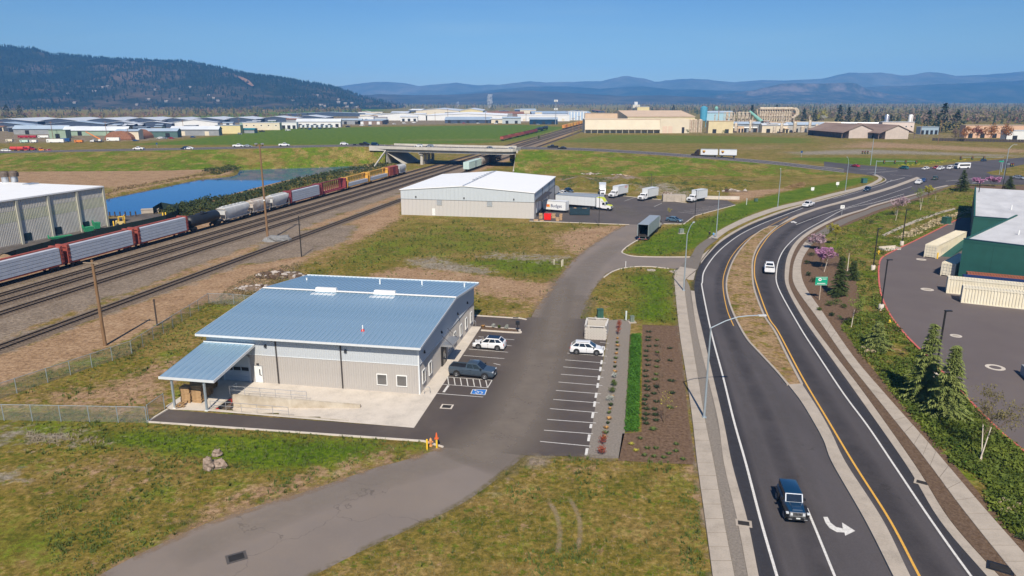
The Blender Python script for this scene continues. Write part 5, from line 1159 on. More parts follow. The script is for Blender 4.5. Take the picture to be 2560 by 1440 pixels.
def build_car(kind, pm, name, rim=None, simple=False):
 d = CAR[kind]; L, Wd = d['L'], d['W']; h = Wd/2; r = thing(name, None, None)
 hf, hb, zb = d['hf'], d['hb'], d['zb']; x0, x1 = -L/2, L/2
 def S(x, zt, w, z0=zb): return [(x,-w*.9,z0),(x,-w,z0+(zt-z0)*.35),(x,-w*.985,zt-.1),(x,-w*.88,zt),(x,w*.88,zt),(x,w*.985,zt-.1),(x,w,z0+(zt-z0)*.35),(x,w*.9,z0)]
 b = MB()
 if d.get('bed'):
  bx = d['c0']
  b.loft([S(x0,hb-.02,h*.96,zb+.15),S(x0+.12,hb,h),S(bx,hb,h),S(d['c1'],hf,h),S(x1-.55,hf-.06,h*.98),S(x1-.12,hf-.16,h*.93),S(x1,hf-.38,h*.86,zb+.12)])
  b.mat(1).box(x0+.16,bx-.1,-h*.76,h*.76,hb+.002,hb+.008); b.mat(0)
  for s in (-1,1): b.box(x0+.05,bx,min(s*h*.78,s*h*.9),max(s*h*.78,s*h*.9),hb,hb+.12)
  b.box(x0+.03,x0+.12,-h*.8,h*.8,hb,hb+.12)
 elif kind == 'jeep':
  b.loft([S(x0+.15,hb,h),S(.75,hb,h),S(1.0,hf,h*.94),S(x1-.25,hf-.06,h*.82),S(x1-.18,hf-.12,h*.8)])
  b.mat(1)
  for x in (-d['wb'],d['wb']):
   for s in (-1,1):
    y0, y1 = sorted((s*h*.8,s*(h+.16))); b.box(x-.62,x+.62,y0,y1,.93,1.0); b.box(x-.66,x-.58,y0,y1,.7,.95); b.box(x+.58,x+.66,y0,y1,.7,.95)
  b.box(x1-.1,x1+.12,-h*1.02,h*1.02,.5,.72); b.box(x0-.02,x0+.14,-h,h,.5,.72); b.mat(0)
 else:
  b.loft([S(x0,hb-.22,h*.86,zb+.12),S(x0+.1,hb-.04,h*.95),S(x0+.6,hb,h),S(0,(hf+hb)/2,h),S(d['c1'],hf,h),S(x1-.6,hf-.1,h*.97),S(x1-.15,hf-.22,h*.88),S(x1,hf-.4,h*.78,zb+.06)])
 b.mat(1).box(x0+.05,x1-.1,-h*.93,h*.93,zb-.06,zb+.06)
 for x in (-d['wb'],d['wb']):
  if kind != 'jeep':
   for s in (-1,1): b.tube((x,s*(h-.25),d['wr']+.04),(x,s*(h+.012),d['wr']+.04),d['wr']+.07,n=16)
 b.mat(0)
 c0, c1, t0, t1, Hh = d['c0'], d['c1'], d['t0'], d['t1'], d['H']; wb_, wt_ = h*.9, h*(.88 if kind == 'jeep' else .74)
 zr, zf = hb-.02, hf-.02
 P = [(c0,-wb_,zr),(c1,-wb_,zf),(c1,wb_,zf),(c0,wb_,zr),(t0,-wt_,Hh-.05),(t1,-wt_,Hh-.05),(t1,wt_,Hh-.05),(t0,wt_,Hh-.05)]
 P2 = [(t0+.1,-wt_*.9,Hh),(t1-.12,-wt_*.9,Hh),(t1-.12,wt_*.9,Hh),(t0+.1,wt_*.9,Hh)]
 b.add(P+P2,[(0,1,5,4),(1,2,6,5),(2,3,7,6),(3,0,4,7),(4,5,9,8),(5,6,10,9),(6,7,11,10),(7,4,8,11),(8,9,10,11)])
 def pane(q, u0, u1, v0, v1, out):
  A, B, C_, D = (Vector(P[i]) for i in q); n = (B-A).cross(D-A).normalized()*out; f = lambda u, v: tuple((A.lerp(B,u)).lerp(D.lerp(C_,u),v)+n); return [f(u0,v0),f(u1,v0),f(u1,v1),f(u0,v1)]
 panes = [('windscreen',(1,2,6,5),.07,.93,.08,.92),('rear_window',(3,0,4,7),.1,.9,.25,.9)]
 for nm, q in (('r',(0,1,5,4)),('l',(2,3,7,6))):
  segs = ((.07,.46),(.5,.9)) if kind != 'sedan' else ((.1,.47),(.5,.88))
  if kind in ('suv','van','jeep'): segs = ((.05,.3),(.33,.61),(.64,.92))
  if nm == 'l': segs = tuple((1-b_, 1-a) for a, b_ in segs)
  for a, b_ in segs: panes.append(('side_window',q,a,b_,.14,.88))
 mats = [pm, BLACK]
 if simple:
  b.k = 2
  for nm, q, a, b_, v0, v1 in panes: b.poly(pane(q,a,b_,v0,v1,.012))
  b.k = 1
  for x in (-d['wb'],d['wb']):
   for s in (-1,1): b.tube((x,s*(h-.22),d['wr']),(x,s*(h+.02),d['wr']),d['wr'],n=12)
  part('body', b, [pm, BLACK, CGLASS], r, True); return r
 part('body', b, mats, r, True)
 for nm, q, a, b_, v0, v1 in panes: part(nm, MB().poly(pane(q,a,b_,v0,v1,.012)), CGLASS, r)
 for x in (-d['wb'],d['wb']):
  for s in (-1,1):
   hh = h+(.12 if kind == 'jeep' else .02)
   w = part('wheel', MB().lathe([(d['wr']*.55,-.12),(d['wr']*.93,-.12),(d['wr'],-.07),(d['wr'],.07),(d['wr']*.93,.12),(d['wr']*.55,.12)],(0,0,0),20), TYRE, r, True, loc=(x,s*(hh-.12),d['wr'])); w.rotation_euler = (math.pi/2,0,0)
   rm_ = MB().lathe([(d['wr']*.62,-.02),(d['wr']*.6,.06),(d['wr']*.52,.03),(.06,.05)],(0,0,0),14);
   for k in range(5):
    a = k*math.pi*.4; rm_.obox((math.cos(a)*d['wr']*.3,math.sin(a)*d['wr']*.3,.05),d['wr']*.55,.07,.03,a)
   o = part('rim', rm_, rim or RIM, w); o.location = (0,0,-.07*s*-1*-1 if False else (-.075*s)); o.rotation_euler = (math.pi if s > 0 else 0,0,0)
 zl = hf-.3
 if kind == 'jeep':
  gx_ = x1-.17
  gr = part('grille', MB().box(gx_,gx_+.06,-h*.78,h*.78,.72,1.08), SILVER, r); part('windscreen_frame', MB().poly(pane((1,2,6,5),.0,1,.93,1.02,.02)).poly(pane((1,2,6,5),.0,1,-.02,.07,.02)).poly(pane((1,2,6,5),.0,.06,0,1,.02)).poly(pane((1,2,6,5),.94,1,0,1,.02)), LAMP, r); part('hood_bulge', MB().frus((.8,2.0,-.42,.42),(.85,1.95,-.36,.36),hf-.03,hf+.06), pm, r)
  for k in range(7): part('slot', MB().box(gx_+.061,gx_+.075,-.36+k*.108,-.28+k*.108,.77,1.04), BLACK, gr)
  for s in (-1,1): part('headlight', MB().tube((gx_,s*h*.6,.9),(gx_+.09,s*h*.6,.9),.1,n=12), LAMP, r); part('turn_lamp', MB().box(x1-.25,x1-.05,min(s*h*.9,s*(h+.14)),max(s*h*.9,s*(h+.14)),.95,1.06), LAMP, r)
  part('spare_wheel', MB().tube((x0-.12,0,1.0),(x0+.14,0,1.0),.4,n=16), TYRE, r); part('hood_latch', MB().box(1.1,1.2,-.45,-.4,1.13,1.17).box(1.1,1.2,.4,.45,1.13,1.17), BLACK, r)
  part('fog_lamp', MB().box(x1+.1,x1+.13,-h*.92,-h*.6,.54,.62).box(x1+.1,x1+.13,h*.6,h*.92,.54,.62), SILVER, r)
 else:
  for s in (-1,1):
   y0, y1 = sorted((s*h*.52,s*h*.86)); part('headlight', MB().box(x1-.24,x1-.06,y0,y1,zl,zl+.15), LAMP, r)
  part('grille', MB().box(x1-.08,x1-.015,-h*.45,h*.45,zl-.12,zl+.12), BLACK, r)
 for s in (-1,1):
  y0, y1 = sorted((s*h*.72,s*h*.93)); part('tail_light', MB().box(x0+.02,x0+.16,y0,y1,hb-.34,hb-.1), TAIL, r)
  mz = (hf+Hh)/2-.22; mx = c1-.3; y0, y1 = sorted((s*h*.95,s*(h+.18))); part('mirror', MB().box(mx-.1,mx+.08,y0,y1,mz-.06,mz+.1), BLACK, r)
  part('door_handle', MB().box(-.1,.1,min(s*h,s*(h+.02)),max(s*h,s*(h+.02)),(hf+hb)/2-.14,(hf+hb)/2-.1), BLACK, r)
  part('door_seam', MB().box(.0,.015,min(s*h*.9,s*(h+.004)),max(s*h*.9,s*(h+.004)),zb+.1,(hf+hb)/2-.03), BLACK, r)
 part('number_plate', MB().box(x0-.02,x0+.02,-.16,.16,zb+.35,zb+.47).box(x1+(.12 if kind == 'jeep' else -.02),x1+(.135 if kind == 'jeep' else .03),-.16,.16,zb+.12,zb+.24), PLATE, r)
 if kind == 'suv':
  for s in (-1,1): part('roof_rail', MB().box(t0+.1,t1-.1,min(s*wt_*.86,s*wt_*.92),max(s*wt_*.86,s*wt_*.92),Hh,Hh+.04), BLACK, r)
 return r
PC = {'white': paint('white',(.75,.75,.76)), 'black': paint('black',(.012,.012,.014)), 'slate': paint('slate',(.045,.065,.09)), 'navy': paint('navy',(.006,.035,.085)), 'blue': paint('blue',(.02,.07,.2)), 'red': paint('red',(.35,.015,.03)),
      'silver': paint('silver',(.42,.45,.48),.4), 'green': paint('green',(.05,.075,.06)), 'teal': paint('teal',(.02,.12,.13)), 'grey': paint('grey',(.13,.15,.17),.2), 'bluegrey': paint('bluegrey',(.09,.16,.22),.2), 'yellow': paint('yellow',(.75,.42,.03)), 'orange': paint('orange',(.65,.2,.03))}
PROTO = {}
def car(kind, colour, loc, rz, label, group='cars on the highway', simple=False):
 key = (kind, colour, simple); nm = {'sedan':'sedan_car','suv':'suv_car','van':'passenger_van','pickup':'pickup_truck','jeep':'jeep_car'}[kind]
 if nm == 'jeep_car': nm = 'off_road_car'
 if key not in PROTO: PROTO[key] = build_car(kind, PC[colour], nm, None, simple)
 c = put(PROTO[key], loc, rz, label, group); c['category'] = {'pickup':'pickup','van':'van'}.get(kind,'car'); c.scale = (1,1,1); return c
def gcar(kind, colour, rear, front, label, group='cars on the highway', simple=False, z=.025):
 a = Vector(G(*rear)); b_ = Vector(G(*front)); d = b_-a; c = (a+b_)/2
 return car(kind, colour, (c.x,c.y,z), math.atan2(d.y,d.x), label, group, simple)
gcar('pickup','slate',(1128,934),(1238,945),'dark slate pickup truck parked beside the accessible bay','vehicles parked in the lot')
gcar('suv','white',(1262,873),(1186,867),'white crossover with a black roof parked nose in to the pavement','vehicles parked in the lot')
gcar('suv','white',(1430,880),(1504,884),'white crossover parked below the block bin enclosure','vehicles parked in the lot')
c_ = COL.objects[-1]
while c_.parent: c_ = c_.parent
w1 = [o for o in COL.objects if o.get('label') == 'white crossover with a black roof parked nose in to the pavement'][0]; part('roof_panel', MB().box(-1.5,.2,-.66,.66,1.675,1.70), CGLASS, w1)
gcar('jeep','navy',(1962,1240),(1992,1312),'dark blue off road car driving towards us beside the white turn arrow')
gcar('pickup','white',(1924,694),(1921,664),'white pickup with a covered bed driving away round the bend')
gcar('pickup','white',(2035,513),(2005,521),'white pickup driving towards us on the left carriageway')
gcar('suv','navy',(2176,474),(2159,481),'dark blue van like car coming from the crossing on the left carriageway')
gcar('pickup','white',(2287,464),(2306,456),'large white pickup waiting at the crossing')
gcar('sedan','blue',(2299,459),(2318,449),'blue car in front of the large white pickup')
gcar('suv','green',(2328,453),(2347,446),'dark green car to the right of the large white pickup')
gcar('sedan','red',(2151,419),(2125,416),'dark red car leaving the crossing',)
gcar('suv','teal',(2272,424),(2246,421.5),'dark teal car at the mouth of the crossing')
gcar('sedan','white',(2323,423),(2304,425),'white saloon crossing ahead of the bus')
gcar('pickup','white',(2362,423),(2339,427),'white pickup waiting to the left of the bus')
gcar('sedan','red',(2347,421),(2334,422),'dark red car half hidden behind the white pickup at the stop line')
gcar('van','white',(2382,421),(2367,424),'white van tucked in beside the bus')
gcar('sedan','navy',(2451,404),(2467,402),'dark blue car alone on the far right arm of the crossing')
gcar('suv','silver',(2535,447),(2558,449),'silver car in the side street at the right edge')
bp_ = Vector(G(2404,422)); t = thing('shuttle_bus', 'white shuttle bus with a dark front waiting at the crossing', 'bus', (bp_.x,bp_.y,.03), math.atan2(-.25,-1))
part('body', MB().ext([(-4,.45),(3.6,.45),(4,.9),(3.9,1.8),(3.2,2.95),(-4,2.95)],-1.2,1.2), PC['white'], t)
part('side_window', MB().box(-3.6,2.6,-1.22,-1.2,1.5,2.3).box(-3.6,2.6,1.2,1.22,1.5,2.3), CGLASS, t); part('windscreen', MB().add([(3.93,-1.1,1.85),(3.93,1.1,1.85),(3.3,1.1,2.85),(3.3,-1.1,2.85)],[(0,1,2,3)]), CGLASS, t)
part('front_panel', MB().box(3.96,4.03,-1.15,1.15,.5,1.5), PC['navy'], t)
for x in (-2.6,2.6): part('wheel', MB().tube((x,-1.22,.5),(x,-.9,.5),.5,n=14).tube((x,.9,.5),(x,1.22,.5),.5,n=14), TYRE, t)
def ocar(kind, colour, px, lane, back, label):
 loc, a = road_at(px, lane); return car(kind, colour, loc, a + (math.pi if back else 0), label, 'cars on the overpass road', True)
for q in (('suv','navy',463,.25,True,'dark blue car on the overpass road left of the meadow'),('sedan','white',473,.2,True,'white saloon just behind the dark blue car on the overpass'),('pickup','white',347,.3,True,'white pickup at the far left of the overpass road'),('pickup','white',596,.75,False,'white pickup ahead of the floodlight pole on the overpass'),('sedan','silver',620,.7,False,'silver saloon close to the floodlight pole on the overpass'),('pickup','white',711,.75,False,'white pickup midway between the pole and the bridge'),('suv','white',861,.75,False,'white car nearing the left end of the bridge'),('suv','white',1047,.5,True,'white car on the bridge, leading the pair above the pier'),('suv','silver',1073,.5,True,'silver car on the bridge, following the white one'),('sedan','grey',1226,.4,False,'grey saloon near the right end of the bridge'),('sedan','silver',1278,.25,False,'silver saloon behind the right end block of the bridge'),('pickup','black',1382,.6,True,'black pickup on the overpass just right of the bridge'),('sedan','black',1405,.3,True,'black saloon next to the black pickup right of the bridge')): ocar(*q)
loc, a = road_at(912,.5); car('pickup','black',loc,a,'black pickup towing a flat trailer at the left end of the bridge','cars on the overpass road',True)
loc, a = road_at(938,.5); car('van','navy',loc,a,'dark blue van just left of the bridge parapet','cars on the overpass road',True)
loc, a = road_at(889,.5); t = thing('flat_trailer', 'dark flat trailer behind the black pickup on the overpass', 'trailer', loc, a); part('deck', MB().box(-3,2.6,-1.1,1.1,.6,.75), BLACK, t); part('wheel', MB().tube((-.6,-1.15,.4),(-.6,-.9,.4),.4,n=10).tube((-.6,.9,.4),(-.6,1.15,.4),.4,n=10), TYRE, t)
gcar('sedan','navy',(1412,477),(1432,482),'dark blue saloon parked at the corner of the white roofed warehouse','cars by the warehouse')
gcar('sedan','white',(1398,484),(1420,487),'white saloon parked in front of the dark blue one','cars by the warehouse')
gcar('sedan','silver',(1385,486),(1398,488.5),'silver saloon parked right against the warehouse wall','cars by the warehouse')
gcar('sedan','bluegrey',(1666,552),(1705,556),'blue grey saloon parked beside the long open trailer','cars by the warehouse')
TW = M('truck_white', (.74,.75,.75), .4, 0, .04, .6); TRAILER = M('trailer_side', (.66,.68,.69), .4, .1, .05, .6, stretch=(.3,1,1)); LIME = M('lime_paint', (.55,.60,.04), .4); ROOFG = M('trailer_roof', (.32,.36,.40), .5, .2, .05, .6)
def axle(root, x, w=1.2, r=.5, dual=True):
 for s in (-1,1):
  q = part('wheel', MB().lathe([(r*.5,-.15),(r*.95,-.15),(r,-.1),(r,.1),(r*.95,.15),(r*.5,.15)],(0,0,0),16), TYRE, root, True, loc=(x,s*(w-.15),r)); q.rotation_euler = (math.pi/2,0,0)
  part('rim', MB().lathe([(r*.52,-.12*s),(r*.5,-.14*s),(.1,-.1*s)],(0,0,0),10), RIM, q)
def cab(root, x0, mat, Hh=2.5, sleeper=0., top=None):
 """bonneted cab whose back wall stands at x0"""
 b = MB().ext([(x0,.75),(x0+2.9,.6),(x0+3.15,.75),(x0+3.1,1.45),(x0+2.7,1.65),(x0+1.55,1.75),(x0+1.15,Hh),(x0,Hh)],-1.05,1.05)
 part('cab', b, mat, root)
 part('windscreen', MB().add([(x0+1.55,-.92,1.83),(x0+1.55,.92,1.83),(x0+1.2,.88,Hh-.12),(x0+1.2,-.88,Hh-.12)],[(0,1,2,3)]), CGLASS, root)
 for s in (-1,1):
  part('side_window', MB().box(x0+.3,x0+1.1,min(s*1.05,s*1.062),max(s*1.05,s*1.062),1.75,Hh-.2), CGLASS, root); part('mirror', MB().box(x0+1.3,x0+1.45,min(s*1.15,s*1.3),max(s*1.15,s*1.3),1.7,2.2), BLACK, root)
  part('headlight', MB().box(x0+3.0,x0+3.16,min(s*.65,s*1.0),max(s*.65,s*1.0),.95,1.2), LAMP, root)
 part('grille', MB().box(x0+3.1,x0+3.17,-.55,.55,.85,1.4), M('grille_grey', (.12,.12,.13), .4, .5), root); part('bumper', MB().box(x0+2.9,x0+3.25,-1.1,1.1,.45,.72), BLACK, root)
 if sleeper:
  part('sleeper_cab', MB().ext([(x0-sleeper,.9),(x0,.9),(x0,2.9),(x0+1.0,2.7),(x0+.2,3.75),(x0-sleeper,3.9)],-1.15,1.15), mat, root)
  if top: part('roof_fairing', MB().ext([(x0-sleeper,3.82),(x0+1.0,2.72),(x0+1.05,2.78),(x0+.25,3.85),(x0-.5,4.0),(x0-sleeper,4.0)],-1.1,1.1), top, root); part('bonnet', MB().ext([(x0+1.5,1.77),(x0+2.7,1.67),(x0+3.1,1.47),(x0+3.1,1.53),(x0+2.75,1.73),(x0+1.5,1.84)],-.95,.95), top, root)
 axle(root, x0+2.3, 1.1)
def boxbody(root, x0, x1, z0, z1, mat, w=1.25, roof=None):
 part('box', MB().box(x0,x1,-w,w,z0,z1), mat, root); part('box_roof', MB().box(x0-.02,x1+.02,-w-.02,w+.02,z1,z1+.05), roof or mat, root)
 for s in (-1,1): part('side_rail', MB().box(x0,x1,min(s*w,s*(w+.025)),max(s*w,s*(w+.025)),z0,z0+.1).box(x0,x1,min(s*w,s*(w+.025)),max(s*w,s*(w+.025)),z1-.12,z1), SILVER, root)
 part('corner_post', MB().box(x1-.06,x1+.03,-w-.02,-w+.1,z0,z1).box(x1-.06,x1+.03,w-.1,w+.02,z0,z1), SILVER, root)
def box_truck(loc, rz, label, mat=None, L=7.3, name='box_truck'):
 t = thing(name, label, 'truck', loc, rz, 'white box trucks in the yard'); cab(t, 1.7, PC['white']);
 boxbody(t, 1.5-L, 1.5, 1.05, 3.9, TRAILER); part('chassis', MB().box(1.5-L,2.4,-.45,.45,.6,.95), BLACK, t); axle(t, 1.5-L+1.9)
 return t
def gtruck(rear, front, label, L=7.3):
 a = Vector(G(*rear)); b_ = Vector(G(*front)); d = (b_-a).normalized(); c = b_-d*4.9
 return box_truck((c.x,c.y,.025), math.atan2(d.y,d.x), label, None, L)
gtruck((1505,473),(1506,491.5),'white box truck seen nose on, first of the row of trucks')
bt2 = gtruck((1580,484),(1527,496),'white box truck with faded red lettering at the top of its side')
gtruck((1655,491),(1600,503),'white box truck with plain sides in the middle of the row')
gtruck((1766,499),(1722,507),'white box truck at the right end, by the concrete box',6.2)
rl = MB()
for k in range(6): rl.box(-2.6-.33*k-.24,-2.6-.33*k,-1.262,-1.255,3.0,3.5)
def textm(s, size, font_extr=.008):
 cu = bpy.data.curves.new('lettering','FONT'); cu.body = s; cu.size = size; cu.extrude = font_extr; cu.align_x = 'CENTER'; cu.align_y = 'CENTER'; cu.offset = size*.006
 o = bpy.data.objects.new('lettering', cu); COL.objects.link(o); dg = bpy.context.evaluated_depsgraph_get(); me = bpy.data.meshes.new_from_object(o.evaluated_get(dg)); bpy.data.objects.remove(o); return me
def decal(name, s, size, mat, root, loc, rot):
 me = textm(s, size); me.materials.clear(); me.materials.append(mat); o = link(name, me, root); o.location = loc; o.rotation_euler = rot; return o
part('red_lettering', MB().box(-4.9,-3.0,1.26,1.275,3.05,3.12).box(-4.9,-3.0,1.26,1.275,3.55,3.62).box(-4.9,-4.8,1.26,1.275,3.1,3.6).box(-4.5,-4.4,1.26,1.275,3.1,3.6).box(-4.1,-4.0,1.26,1.275,3.1,3.6).box(-3.7,-3.6,1.26,1.275,3.1,3.6).box(-3.3,-3.2,1.26,1.275,3.1,3.6), REDP, bt2)
def trailer(root, x0, x1, mat, roof, zf=1.15, zt=4.05, ribs=True):
 boxbody(root, x0, x1, zf, zt, mat, 1.29, roof); part('underframe', MB().box(x0,x1,-.5,.5,.85,1.13), BLACK, root)
 if ribs:
  for k in range(int((x1-x0)/1.2)):
   for s in (-1,1): part('rivet_seam', MB().box(x0+.5+k*1.2,x0+.53+k*1.2,min(s*1.29,s*1.30),max(s*1.29,s*1.30),zf+.12,zt-.12), SILVER, root)
def along(rear, front):
 a = Vector(G(*rear)); b_ = Vector(G(*front)); d = b_-a; return a, b_, math.atan2(d.y,d.x)
a, b_, an = along((1362,514),(1530,527)); u = Vector((math.cos(an),math.sin(an)));
t = thing('semi_trailer_truck', 'white semi truck with a lime green roof backed into the loading dock', 'truck', (b_.x,b_.y,.025), an)
cab(t, -3.25, PC['white'], 2.7, 1.6, LIME)
for x in (-6.0,-7.3): axle(t, x)
part('chassis', MB().box(-8,-3,-.45,.45,.65,1.0), BLACK, t)
trailer(t, -19.0, -5.2, TRAILER, ROOFG)
for x in (-16.5,-17.8): axle(t, x)
a2 = a + Vector((-u.y,u.x))*4.3
t = thing('semi_trailer', 'second white trailer backed into the dock behind the semi truck', 'trailer', (*(b_+Vector((-u.y,u.x))*4.2),.025), an, None)
trailer(t, -18.5, -4.9, TRAILER, ROOFG)
for x in (-16,-17.3): axle(t, x)
part('landing_leg', MB().box(-7.2,-7.0,-.9,-.7,0,.9).box(-7.2,-7.0,.7,.9,0,.9), BLACK, t)
a, b_, an = along((1352,527),(1418,532))
t = thing('rental_truck', 'white rental box truck body lettered Budget at the loading dock', 'truck', (b_.x,b_.y,.025), an)
boxbody(t, -7.6, 0, .75, 3.5, TW, 1.2); axle(t, -5.6, 1.15, .42); part('chassis', MB().box(-7.6,1.2,-.45,.45,.5,.75), BLACK, t); NAVYP = M('letter_navy', (.02,.035,.13), .5);
decal('lettering', 'Budget', 1.35, NAVYP, t, (-3.2,-1.215,2.0), (math.pi/2,0,0))
part('logo', MB().add([(-6.45,-1.23,1.55),(-5.75,-1.23,1.55),(-5.35,-1.23,2.4),(-6.45,-1.23,2.4)],[(0,1,2,3)]), M('logo_orange', (.75,.18,.03), .5), t)
part('logo', MB().add([(-6.0,-1.24,1.55),(-5.3,-1.24,1.55),(-5.3,-1.24,2.25)],[(0,1,2)]), M('logo_yellow', (.8,.45,.05), .5), t)
a, b_, an = along((1606,603),(1650,563))
t = thing('semi_trailer_truck', 'grey trailer with its rear doors open behind a white tractor on the lane', 'truck', (a.x,a.y,.02), an)
Lt = 15.5; zf, zt, w = 1.25, 4.1, 1.3; GT = M('trailer_grey', (.30,.35,.37), .5, .1, .05, .8)
part('side_wall', MB().box(0,Lt,-w,-w+.06,zf,zt), GT, t); part('side_wall', MB().box(0,Lt,w-.06,w,zf,zt), GT, t); part('trailer_roof', MB().box(0,Lt,-w,w,zt,zt+.05), ROOFG, t)
part('floor', MB().box(0,Lt,-w,w,zf-.15,zf), DARKM, t); part('front_wall', MB().box(Lt-.06,Lt,-w+.06,w-.06,zf,zt), GT, t)
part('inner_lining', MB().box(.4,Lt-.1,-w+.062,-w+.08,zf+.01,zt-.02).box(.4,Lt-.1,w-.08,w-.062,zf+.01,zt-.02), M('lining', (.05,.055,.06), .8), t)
part('rear_door', MB().box(.05,1.25,-w-.09,-w-.03,zf,zt), GT, t); part('rear_door', MB().box(.05,1.25,w+.03,w+.09,zf,zt), GT, t)
for k in range(12):
 for s in (-1,1): part('rivet_seam', MB().box(1.4+k*1.2,1.43+k*1.2,min(s*w,s*(w+.01)),max(s*w,s*(w+.01)),zf+.1,zt-.1), SILVER, t)
part('rear_bumper', MB().box(-.05,.05,-1.2,1.2,.5,.62).box(-.03,.03,-.8,-.7,.6,1.1).box(-.03,.03,.7,.8,.6,1.1), SILVER, t); part('reflector', MB().box(-.06,-.05,-1.1,-.5,.52,.6).box(-.06,-.05,.5,1.1,.52,.6), REDP, t)
for x in (1.9,3.2): axle(t, x)
axle(t, Lt-1.2); axle(t, Lt-2.5); part('chassis', MB().box(Lt-4,Lt+2,-.45,.45,.65,1.0), BLACK, t)
cab(t, Lt+1.9, PC['white'], 2.7, 1.4)
def gbox(name, px, py, L, w, h, rz, mat, lb, cat, z=.025):
 return thing(name, lb, cat, (*G(px,py),z), rz)
t = gbox('dumpster',1449,537,0,0,0,math.radians(-4),TEAL,'large dark blue green open dumpster topped with cardboard','dumpster')
part('bin', MB().box(-3,3,-1.15,-1.05,.15,2.1).box(-3,3,1.05,1.15,.15,2.1).box(-3,-2.9,-1.05,1.05,.15,2.1).box(2.9,3,-1.05,1.05,.15,2.1).box(-2.9,2.9,-1.05,1.05,.15,1.5), TEAL, t)
for k in range(9): part('rib', MB().box(-2.9+k*.72,-2.8+k*.72,-1.25,-1.15,.2,2.0), TEAL, t)
CARD = M('cardboard', (.42,.27,.15), .9, 0, .2, 1.5)
for k in range(9): part('cardboard_sheet', MB().obox((rnd.uniform(-2.5,2.5),rnd.uniform(-.7,.7),0),rnd.uniform(.7,1.3),rnd.uniform(.5,.9),.08,rnd.uniform(0,3),1.5+k*.07), CARD, t)
t = gbox('compactor_bin',1369,550,0,0,0,-.1,REDP,'bright red steel bin among cardboard stacks','bin')
part('bin', MB().frus((-.95,.95,-.8,.8),(-1.05,1.05,-.9,.9),.15,1.75), M('bright_red', (.75,.015,.012), .4, 0, .08, 1), t); part('lid', MB().box(-1.08,1.08,-.92,.92,1.75,1.85), MATS['bright_red'], t); part('caster', MB().box(-.8,-.65,-.7,-.55,0,.15).box(.65,.8,-.7,-.55,0,.15).box(-.8,-.65,.55,.7,0,.15).box(.65,.8,.55,.7,0,.15), BLACK, t)
for i, (px, py, w_, h_, lb) in enumerate(((1352,546,1.0,1.5,'tall cardboard stack left of the red bin'),(1339,552,1.3,.4,'low cardboard heap nearest the warehouse corner'),(1354,553,1.2,.3,'flat cardboard pile at the kerb left of the red bin'),(1384,545,1.1,1.3,'cardboard stack right of the red bin'),(1393,552,.9,1.0,'short cardboard stack second from the right'),(1402,550,.8,1.8,'narrow tall cardboard stack at the right end'))):
 t = thing('cardboard_stack', lb, 'cardboard', (*G(px,py),.025), rnd.uniform(-.2,.2), 'cardboard by the red bin'); n = max(1, int(h_/.3))
 for k in range(n): part('carton', MB().obox((rnd.uniform(-.06,.06),rnd.uniform(-.06,.06),0),w_,.9,h_/n-.01,rnd.uniform(-.1,.1),k*h_/n), CARD, t)
t = thing('concrete_bunker', 'plain pale concrete box standing at the back kerb of the truck yard', 'bunker', (*G(1684,503),.02), -.08); part('box', MB().box(-3.8,3.8,-1.4,1.4,0,2.3), CON, t)
for k in range(3): part('joint', MB().box(-3.8+k*2.5+1.2,-3.8+k*2.5+1.25,-1.415,-1.4,0,2.3), DARKM, t)
solo('retaining_wall', MB().obox((0,0,0),15,.5,1.1,-.13,0), CONW, 'long low concrete wall at the right end of the truck yard', 'wall', (*G(1793,498),0))
for px, py, ty, lb in ((1497,566,474,'slim black lamp pole on the front kerb of the truck yard'),(1737,546,476,'slim black lamp pole on the right kerb of the truck yard'),(1628,468,437,'slim black lamp pole behind the row of box trucks')):
 X, Y = G(px,py); h = Zat(X,Y,ty); t = thing('lamp_pole', lb, 'lamp pole', (X,Y,0), 0, 'black lamp poles of the truck yard'); part('pole', MB().box(-.07,.07,-.07,.07,0,h), BLACK, t); part('lamp_head', MB().box(-.5,.1,-.17,.17,h,h+.12), BLACK, t)
loc, a = road_at(1788,.7)
t = thing('double_trailer_truck', 'dark brown semi tractor hauling two grey trailers along the overpass road', 'truck', loc, a+math.pi)
BRN = M('brown_paint', (.025,.014,.010), .4); PKG = M('badge_gold', (.75,.42,.03), .5); PKB = M('badge_brown', (.12,.035,.02), .5)
cab(t, 9.2, BRN, 2.8, 1.2); axle(t, 8.0)
for x0 in (-1.1,-10.5):
 trailer(t, x0, x0+8.6, TRAILER, ROOFG, 1.2, 4.1, False); axle(t, x0+1.2); axle(t, x0+7.2)
 for s in (-1,1):
  part('emblem', MB().add([(x0+6.3,s*1.30,3.5),(x0+7.7,s*1.30,3.5),(x0+7.7,s*1.30,2.6),(x0+7.0,s*1.30,2.0),(x0+6.3,s*1.30,2.6)],[(0,1,2,3,4)]), PKB, t); part('emblem', MB().add([(x0+6.4,s*1.31,3.42),(x0+7.6,s*1.31,3.42),(x0+7.6,s*1.31,3.1),(x0+6.4,s*1.31,2.9)],[(0,1,2,3)]), PKG, t)
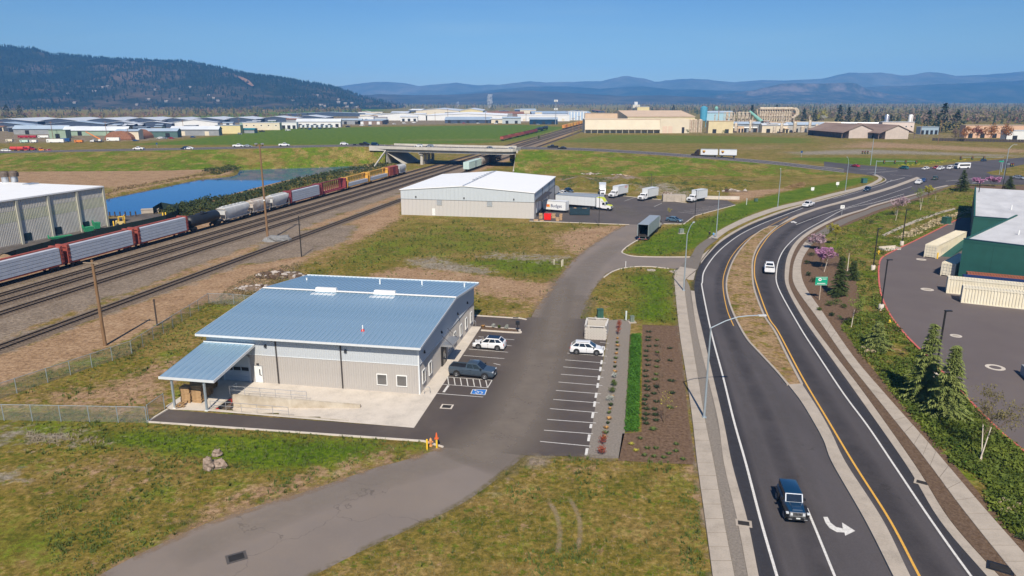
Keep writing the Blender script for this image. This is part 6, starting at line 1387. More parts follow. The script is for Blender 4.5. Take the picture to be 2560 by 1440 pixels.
# ---------------------------------------------------------------- white roofed warehouse
def frame_at(px, py, ang):
 X, Y = G(px,py); s = (math.sin(ang), math.cos(ang)); r = (s[1],-s[0])
 def loc(qx, qy, z=0.): g = G(qx,qy,z); return (g[0]-X)*r[0]+(g[1]-Y)*r[1], (g[0]-X)*s[0]+(g[1]-Y)*s[1]
 return X, Y, loc
A2 = RAD(11.0); X2, Y2, L2 = frame_at(1335,547,A2)
WROOF = M('white_roof', (.84,.84,.83), .5, .0, .02, .3); W2U = M('pale_blue_wall', (.50,.54,.57), .55, .1, .05, .6, stretch=(9,9,.6)); W2L = M('pale_tan_wall', (.50,.475,.45), .6, 0, .05, .6, stretch=(9,9,.6))
b2 = thing('warehouse', 'large warehouse with a bright white low gable roof in the middle of the field', 'building', (X2,Y2,0), -A2)
w2 = L2(1003,537)[0]; e2h = 7.7; ap = w2*.52; r2h = 9.2; d2 = L2(1386,441,e2h)[1]
c2 = MB().box(w2+.08,-.08,.08,d2-.08,0,e2h-.05); c2.add([(w2,.1,e2h-.05),(0,.1,e2h-.05),(ap,.1,r2h-.1),(w2,d2,e2h-.05),(0,d2,e2h-.05),(ap,d2,r2h-.1)],[(0,1,2),(3,5,4)])
part('wall', c2, W2L, b2)
def flatpanels(root, w, h, n, mat, loc, rz, name='wall_panel', gap=.03, t=.05):
 s = w/n; me = MB().box(gap/2,s-gap/2,-t,0,0,h).mesh(name, mat)
 for k in range(n): link(name, me, root, (loc[0]+math.cos(rz)*s*k, loc[1]+math.sin(rz)*s*k, loc[2]), rz)
flatpanels(b2, -w2, 4.75, 34, W2L, (w2,0,0), 0); flatpanels(b2, d2, 4.75, 30, W2L, (0,0,0), math.pi/2)
flatpanels(b2, d2, 2.85, 30, W2U, (0.02,0,4.85), math.pi/2, 'upper_wall_panel')
n = 34; s_ = -w2/n
for k in range(n):
 xa = w2+k*s_+.01; xb = xa+s_-.02; f = lambda x: e2h + (r2h-e2h)*(1-abs(x-ap)/(abs(w2-ap) if x < ap else abs(ap))) - .06
 part('upper_wall_panel', MB().add([(xa,-.07,4.85),(xb,-.07,4.85),(xb,-.07,f(xb)),(xa,-.07,f(xa)),(xa,0,4.85),(xb,0,4.85),(xb,0,f(xb)),(xa,0,f(xa))],[(0,1,2,3),(0,3,7,4),(1,5,6,2)]), W2U, b2)
part('wall_trim', MB().box(w2,0,-.09,0,4.76,4.84).box(0,.1,0,d2,4.76,4.84), DARKM, b2)
for xa, za, xb, zb in ((w2-.3,e2h,ap,r2h),(ap,r2h,.3,e2h)):
 part('roof_slope', MB().add([(xa,-.3,za),(xb,-.3,zb),(xb,d2+.3,zb),(xa,d2+.3,za),(xa,-.3,za-.2),(xb,-.3,zb-.2),(xb,d2+.3,zb-.2),(xa,d2+.3,za-.2)],[(0,1,2,3),(0,4,5,1),(3,2,6,7),(0,3,7,4),(1,5,6,2)]), WROOF, b2)
part('ridge_cap', MB().box(ap-.25,ap+.25,-.32,d2+.32,r2h-.03,r2h+.07), SILVER, b2)
for k in range(8): part('ridge_vent', MB().box(ap-.7,ap-.1,d2*(.3+k*.085),d2*(.3+k*.085)+1.1,r2h+.02,r2h+.4), SILVER, b2)
for px in (1035,1162,1290): part('wall_light', MB().frus((-.2,.2,-.25,0),(-.15,.15,-.15,0),0,.4), BLACK, b2, loc=(L2(px,541)[0],-.08,5.4))
for px in (1097,1228):
 x = L2(px,541)[0]; o = part('wall_vent', MB().box(x-.8,x+.8,-.12,-.05,3.2,4.75), SILVER, b2)
 for k in range(7): part('louvre', MB().box(x-.7,x+.7,-.16,-.12,3.3+k*.2,3.38+k*.2), GALVW, o)
x = L2(1083,540)[0]; o = part('door', MB().box(x-.5,x+.5,-.1,-.05,.1,2.2), WHT, b2); part('handle', MB().box(x+.3,x+.4,-.14,-.1,1,1.08), DARKM, o)
for k in range(4):
 y = 4+k*5; o = part('dock_door', MB().box(.05,.1,y,y+3,1.1,4.2), WHT, b2); part('dock_bumper', MB().box(.05,.35,y-.2,y+3.2,.5,1.1), BLACK, o)
part('dock_awning', MB().box(.08,2.2,1.5,22,5.0,5.25), DARKM, b2)
for y in (d2*.33,d2*.66,d2*.97): part('downspout', MB().box(.03,.2,y-.1,y+.1,0,e2h-.1), BLACK, b2)
solo('satellite_dish', MB().lathe([(.06,0),(.06,1.5)],(0,0,0),8).loft([[(r*math.cos(a),-.3+dy,2.4+r*math.sin(a)) for a in [i*math.pi/7 for i in range(14)]] for r, dy in ((.1,.3),(.9,.1),(1.5,-.2))]), SILVER, 'grey dish at the far corner of the white roofed warehouse', 'dish', (*G(1388,490),0), .4)
# ---------------------------------------------------------------- left warehouse beyond the tracks
AX, AY = G(269,566); BX_, BY_ = G(35,615); d = Vector((BX_-AX,BY_-AY)).normalized()
an3 = math.atan2(d.y,d.x)                      # wall runs towards us from the far corner
HL = 10.9
b3 = thing('ribbed_warehouse', 'tall pale ribbed warehouse with a white roof at the left edge beyond the tracks', 'building', (AX,AY,0), an3)
LW = 75; DP = 62
RIBW = M('ribbed_wall', (.58,.55,.49), .75, 0, 0, .35, col2=(.70,.67,.60), stretch=(1,1,.6)); ALG = M('algae_wall', (.50,.52,.34), .75, 0, 0, .35, col2=(.64,.62,.49))
fy = 1 if (Vector((-d.y,d.x)).dot(Vector((1,0))) > 0) else -1     # side that faces the tracks
wb3 = MB().box(0,LW,-DP if fy > 0 else 0, 0 if fy > 0 else DP, 0, HL-.15); part('wall', wb3, RIBW, b3)
bw = 8.6; nb = 8
def ribs3(w, z0, z1, n, y):
 mb = MB(); s = w/n
 for k in range(n): mb.box(k*s+.04,k*s+s*.55,min(0,y),max(0,y),z0,z1)
 return mb
for i in range(nb):
 part('wall_panel', ribs3(bw-.8,.35,5.6,18,.14*fy), RIBW, b3, loc=(i*bw+.4,0,0)); part('wall_panel', ribs3(bw-.8,5.65,8.2,18,.14*fy), ALG, b3, loc=(i*bw+.4,0,0)); part('wall_panel', ribs3(bw-.8,8.25,HL-.2,18,.14*fy), RIBW, b3, loc=(i*bw+.4,0,0))
 part('pilaster', MB().box(i*bw-.3,i*bw+.3,min(.02*fy,.45*fy),max(.02*fy,.45*fy),0,HL-.2), M('pilaster', (.45,.44,.36), .8, 0, .1, .6), b3)
 if i in (1,2,3):
  x = i*bw-2.6; part('opening', MB().box(x,x+2.0,min(.16*fy,.19*fy),max(.16*fy,.19*fy),.6,2.5), TEAL, b3)
part('plinth', MB().box(-.1,LW,min(0,.2*fy),max(0,.2*fy),0,.32), CON, b3)
ys_ = sorted((.35*fy+.15*fy, -DP*fy))
rf3 = MB().box(-.25,LW+.5,ys_[0],ys_[1],HL-.15,HL+.2); part('roof', rf3, WROOF, b3)
for i, (px, py) in enumerate(((14,456),(37,455))):
 g = Vector((*G(px,py,HL+.2),0)) - Vector((AX,AY,0)); lx = g.x*d.x+g.y*d.y; ly = -g.x*d.y+g.y*d.x
 v = part('roof_ventilator', MB().lathe([(.9,0),(.9,1.7)],(lx,ly,HL+.2),14), SILVER, b3, True); part('cowl', MB().lathe([(1.25,1.6),(1.3,2.6),(.95,3.1),(.6,3.15)],(lx,ly,HL+.2),14), M('cowl', (.12,.09,.07), .7, .2, .3, 2), v)
g = Vector((*G(77,461,HL+.2),0)) - Vector((AX,AY,0)); part('roof_hatch', MB().box(g.x*d.x+g.y*d.y-1.6,g.x*d.x+g.y*d.y+1.6,-g.x*d.y+g.y*d.x-1.2,-g.x*d.y+g.y*d.x+1.2,HL+.2,HL+.5), SILVER, b3)
struct('side_yard', MB().sheet(GL([(-100,668),(40,632),(300,576),(420,548),(445,538),(372,532),(268,548),(269,566),(35,615),(-100,645)]), .006), asphalt('old_asphalt', (.085,.075,.07), .15, False, (.2,.16,.12), .8))
FG = M('green_screen', (.012,.03,.026), .85, 0, .2, 1)
def screen(pts, h, lb):
 t = thing('screen_fence', lb, 'fence', (*pts[0],0)); o = Vector((*pts[0],0))
 for a, b in zip(pts, pts[1:]):
  a = Vector((*a,0))-o; b = Vector((*b,0))-o; dd = b-a; an = math.atan2(dd.y,dd.x); n = max(1,round(dd.length/4)); w = dd.length/n
  for k in range(n): p = a.lerp(b,k/n); part('screen_panel', MB().box(.05,w-.05,-.02,.02,.1,h), FG, t, loc=tuple(p), rz=an); part('post', MB().box(-.05,.05,-.05,.05,0,h+.1), BLACK, t, loc=tuple(p))
screen(GL([(-80,690),(40,650),(170,614),(300,583),(415,557),(443,545)]), 2.2, 'dark green screened fence behind the red lumber cars'); screen(GL([(443,545),(448,531),(405,523),(384,536)]), 2.2, 'dark green screened fence corner by the pond')
for i, (px, py, lb) in enumerate(((157,612,'left yellow guard post of the pair behind the screened fence'),(167,610,'right yellow guard post of the pair behind the screened fence'),(285,566,'single yellow guard post at the corner of the ribbed warehouse'),(408,544,'left yellow guard post inside the fence corner by the pond'),(415,543,'right yellow guard post inside the fence corner by the pond'))): bollard(px, py, 1.5, .17, lb, 'yellow guard posts by the ribbed warehouse')
FKG = M('machine_green', (.03,.26,.12), .5, 0, .2, 2)
t = thing('forklift', 'yellow forklift parked at the corner of the ribbed warehouse', 'forklift', (*G(306,564),0), .3)
part('body', MB().box(-1.3,.6,-.6,.6,.4,1.2).box(-1.5,-1.0,-.6,.6,.4,1.5), M('fork_yellow', (.55,.42,.16), .5), t); part('cage', MB().box(-.8,-.7,-.55,-.45,1.2,2.5).box(-.8,-.7,.45,.55,1.2,2.5).box(.4,.5,-.55,-.45,1.2,2.5).box(.4,.5,.45,.55,1.2,2.5).box(-.8,.5,-.55,.55,2.45,2.55), YLW, t)
part('mast', MB().box(.7,.82,-.5,-.4,.1,3.0).box(.7,.82,.4,.5,.1,3.0).box(.7,.82,-.4,.4,2.8,2.95), YLW, t); part('fork', MB().box(.82,2.0,-.4,-.28,.1,.16).box(.82,2.0,.28,.4,.1,.16), BLACK, t)
for x in (-1,.45): part('wheel', MB().tube((x,-.65,.4),(x,-.4,.4),.4,n=10).tube((x,.4,.4),(x,.65,.4),.4,n=10), TYRE, t)
for i, (px, py, lb) in enumerate(((222,581,'green wheeled cart by the opening of the ribbed warehouse'),(243,574,'green upright machine beside the green cart'),(152,598,'long low green trolley against the ribbed wall'))):
 t = thing('cart', lb, 'cart', (*G(px,py),0), .9); w = (1.2,.8,2.6)[i]; h = (1.2,1.7,.5)[i]
 part('bin', MB().frus((-w*.8,w*.8,-.6,.6),(-w,w,-.75,.75),.3,h+.3), FKG, t); part('wheel', MB().tube((-w*.6,-.7,.2),(-w*.6,.7,.2),.2,n=8).tube((w*.6,-.7,.2),(w*.6,.7,.2),.2,n=8), TYRE, t); part('handle', MB().box(-w-.05,-w,-.5,.5,h,h+.9), FKG, t)
for i in range(6): solo('mooring_post', MB().lathe([(.22,0),(.2,2.4)],(0,0,0),8), DWOOD, ('leftmost','second','third','fourth','fifth','rightmost')[i]+' dark wooden post of the row standing at the near end of the pond', 'post', (*G(275+i*13,542-i*.2),-.9), 0, 'wooden posts at the pond')
solo('outlet_box', MB().box(-2.4,2.4,-1.5,1.5,0,1.6).box(-2.5,2.5,-1.6,1.6,1.6,1.7), CON, 'low concrete outlet box at the near corner of the pond', 'outlet', (*G(376,531),-.6), .4)
t = thing('jetty', 'thin pale jetty with a hut at the far end of the pond', 'jetty', (*G(552,410),.2), 0); e_ = Vector(G(596,404))-Vector(G(552,410)); part('deck', MB().obox((e_.x/2,e_.y/2,0),e_.length,.9,.25,math.atan2(e_.y,e_.x),.5), CON, t); part('hut', MB().obox((e_.x,e_.y,0),2,2,2.6,0,0), M('grey_panel', (.3,.31,.31), .7), t)
for k in range(5): part('post', MB().box(e_.x*k/5-.1,e_.x*k/5+.1,e_.y*k/5-.1,e_.y*k/5+.1,0,1.6), SILVER, t)
solo('gravel_heap', MB().blob((0,0,0),(3.6,2.6,1.3),4,8,.2), M('heap_grey', (.16,.16,.16), .95, 0, 0, 3, .8, 12, col2=(.27,.265,.26)), 'grey gravel heap at the foot of the floodlight pole', 'gravel heap', (*G(695,601),0))
solo('earth_heap', MB().blob((0,0,0),(5,3,2),9,8,.2), M('heap_brown', (.25,.16,.08), .95, 0, 0, 2, .6, 9, col2=(.35,.24,.14)), 'brown earth heap behind the lumber car at the left edge', 'earth heap', (*G(12,662),0))
# ---------------------------------------------------------------- green building and containers
DG = M('dark_green_wall', (.012,.085,.070), .7, 0, .12, .5); RFG = M('membrane_roof', (.46,.46,.47), .8, 0, 0, .25, col2=(.62,.62,.63), stretch=(1,.4,1))
def green_block(fl, fr, bl, h, lb):
 a = Vector((*G(*fl),0)); b = Vector((*G(*fr),0)); u = (b-a).normalized(); v = Vector((-u.y,u.x,0)); an = math.atan2(u.y,u.x)
 t = thing('green_building', lb, 'building', tuple(a), an); return t
g1 = green_block((2393,700),(2560,726),None,8.0,'dark green flat roofed building block, the nearer one, behind the long cream containers')
h1 = Zat(*G(2393,700),597);
part('wall', MB().box(0,60,0,42,0,h1-.3), DG, g1); part('roof', MB().box(.3,59.7,.3,41.7,h1-.55,h1-.25), RFG, g1); part('parapet', MB().box(0,60,-.05,.3,h1-.5,h1).box(-.05,.3,.3,42,h1-.5,h1), DG, g1); part('coping', MB().box(-.1,60,-.12,.36,h1,h1+.12), M('coping_dark', (.012,.045,.07), .5), g1)
for k in range(7): part('wall_joint', MB().box(k*6+5,k*6+5.05,-.012,-.002,0,h1-.6), M('joint', (.008,.05,.042), .8), g1)
u_ = part('roof_unit', MB().box(19,23.5,9,12.5,h1-.3,h1+1.5), M('unit_white', (.62,.64,.65), .5), g1)
for k in range(9): part('grille', MB().box(19.2+k*.5,19.45+k*.5,8.96,9,h1,h1+1.3), SILVER, u_)
for x, y in ((6,14),(9,30),(14,22)): part('vent_pipe', MB().lathe([(.14,0),(.14,1.0)],(x,y,h1-.3),8), WHT, g1)
g2 = green_block((2423,612),(2534,622),None,8,'dark green flat roofed building block, the further one, with a white roof')
h2 = Zat(*G(2423,612),541)
part('wall', MB().box(0,45,0,70,0,h2-.3), DG, g2); part('roof', MB().box(.3,44.7,.3,69.7,h2-.55,h2-.25), RFG, g2); part('parapet', MB().box(0,45,-.05,.3,h2-.5,h2).box(-.05,.3,.3,70,h2-.5,h2), DG, g2); part('coping', MB().box(-.1,45,-.12,.36,h2,h2+.12), MATS['coping_dark'], g2)
part('wall_light', MB().frus((14,15.2,-.7,0),(14.3,14.9,-.4,0),h2*.52,h2*.52+.5), BLACK, g2)
for x, y in ((8,20),(15,32),(22,12)): part('vent_pipe', MB().lathe([(.16,0),(.16,1.2)],(x,y,h2-.3),8), WHT, g2)
part('awning', MB().box(9,13,-1.2,-.05,2.6,3.0), M('teal_awning', (.02,.30,.27), .6), g2)
CTN = M('container_cream', (.68,.61,.46), .6, 0, 0, .7, col2=(.76,.70,.56)); CBL = M('container_blue', (.015,.035,.13), .5, 0, .1, .8); CBR = M('container_brown', (.30,.10,.055), .6, 0, .15, .8)
def container(fl, an, L, Hc, mat, lb, z0=.02, grp='shipping containers in the back lot', door=True, world=None):
 P = world or G(*fl); t = thing('shipping_container', lb, 'container', (*P,z0), an, grp); Wc = 2.44
 part('box', MB().box(.06,L-.06,.1,Wc-.1,.12,Hc-.06), mat, t)
 n = int(L/.44); s = L/n
 for y0, y1 in ((.0,.1),(Wc-.1,Wc)):
  mb = MB()
  for k in range(n): mb.box(k*s+.05,k*s+s*.55,y0,y1,.2,Hc-.16)
  q = part('corrugation', mb, mat, t)
 rm_ = MB();
 for k in range(n): rm_.box(k*s+.05,k*s+s*.5,.15,Wc-.15,Hc-.06,Hc)
 part('roof_corrugation', rm_, mat, t)
 part('frame', MB().box(0,L,-.02,.1,0,.18).box(0,L,-.02,.08,Hc-.14,Hc+.01).box(0,L,Wc-.1,Wc+.02,0,.18).box(0,L,Wc-.08,Wc+.02,Hc-.14,Hc+.01).box(-.02,.14,-.03,.12,0,Hc+.02).box(L-.14,L+.02,-.03,.12,0,Hc+.02).box(-.02,.14,Wc-.12,Wc+.03,0,Hc+.02).box(L-.14,L+.02,Wc-.12,Wc+.03,0,Hc+.02), mat, t)
 if door:
  for k in (0,1):
   dd = part('door', MB().box(-.01,.05,.14+k*1.09,.14+k*1.09+1.06,.2,Hc-.16), mat, t)
   for j in (.25,.8): part('lock_rod', MB().box(-.05,-.01,.14+k*1.09+j-.02,.14+k*1.09+j+.02,.2,Hc-.16), SILVER, dd)
   for j in range(4): part('door_rib', MB().box(-.022,-.01,.2+k*1.09,.14+k*1.09+1.0,.5+j*.6,.53+j*.6), DARKM, dd)
 return t
p4a, p4b = Vector(G(2402,757)), Vector(G(2560,774)); an4 = math.atan2((p4b-p4a).y,(p4b-p4a).x); u4 = (p4b-p4a).normalized(); v4 = Vector((-u4.y,u4.x))
container((2402,757), an4, 12.2, 2.75, CTN, 'cream shipping container nearest to us, long corrugated side to the front')
container((2365,733), an4, 12.2, 2.75, CTN, 'cream shipping container lying just behind the nearest one', door=False)
p3 = Vector(G(2365,733)); q3 = p3 + u4*2.6 + v4*2.6; container(None, an4, 12.2, 2.75, CBL, 'dark blue shipping container between the cream and the brown ones', world=tuple(q3), door=False)
q3 = p3 + u4*3.4 + v4*5.15; container(None, an4, 12.2, 2.85, CBR, 'brown shipping container next to the green wall', world=tuple(q3), door=False)
p3 = p3 + u4*12.5; container(None, an4, 12.2, 2.75, CTN, 'cream shipping container at the right edge in the second row', world=tuple(p3), door=False)
def endon(l, r, far, Hc, lb, L, mat=CTN, extra=0):
 a, b = Vector(G(*l)), Vector(G(*r)); w = b-a; dirv = Vector((-w.y,w.x)).normalized(); an = math.atan2(dirv.y,dirv.x)
 f = Vector(G(*far)) - b if far else dirv; an = math.atan2(f.y,f.x)
 rr_ = Vector((math.sin(an),-math.cos(an)))*2.44
 o = a + rr_ if False else b
 return an, o
an, o = endon((2306,642),(2340,647),(2421,604),2.8,'',12.2);
container(None, an, 12.2, 2.9, CTN, 'cream shipping container with its lock rods facing us, beside the yellow post', world=tuple(o))
o2 = o + Vector((math.cos(an),math.sin(an)))*12.35; container(None, an, 12.2, 2.9, CTN, 'cream shipping container end to end behind the one beside the yellow post', world=tuple(o2), door=False)
an_, o = endon((2344,690),(2385,694),None,2.7,'',12.2); container(None, an, 12.2, 2.7, CTN, 'cream shipping container with doors facing us, tucked against the green wall', world=tuple(o))
bollard(2343,647,1.4,.14,'yellow guard post at the corner of the cream container','yellow guard posts of the back lot')
rp0, rp1 = G(2352,641), G(2404,611); railing('railing','galvanised railing of the green loading ramp between container and building',[rp0, rp1],1.1,SILVER,1.6,.6)
solo('loading_ramp', MB().add([(*rp0,0),(*rp1,0),(*rp1,1.3),(*rp0,.05),(rp0[0]+1.8,rp0[1]-.8,0),(rp1[0]+1.8,rp1[1]-.8,0),(rp1[0]+1.8,rp1[1]-.8,1.3),(rp0[0]+1.8,rp0[1]-.8,.05)],[(0,1,2,3),(4,7,6,5),(3,2,6,7),(0,3,7,4),(1,5,6,2)]), DG, 'sloping green loading ramp beside the cream container', 'ramp')
def bandpole(px, py, ty, lb, lamp=True):
 X, Y = G(px,py); h = Zat(X,Y,ty); t = thing('lamp_pole', lb, 'lamp pole', (X,Y,0), 0, 'black lamp poles of the back lot')
 part('base', MB().lathe([(.42,0),(.42,.95),(.38,1.0)],(0,0,0),14), CONW, t, True); part('pole', MB().box(-.08,.08,-.08,.08,1.0,h), BLACK, t)
 if lamp: part('lamp_head', MB().box(-.1,.75,-.18,.18,h-.02,h+.1), BLACK, t); part('arm', MB().box(-.1,.3,-.04,.04,h-.08,h-.02), BLACK, t)
for q in ((2337,945,778,'black lamp pole between the two cedars on a white round base'),(2202,775,650,'black lamp pole at the bend of the red kerb'),(2182,675,572,'black lamp pole to the left of the yellow hydrant on the slope'),(2254,613,525,'black lamp pole on the slope above the white headwall'),(2438,535,455,'black lamp pole near the corner of the white roof'),(2500,506,405,'tall black lamp pole at the upper right by the small cedar')): bandpole(*q)
hydrant(2196,636,YLW,'yellow fire hydrant on the slope next to the lamp pole base',1.25); hydrant(2223,812,YLW,'yellow fire hydrant just outside the red kerb',1.1); hydrant(2547,497,YLW,'yellow fire hydrant far up at the right edge',1.3)
cabinet(2365,560,2.0,1.6,1.9,GRNP,'dark green transformer box on a pad beside the red kerb',.4); cabinet(2160,458,1.9,1.5,1.9,M('cab_teal', (.03,.11,.10), .6),'teal transformer box on the verge opposite the bend',.1,False); cabinet(1703,584,1.1,.8,1.2,M('sage2', (.22,.25,.22), .6),'sage utility box on the lawn near the open trailer',.3)
cabinet(1890,504,1.0,.8,1.0,M('sage3', (.07,.13,.10), .6),'low green box on the lawn beside the tall marker',.2,False); post('marker_post',1866,512,2.2,.14,M('grey_tube', (.45,.50,.47), .5),'pale tube post with an orange foot on the lawn','post')
t = thing('headwall', 'pale concrete drain headwall beside the red kerb', 'headwall', (*G(2224,624),.02), .3); part('slab', MB().box(-2.4,2.4,-.9,.9,0,.12), CONW, t); part('wall', MB().box(-2.4,2.4,.75,.9,.12,.7).box(-2.4,-2.25,-.9,.75,.12,.5).box(2.25,2.4,-.9,.75,.12,.5), CONW, t)
for px, py, r, lb in ((2303,649,1.0,'pale manhole cover in front of the yellow guard post'),(2318,724,1.1,'pale manhole cover in the middle of the back lot'),(2390,840,.8,'pale round manhole cover near the upper lamp pole'),(2488,919,1.15,'ring shaped manhole cover towards the right edge')):
 t = thing('manhole_cover', lb, 'manhole', (*G(px,py),.024), 0, 'manhole covers in the back lot'); part('ring', MB().lathe([(r*.6,0),(r*.6,.02),(r,.02),(r,0)],(0,0,0),20,False), CONW, t); part('lid', MB().lathe([(r*.58,0),(r*.58,.012)],(0,0,0),16), A_GRN if r > 1.1 else CON, t)
a, b = Vector(G(2535,937)), Vector(G(2570,972)); solo('dock_wall', MB().obox((0,0,0),7,.5,1.3,math.atan2((b-a).y,(b-a).x),0), M('wall_grey', (.28,.30,.31), .8), 'low grey wall cut by the right edge in the back lot', 'wall', (*((a+b)/2+Vector((1,-1)).normalized()*1.2),0))
t = thing('road_sign', 'green direction sign with a round route marker on a post beside the pavement', 'sign', (*G(2048,750),0), 0)
Xs, Ys = G(2048,750); zs0, zs1 = Zat(Xs,Ys,713), Zat(Xs,Ys,692);
part('panel', MB().box(-1.05,1.05,-.04,0,zs0,zs1), M('sign_green', (.0,.30,.17), .5, 0, .03, 1), t); part('post', MB().box(-.07,.07,0,.12,0,zs1-.1), M('post_tan', (.38,.30,.22), .8), t)
for q in ((-1.0,1.0,zs0+.05,zs0+.09),(-1.0,1.0,zs1-.09,zs1-.05)): part('border', MB().box(q[0],q[1],-.05,-.04,q[2],q[3]), WHT, t)
part('route_marker', MB().ext([(-.28+.3*math.cos(i*.5236),zs1-.48+.27*math.sin(i*.5236)) for i in range(12)],-.055,-.04), WHT, t)
part('route_marker', MB().box(-.4,-.3,-.06,-.055,zs1-.58,zs1-.38).box(-.24,-.14,-.06,-.055,zs1-.58,zs1-.38), BLACK, t)
for k in range(5): part('lettering', MB().box(.15+k*.14,.25+k*.14,-.05,-.04,zs1-.45,zs1-.33), WHT, t)
for k in range(8): part('lettering', MB().box(-.7+k*.18,-.57+k*.18,-.05,-.04,zs0+.25,zs0+.4), WHT, t)
t = thing('road_sign', 'small white sign seen against the upper bend of the carriageway', 'sign', (*G(2104,538),0)); Xs, Ys = G(2104,538); zz = Zat(Xs,Ys,516); part('panel', MB().box(-.62,.62,-.03,0,zz-.65,zz+.35), WHT, t); part('post', MB().box(-.05,.05,0,.08,0,zz), SILVER, t)
part('numeral', MB().box(-.25,-.17,-.04,-.03,zz-.35,zz+.1).box(.0,.3,-.04,-.03,zz+.03,zz+.1).box(.1,.18,-.04,-.03,zz-.35,zz+.03), BLACK, t)
for px, py, ty, lb, mt in ((2031,478,470,'small white sign on the verge left of the bend',WHT),(2093,468,455,'slim white post on the lawn left of the bend',WHT),(2003,393,377,'small blue service sign in the meadow right of the freight truck',PC['blue']),(393,369,357,'small blue sign at the left end of the meadow',PC['blue'])):
 Xs, Ys = G(px,py); zz = max(1.5, Zat(Xs,Ys,ty)); t = thing('road_sign', lb, 'sign', (Xs,Ys,0)); part('panel', MB().box(-.6,.6,-.05,0,zz-1.2,zz), mt, t); part('post', MB().box(-.06,.06,0,.1,0,zz), SILVER, t)
def signal(px, py, ty, arms, lb, lamp=None):
 X, Y = G(px,py); h = Zat(X,Y,ty); t = thing('traffic_signal', lb, 'traffic light', (X,Y,.02), 0, 'traffic signals at the crossing'); part('pole', MB().lathe([(.2,0),(.13,h)],(0,0,0),8), STEEL, t)
 for (tx, ty2, n, z) in arms:
  X1, Y1 = G(tx, ty2, 0);
  E_ = Vector((X1-X,Y1-Y,z)); S_ = Vector((0,0,z)); part('mast_arm', MB().tube(S_,E_,.09,.06,8), STEEL, t)
  for k in range(n):
   p = S_.lerp(E_, 1-.28*k) if n > 1 else E_
   hd_ = part('signal_head', MB().box(p.x-.3,p.x+.3,p.y-.2,p.y+.2,p.z-.9,p.z+.35), BLACK, t)
   for q, mt in ((.1,REDP),(-.25,YLW),(-.6,FKG)): part('lens', MB().tube((p.x,p.y-.2,p.z+q-.02),(p.x,p.y-.26,p.z+q-.02),.12,n=8), mt, hd_)
 if lamp: part('lamp_arm', MB().path([(0,0,h),(lamp,0,h+1.2),(lamp*1.6,0,h+1.4)],.07,6), STEEL, t); part('lamp_head', MB().box(lamp*1.6-.2,lamp*1.6+.7,-.15,.15,h+1.33,h+1.46), SILVER, t)
 return t
def armend(px, py, tx, trow):       # foot point under the arm end: same depth as the pole
 X, Y = G(px,py);
 return None
def sig2(px, py, ty, ends, lb, lamp=None):
 X, Y = G(px,py); arms = []
 for tx, trow, n in ends:
  z = Zat(X,Y,trow); dpt = Y*cp-(z-H)*sp; X1 = (tx-1280)/F*dpt; arms.append((X1-X, n, z))
 h = Zat(X,Y,ty); t = thing('traffic_signal', lb, 'traffic light', (X,Y,.02), 0, 'traffic signals at the crossing'); part('pole', MB().lathe([(.2,0),(.13,h)],(0,0,0),8), STEEL, t)
 for dx, n, z in arms:
  S_, E_ = Vector((0,0,z)), Vector((dx,-.6,z)); part('mast_arm', MB().tube(S_,E_,.1,.06,8), STEEL, t)
  for k in range(n):
   p = S_.lerp(E_, 1-.27*k); hd_ = part('signal_head', MB().box(p.x-.35,p.x+.35,p.y-.35,p.y+.1,p.z-1.1,p.z+.35), BLACK, t)
   for q, mt in ((.1,REDP),(-.3,YLW),(-.7,FKG)): part('lens', MB().tube((p.x,p.y-.35,p.z+q),(p.x,p.y-.42,p.z+q),.13,n=8), mt, hd_)
 if lamp: part('lamp_arm', MB().path([(0,0,h),(lamp,0,h+1.6),(lamp*1.8,0,h+1.9)],.08,6), STEEL, t); part('lamp_head', MB().box(lamp*1.8-.2,lamp*1.8+.9,-.18,.18,h+1.82,h+1.98), SILVER, t)
 return t
sig2(2187,438,401,[(2289,403,4)],'traffic signal with a long arm of four heads on the near corner')
sig2(2176,413,345,[(2155,379,3)],'tall signal pole with three heads on the far left corner')
sig2(2503,430,400,[(2400,393,3)],'traffic signal with an arm of three heads on the far right corner')
sig2(2509,447,372,[(2530,410,2)],'signal and lamp pole on the right hand island',1.3)
t = thing('street_sign', 'small green street name sign on the right hand island', 'sign', (*G(2498,437),0)); Xs, Ys = G(2498,437); zz = Zat(Xs,Ys,403); part('panel', MB().box(-1.1,1.1,-.04,0,zz-.35,zz+.2), MATS['sign_green'], t); part('post', MB().box(-.08,.08,0,.1,0,zz), STEEL, t)
def rubble(name, lb, px, py, rx, ry, n, mats, sz, cat='debris'):
 t = thing(name, lb, cat, (*G(px,py),0))
 part('mound', MB().blob((0,0,-.1),(rx,ry,.7),px,6,.25), M('mound_brown', (.16,.11,.07), .95, 0, .3, 2, .6, 9), t)
 for m_i, mt in enumerate(mats):
  for k in range(n//len(mats)):
   a = rnd.random()*6.28; q = rnd.random()**.5; s = sz*rnd.uniform(.5,1.4)
   part('chunk', MB().blob((0,0,0),(s,s*rnd.uniform(.3,1),s*rnd.uniform(.2,.7)),rnd.randint(0,99),3,.4), mt, t, loc=(math.cos(a)*q*rx,math.sin(a)*q*ry,.1+(1-q)*.6), rz=rnd.random()*6)
LOG = M('log_brown', (.09,.055,.035), .9, 0, .4, 2); PALEC = M('broken_concrete', (.42,.37,.33), .9, 0, .3, 2)
rubble('rubble_heap','heap of dark stumps and broken concrete behind the blue roof',703,690,5.0,2.8,90,[LOG,LOG,PALEC],.62); rubble('rubble_heap','spill of pale broken concrete running from the dark stumps to the roof edge',652,722,4.8,2.2,90,[PALEC,PALEC,LOG],.42)
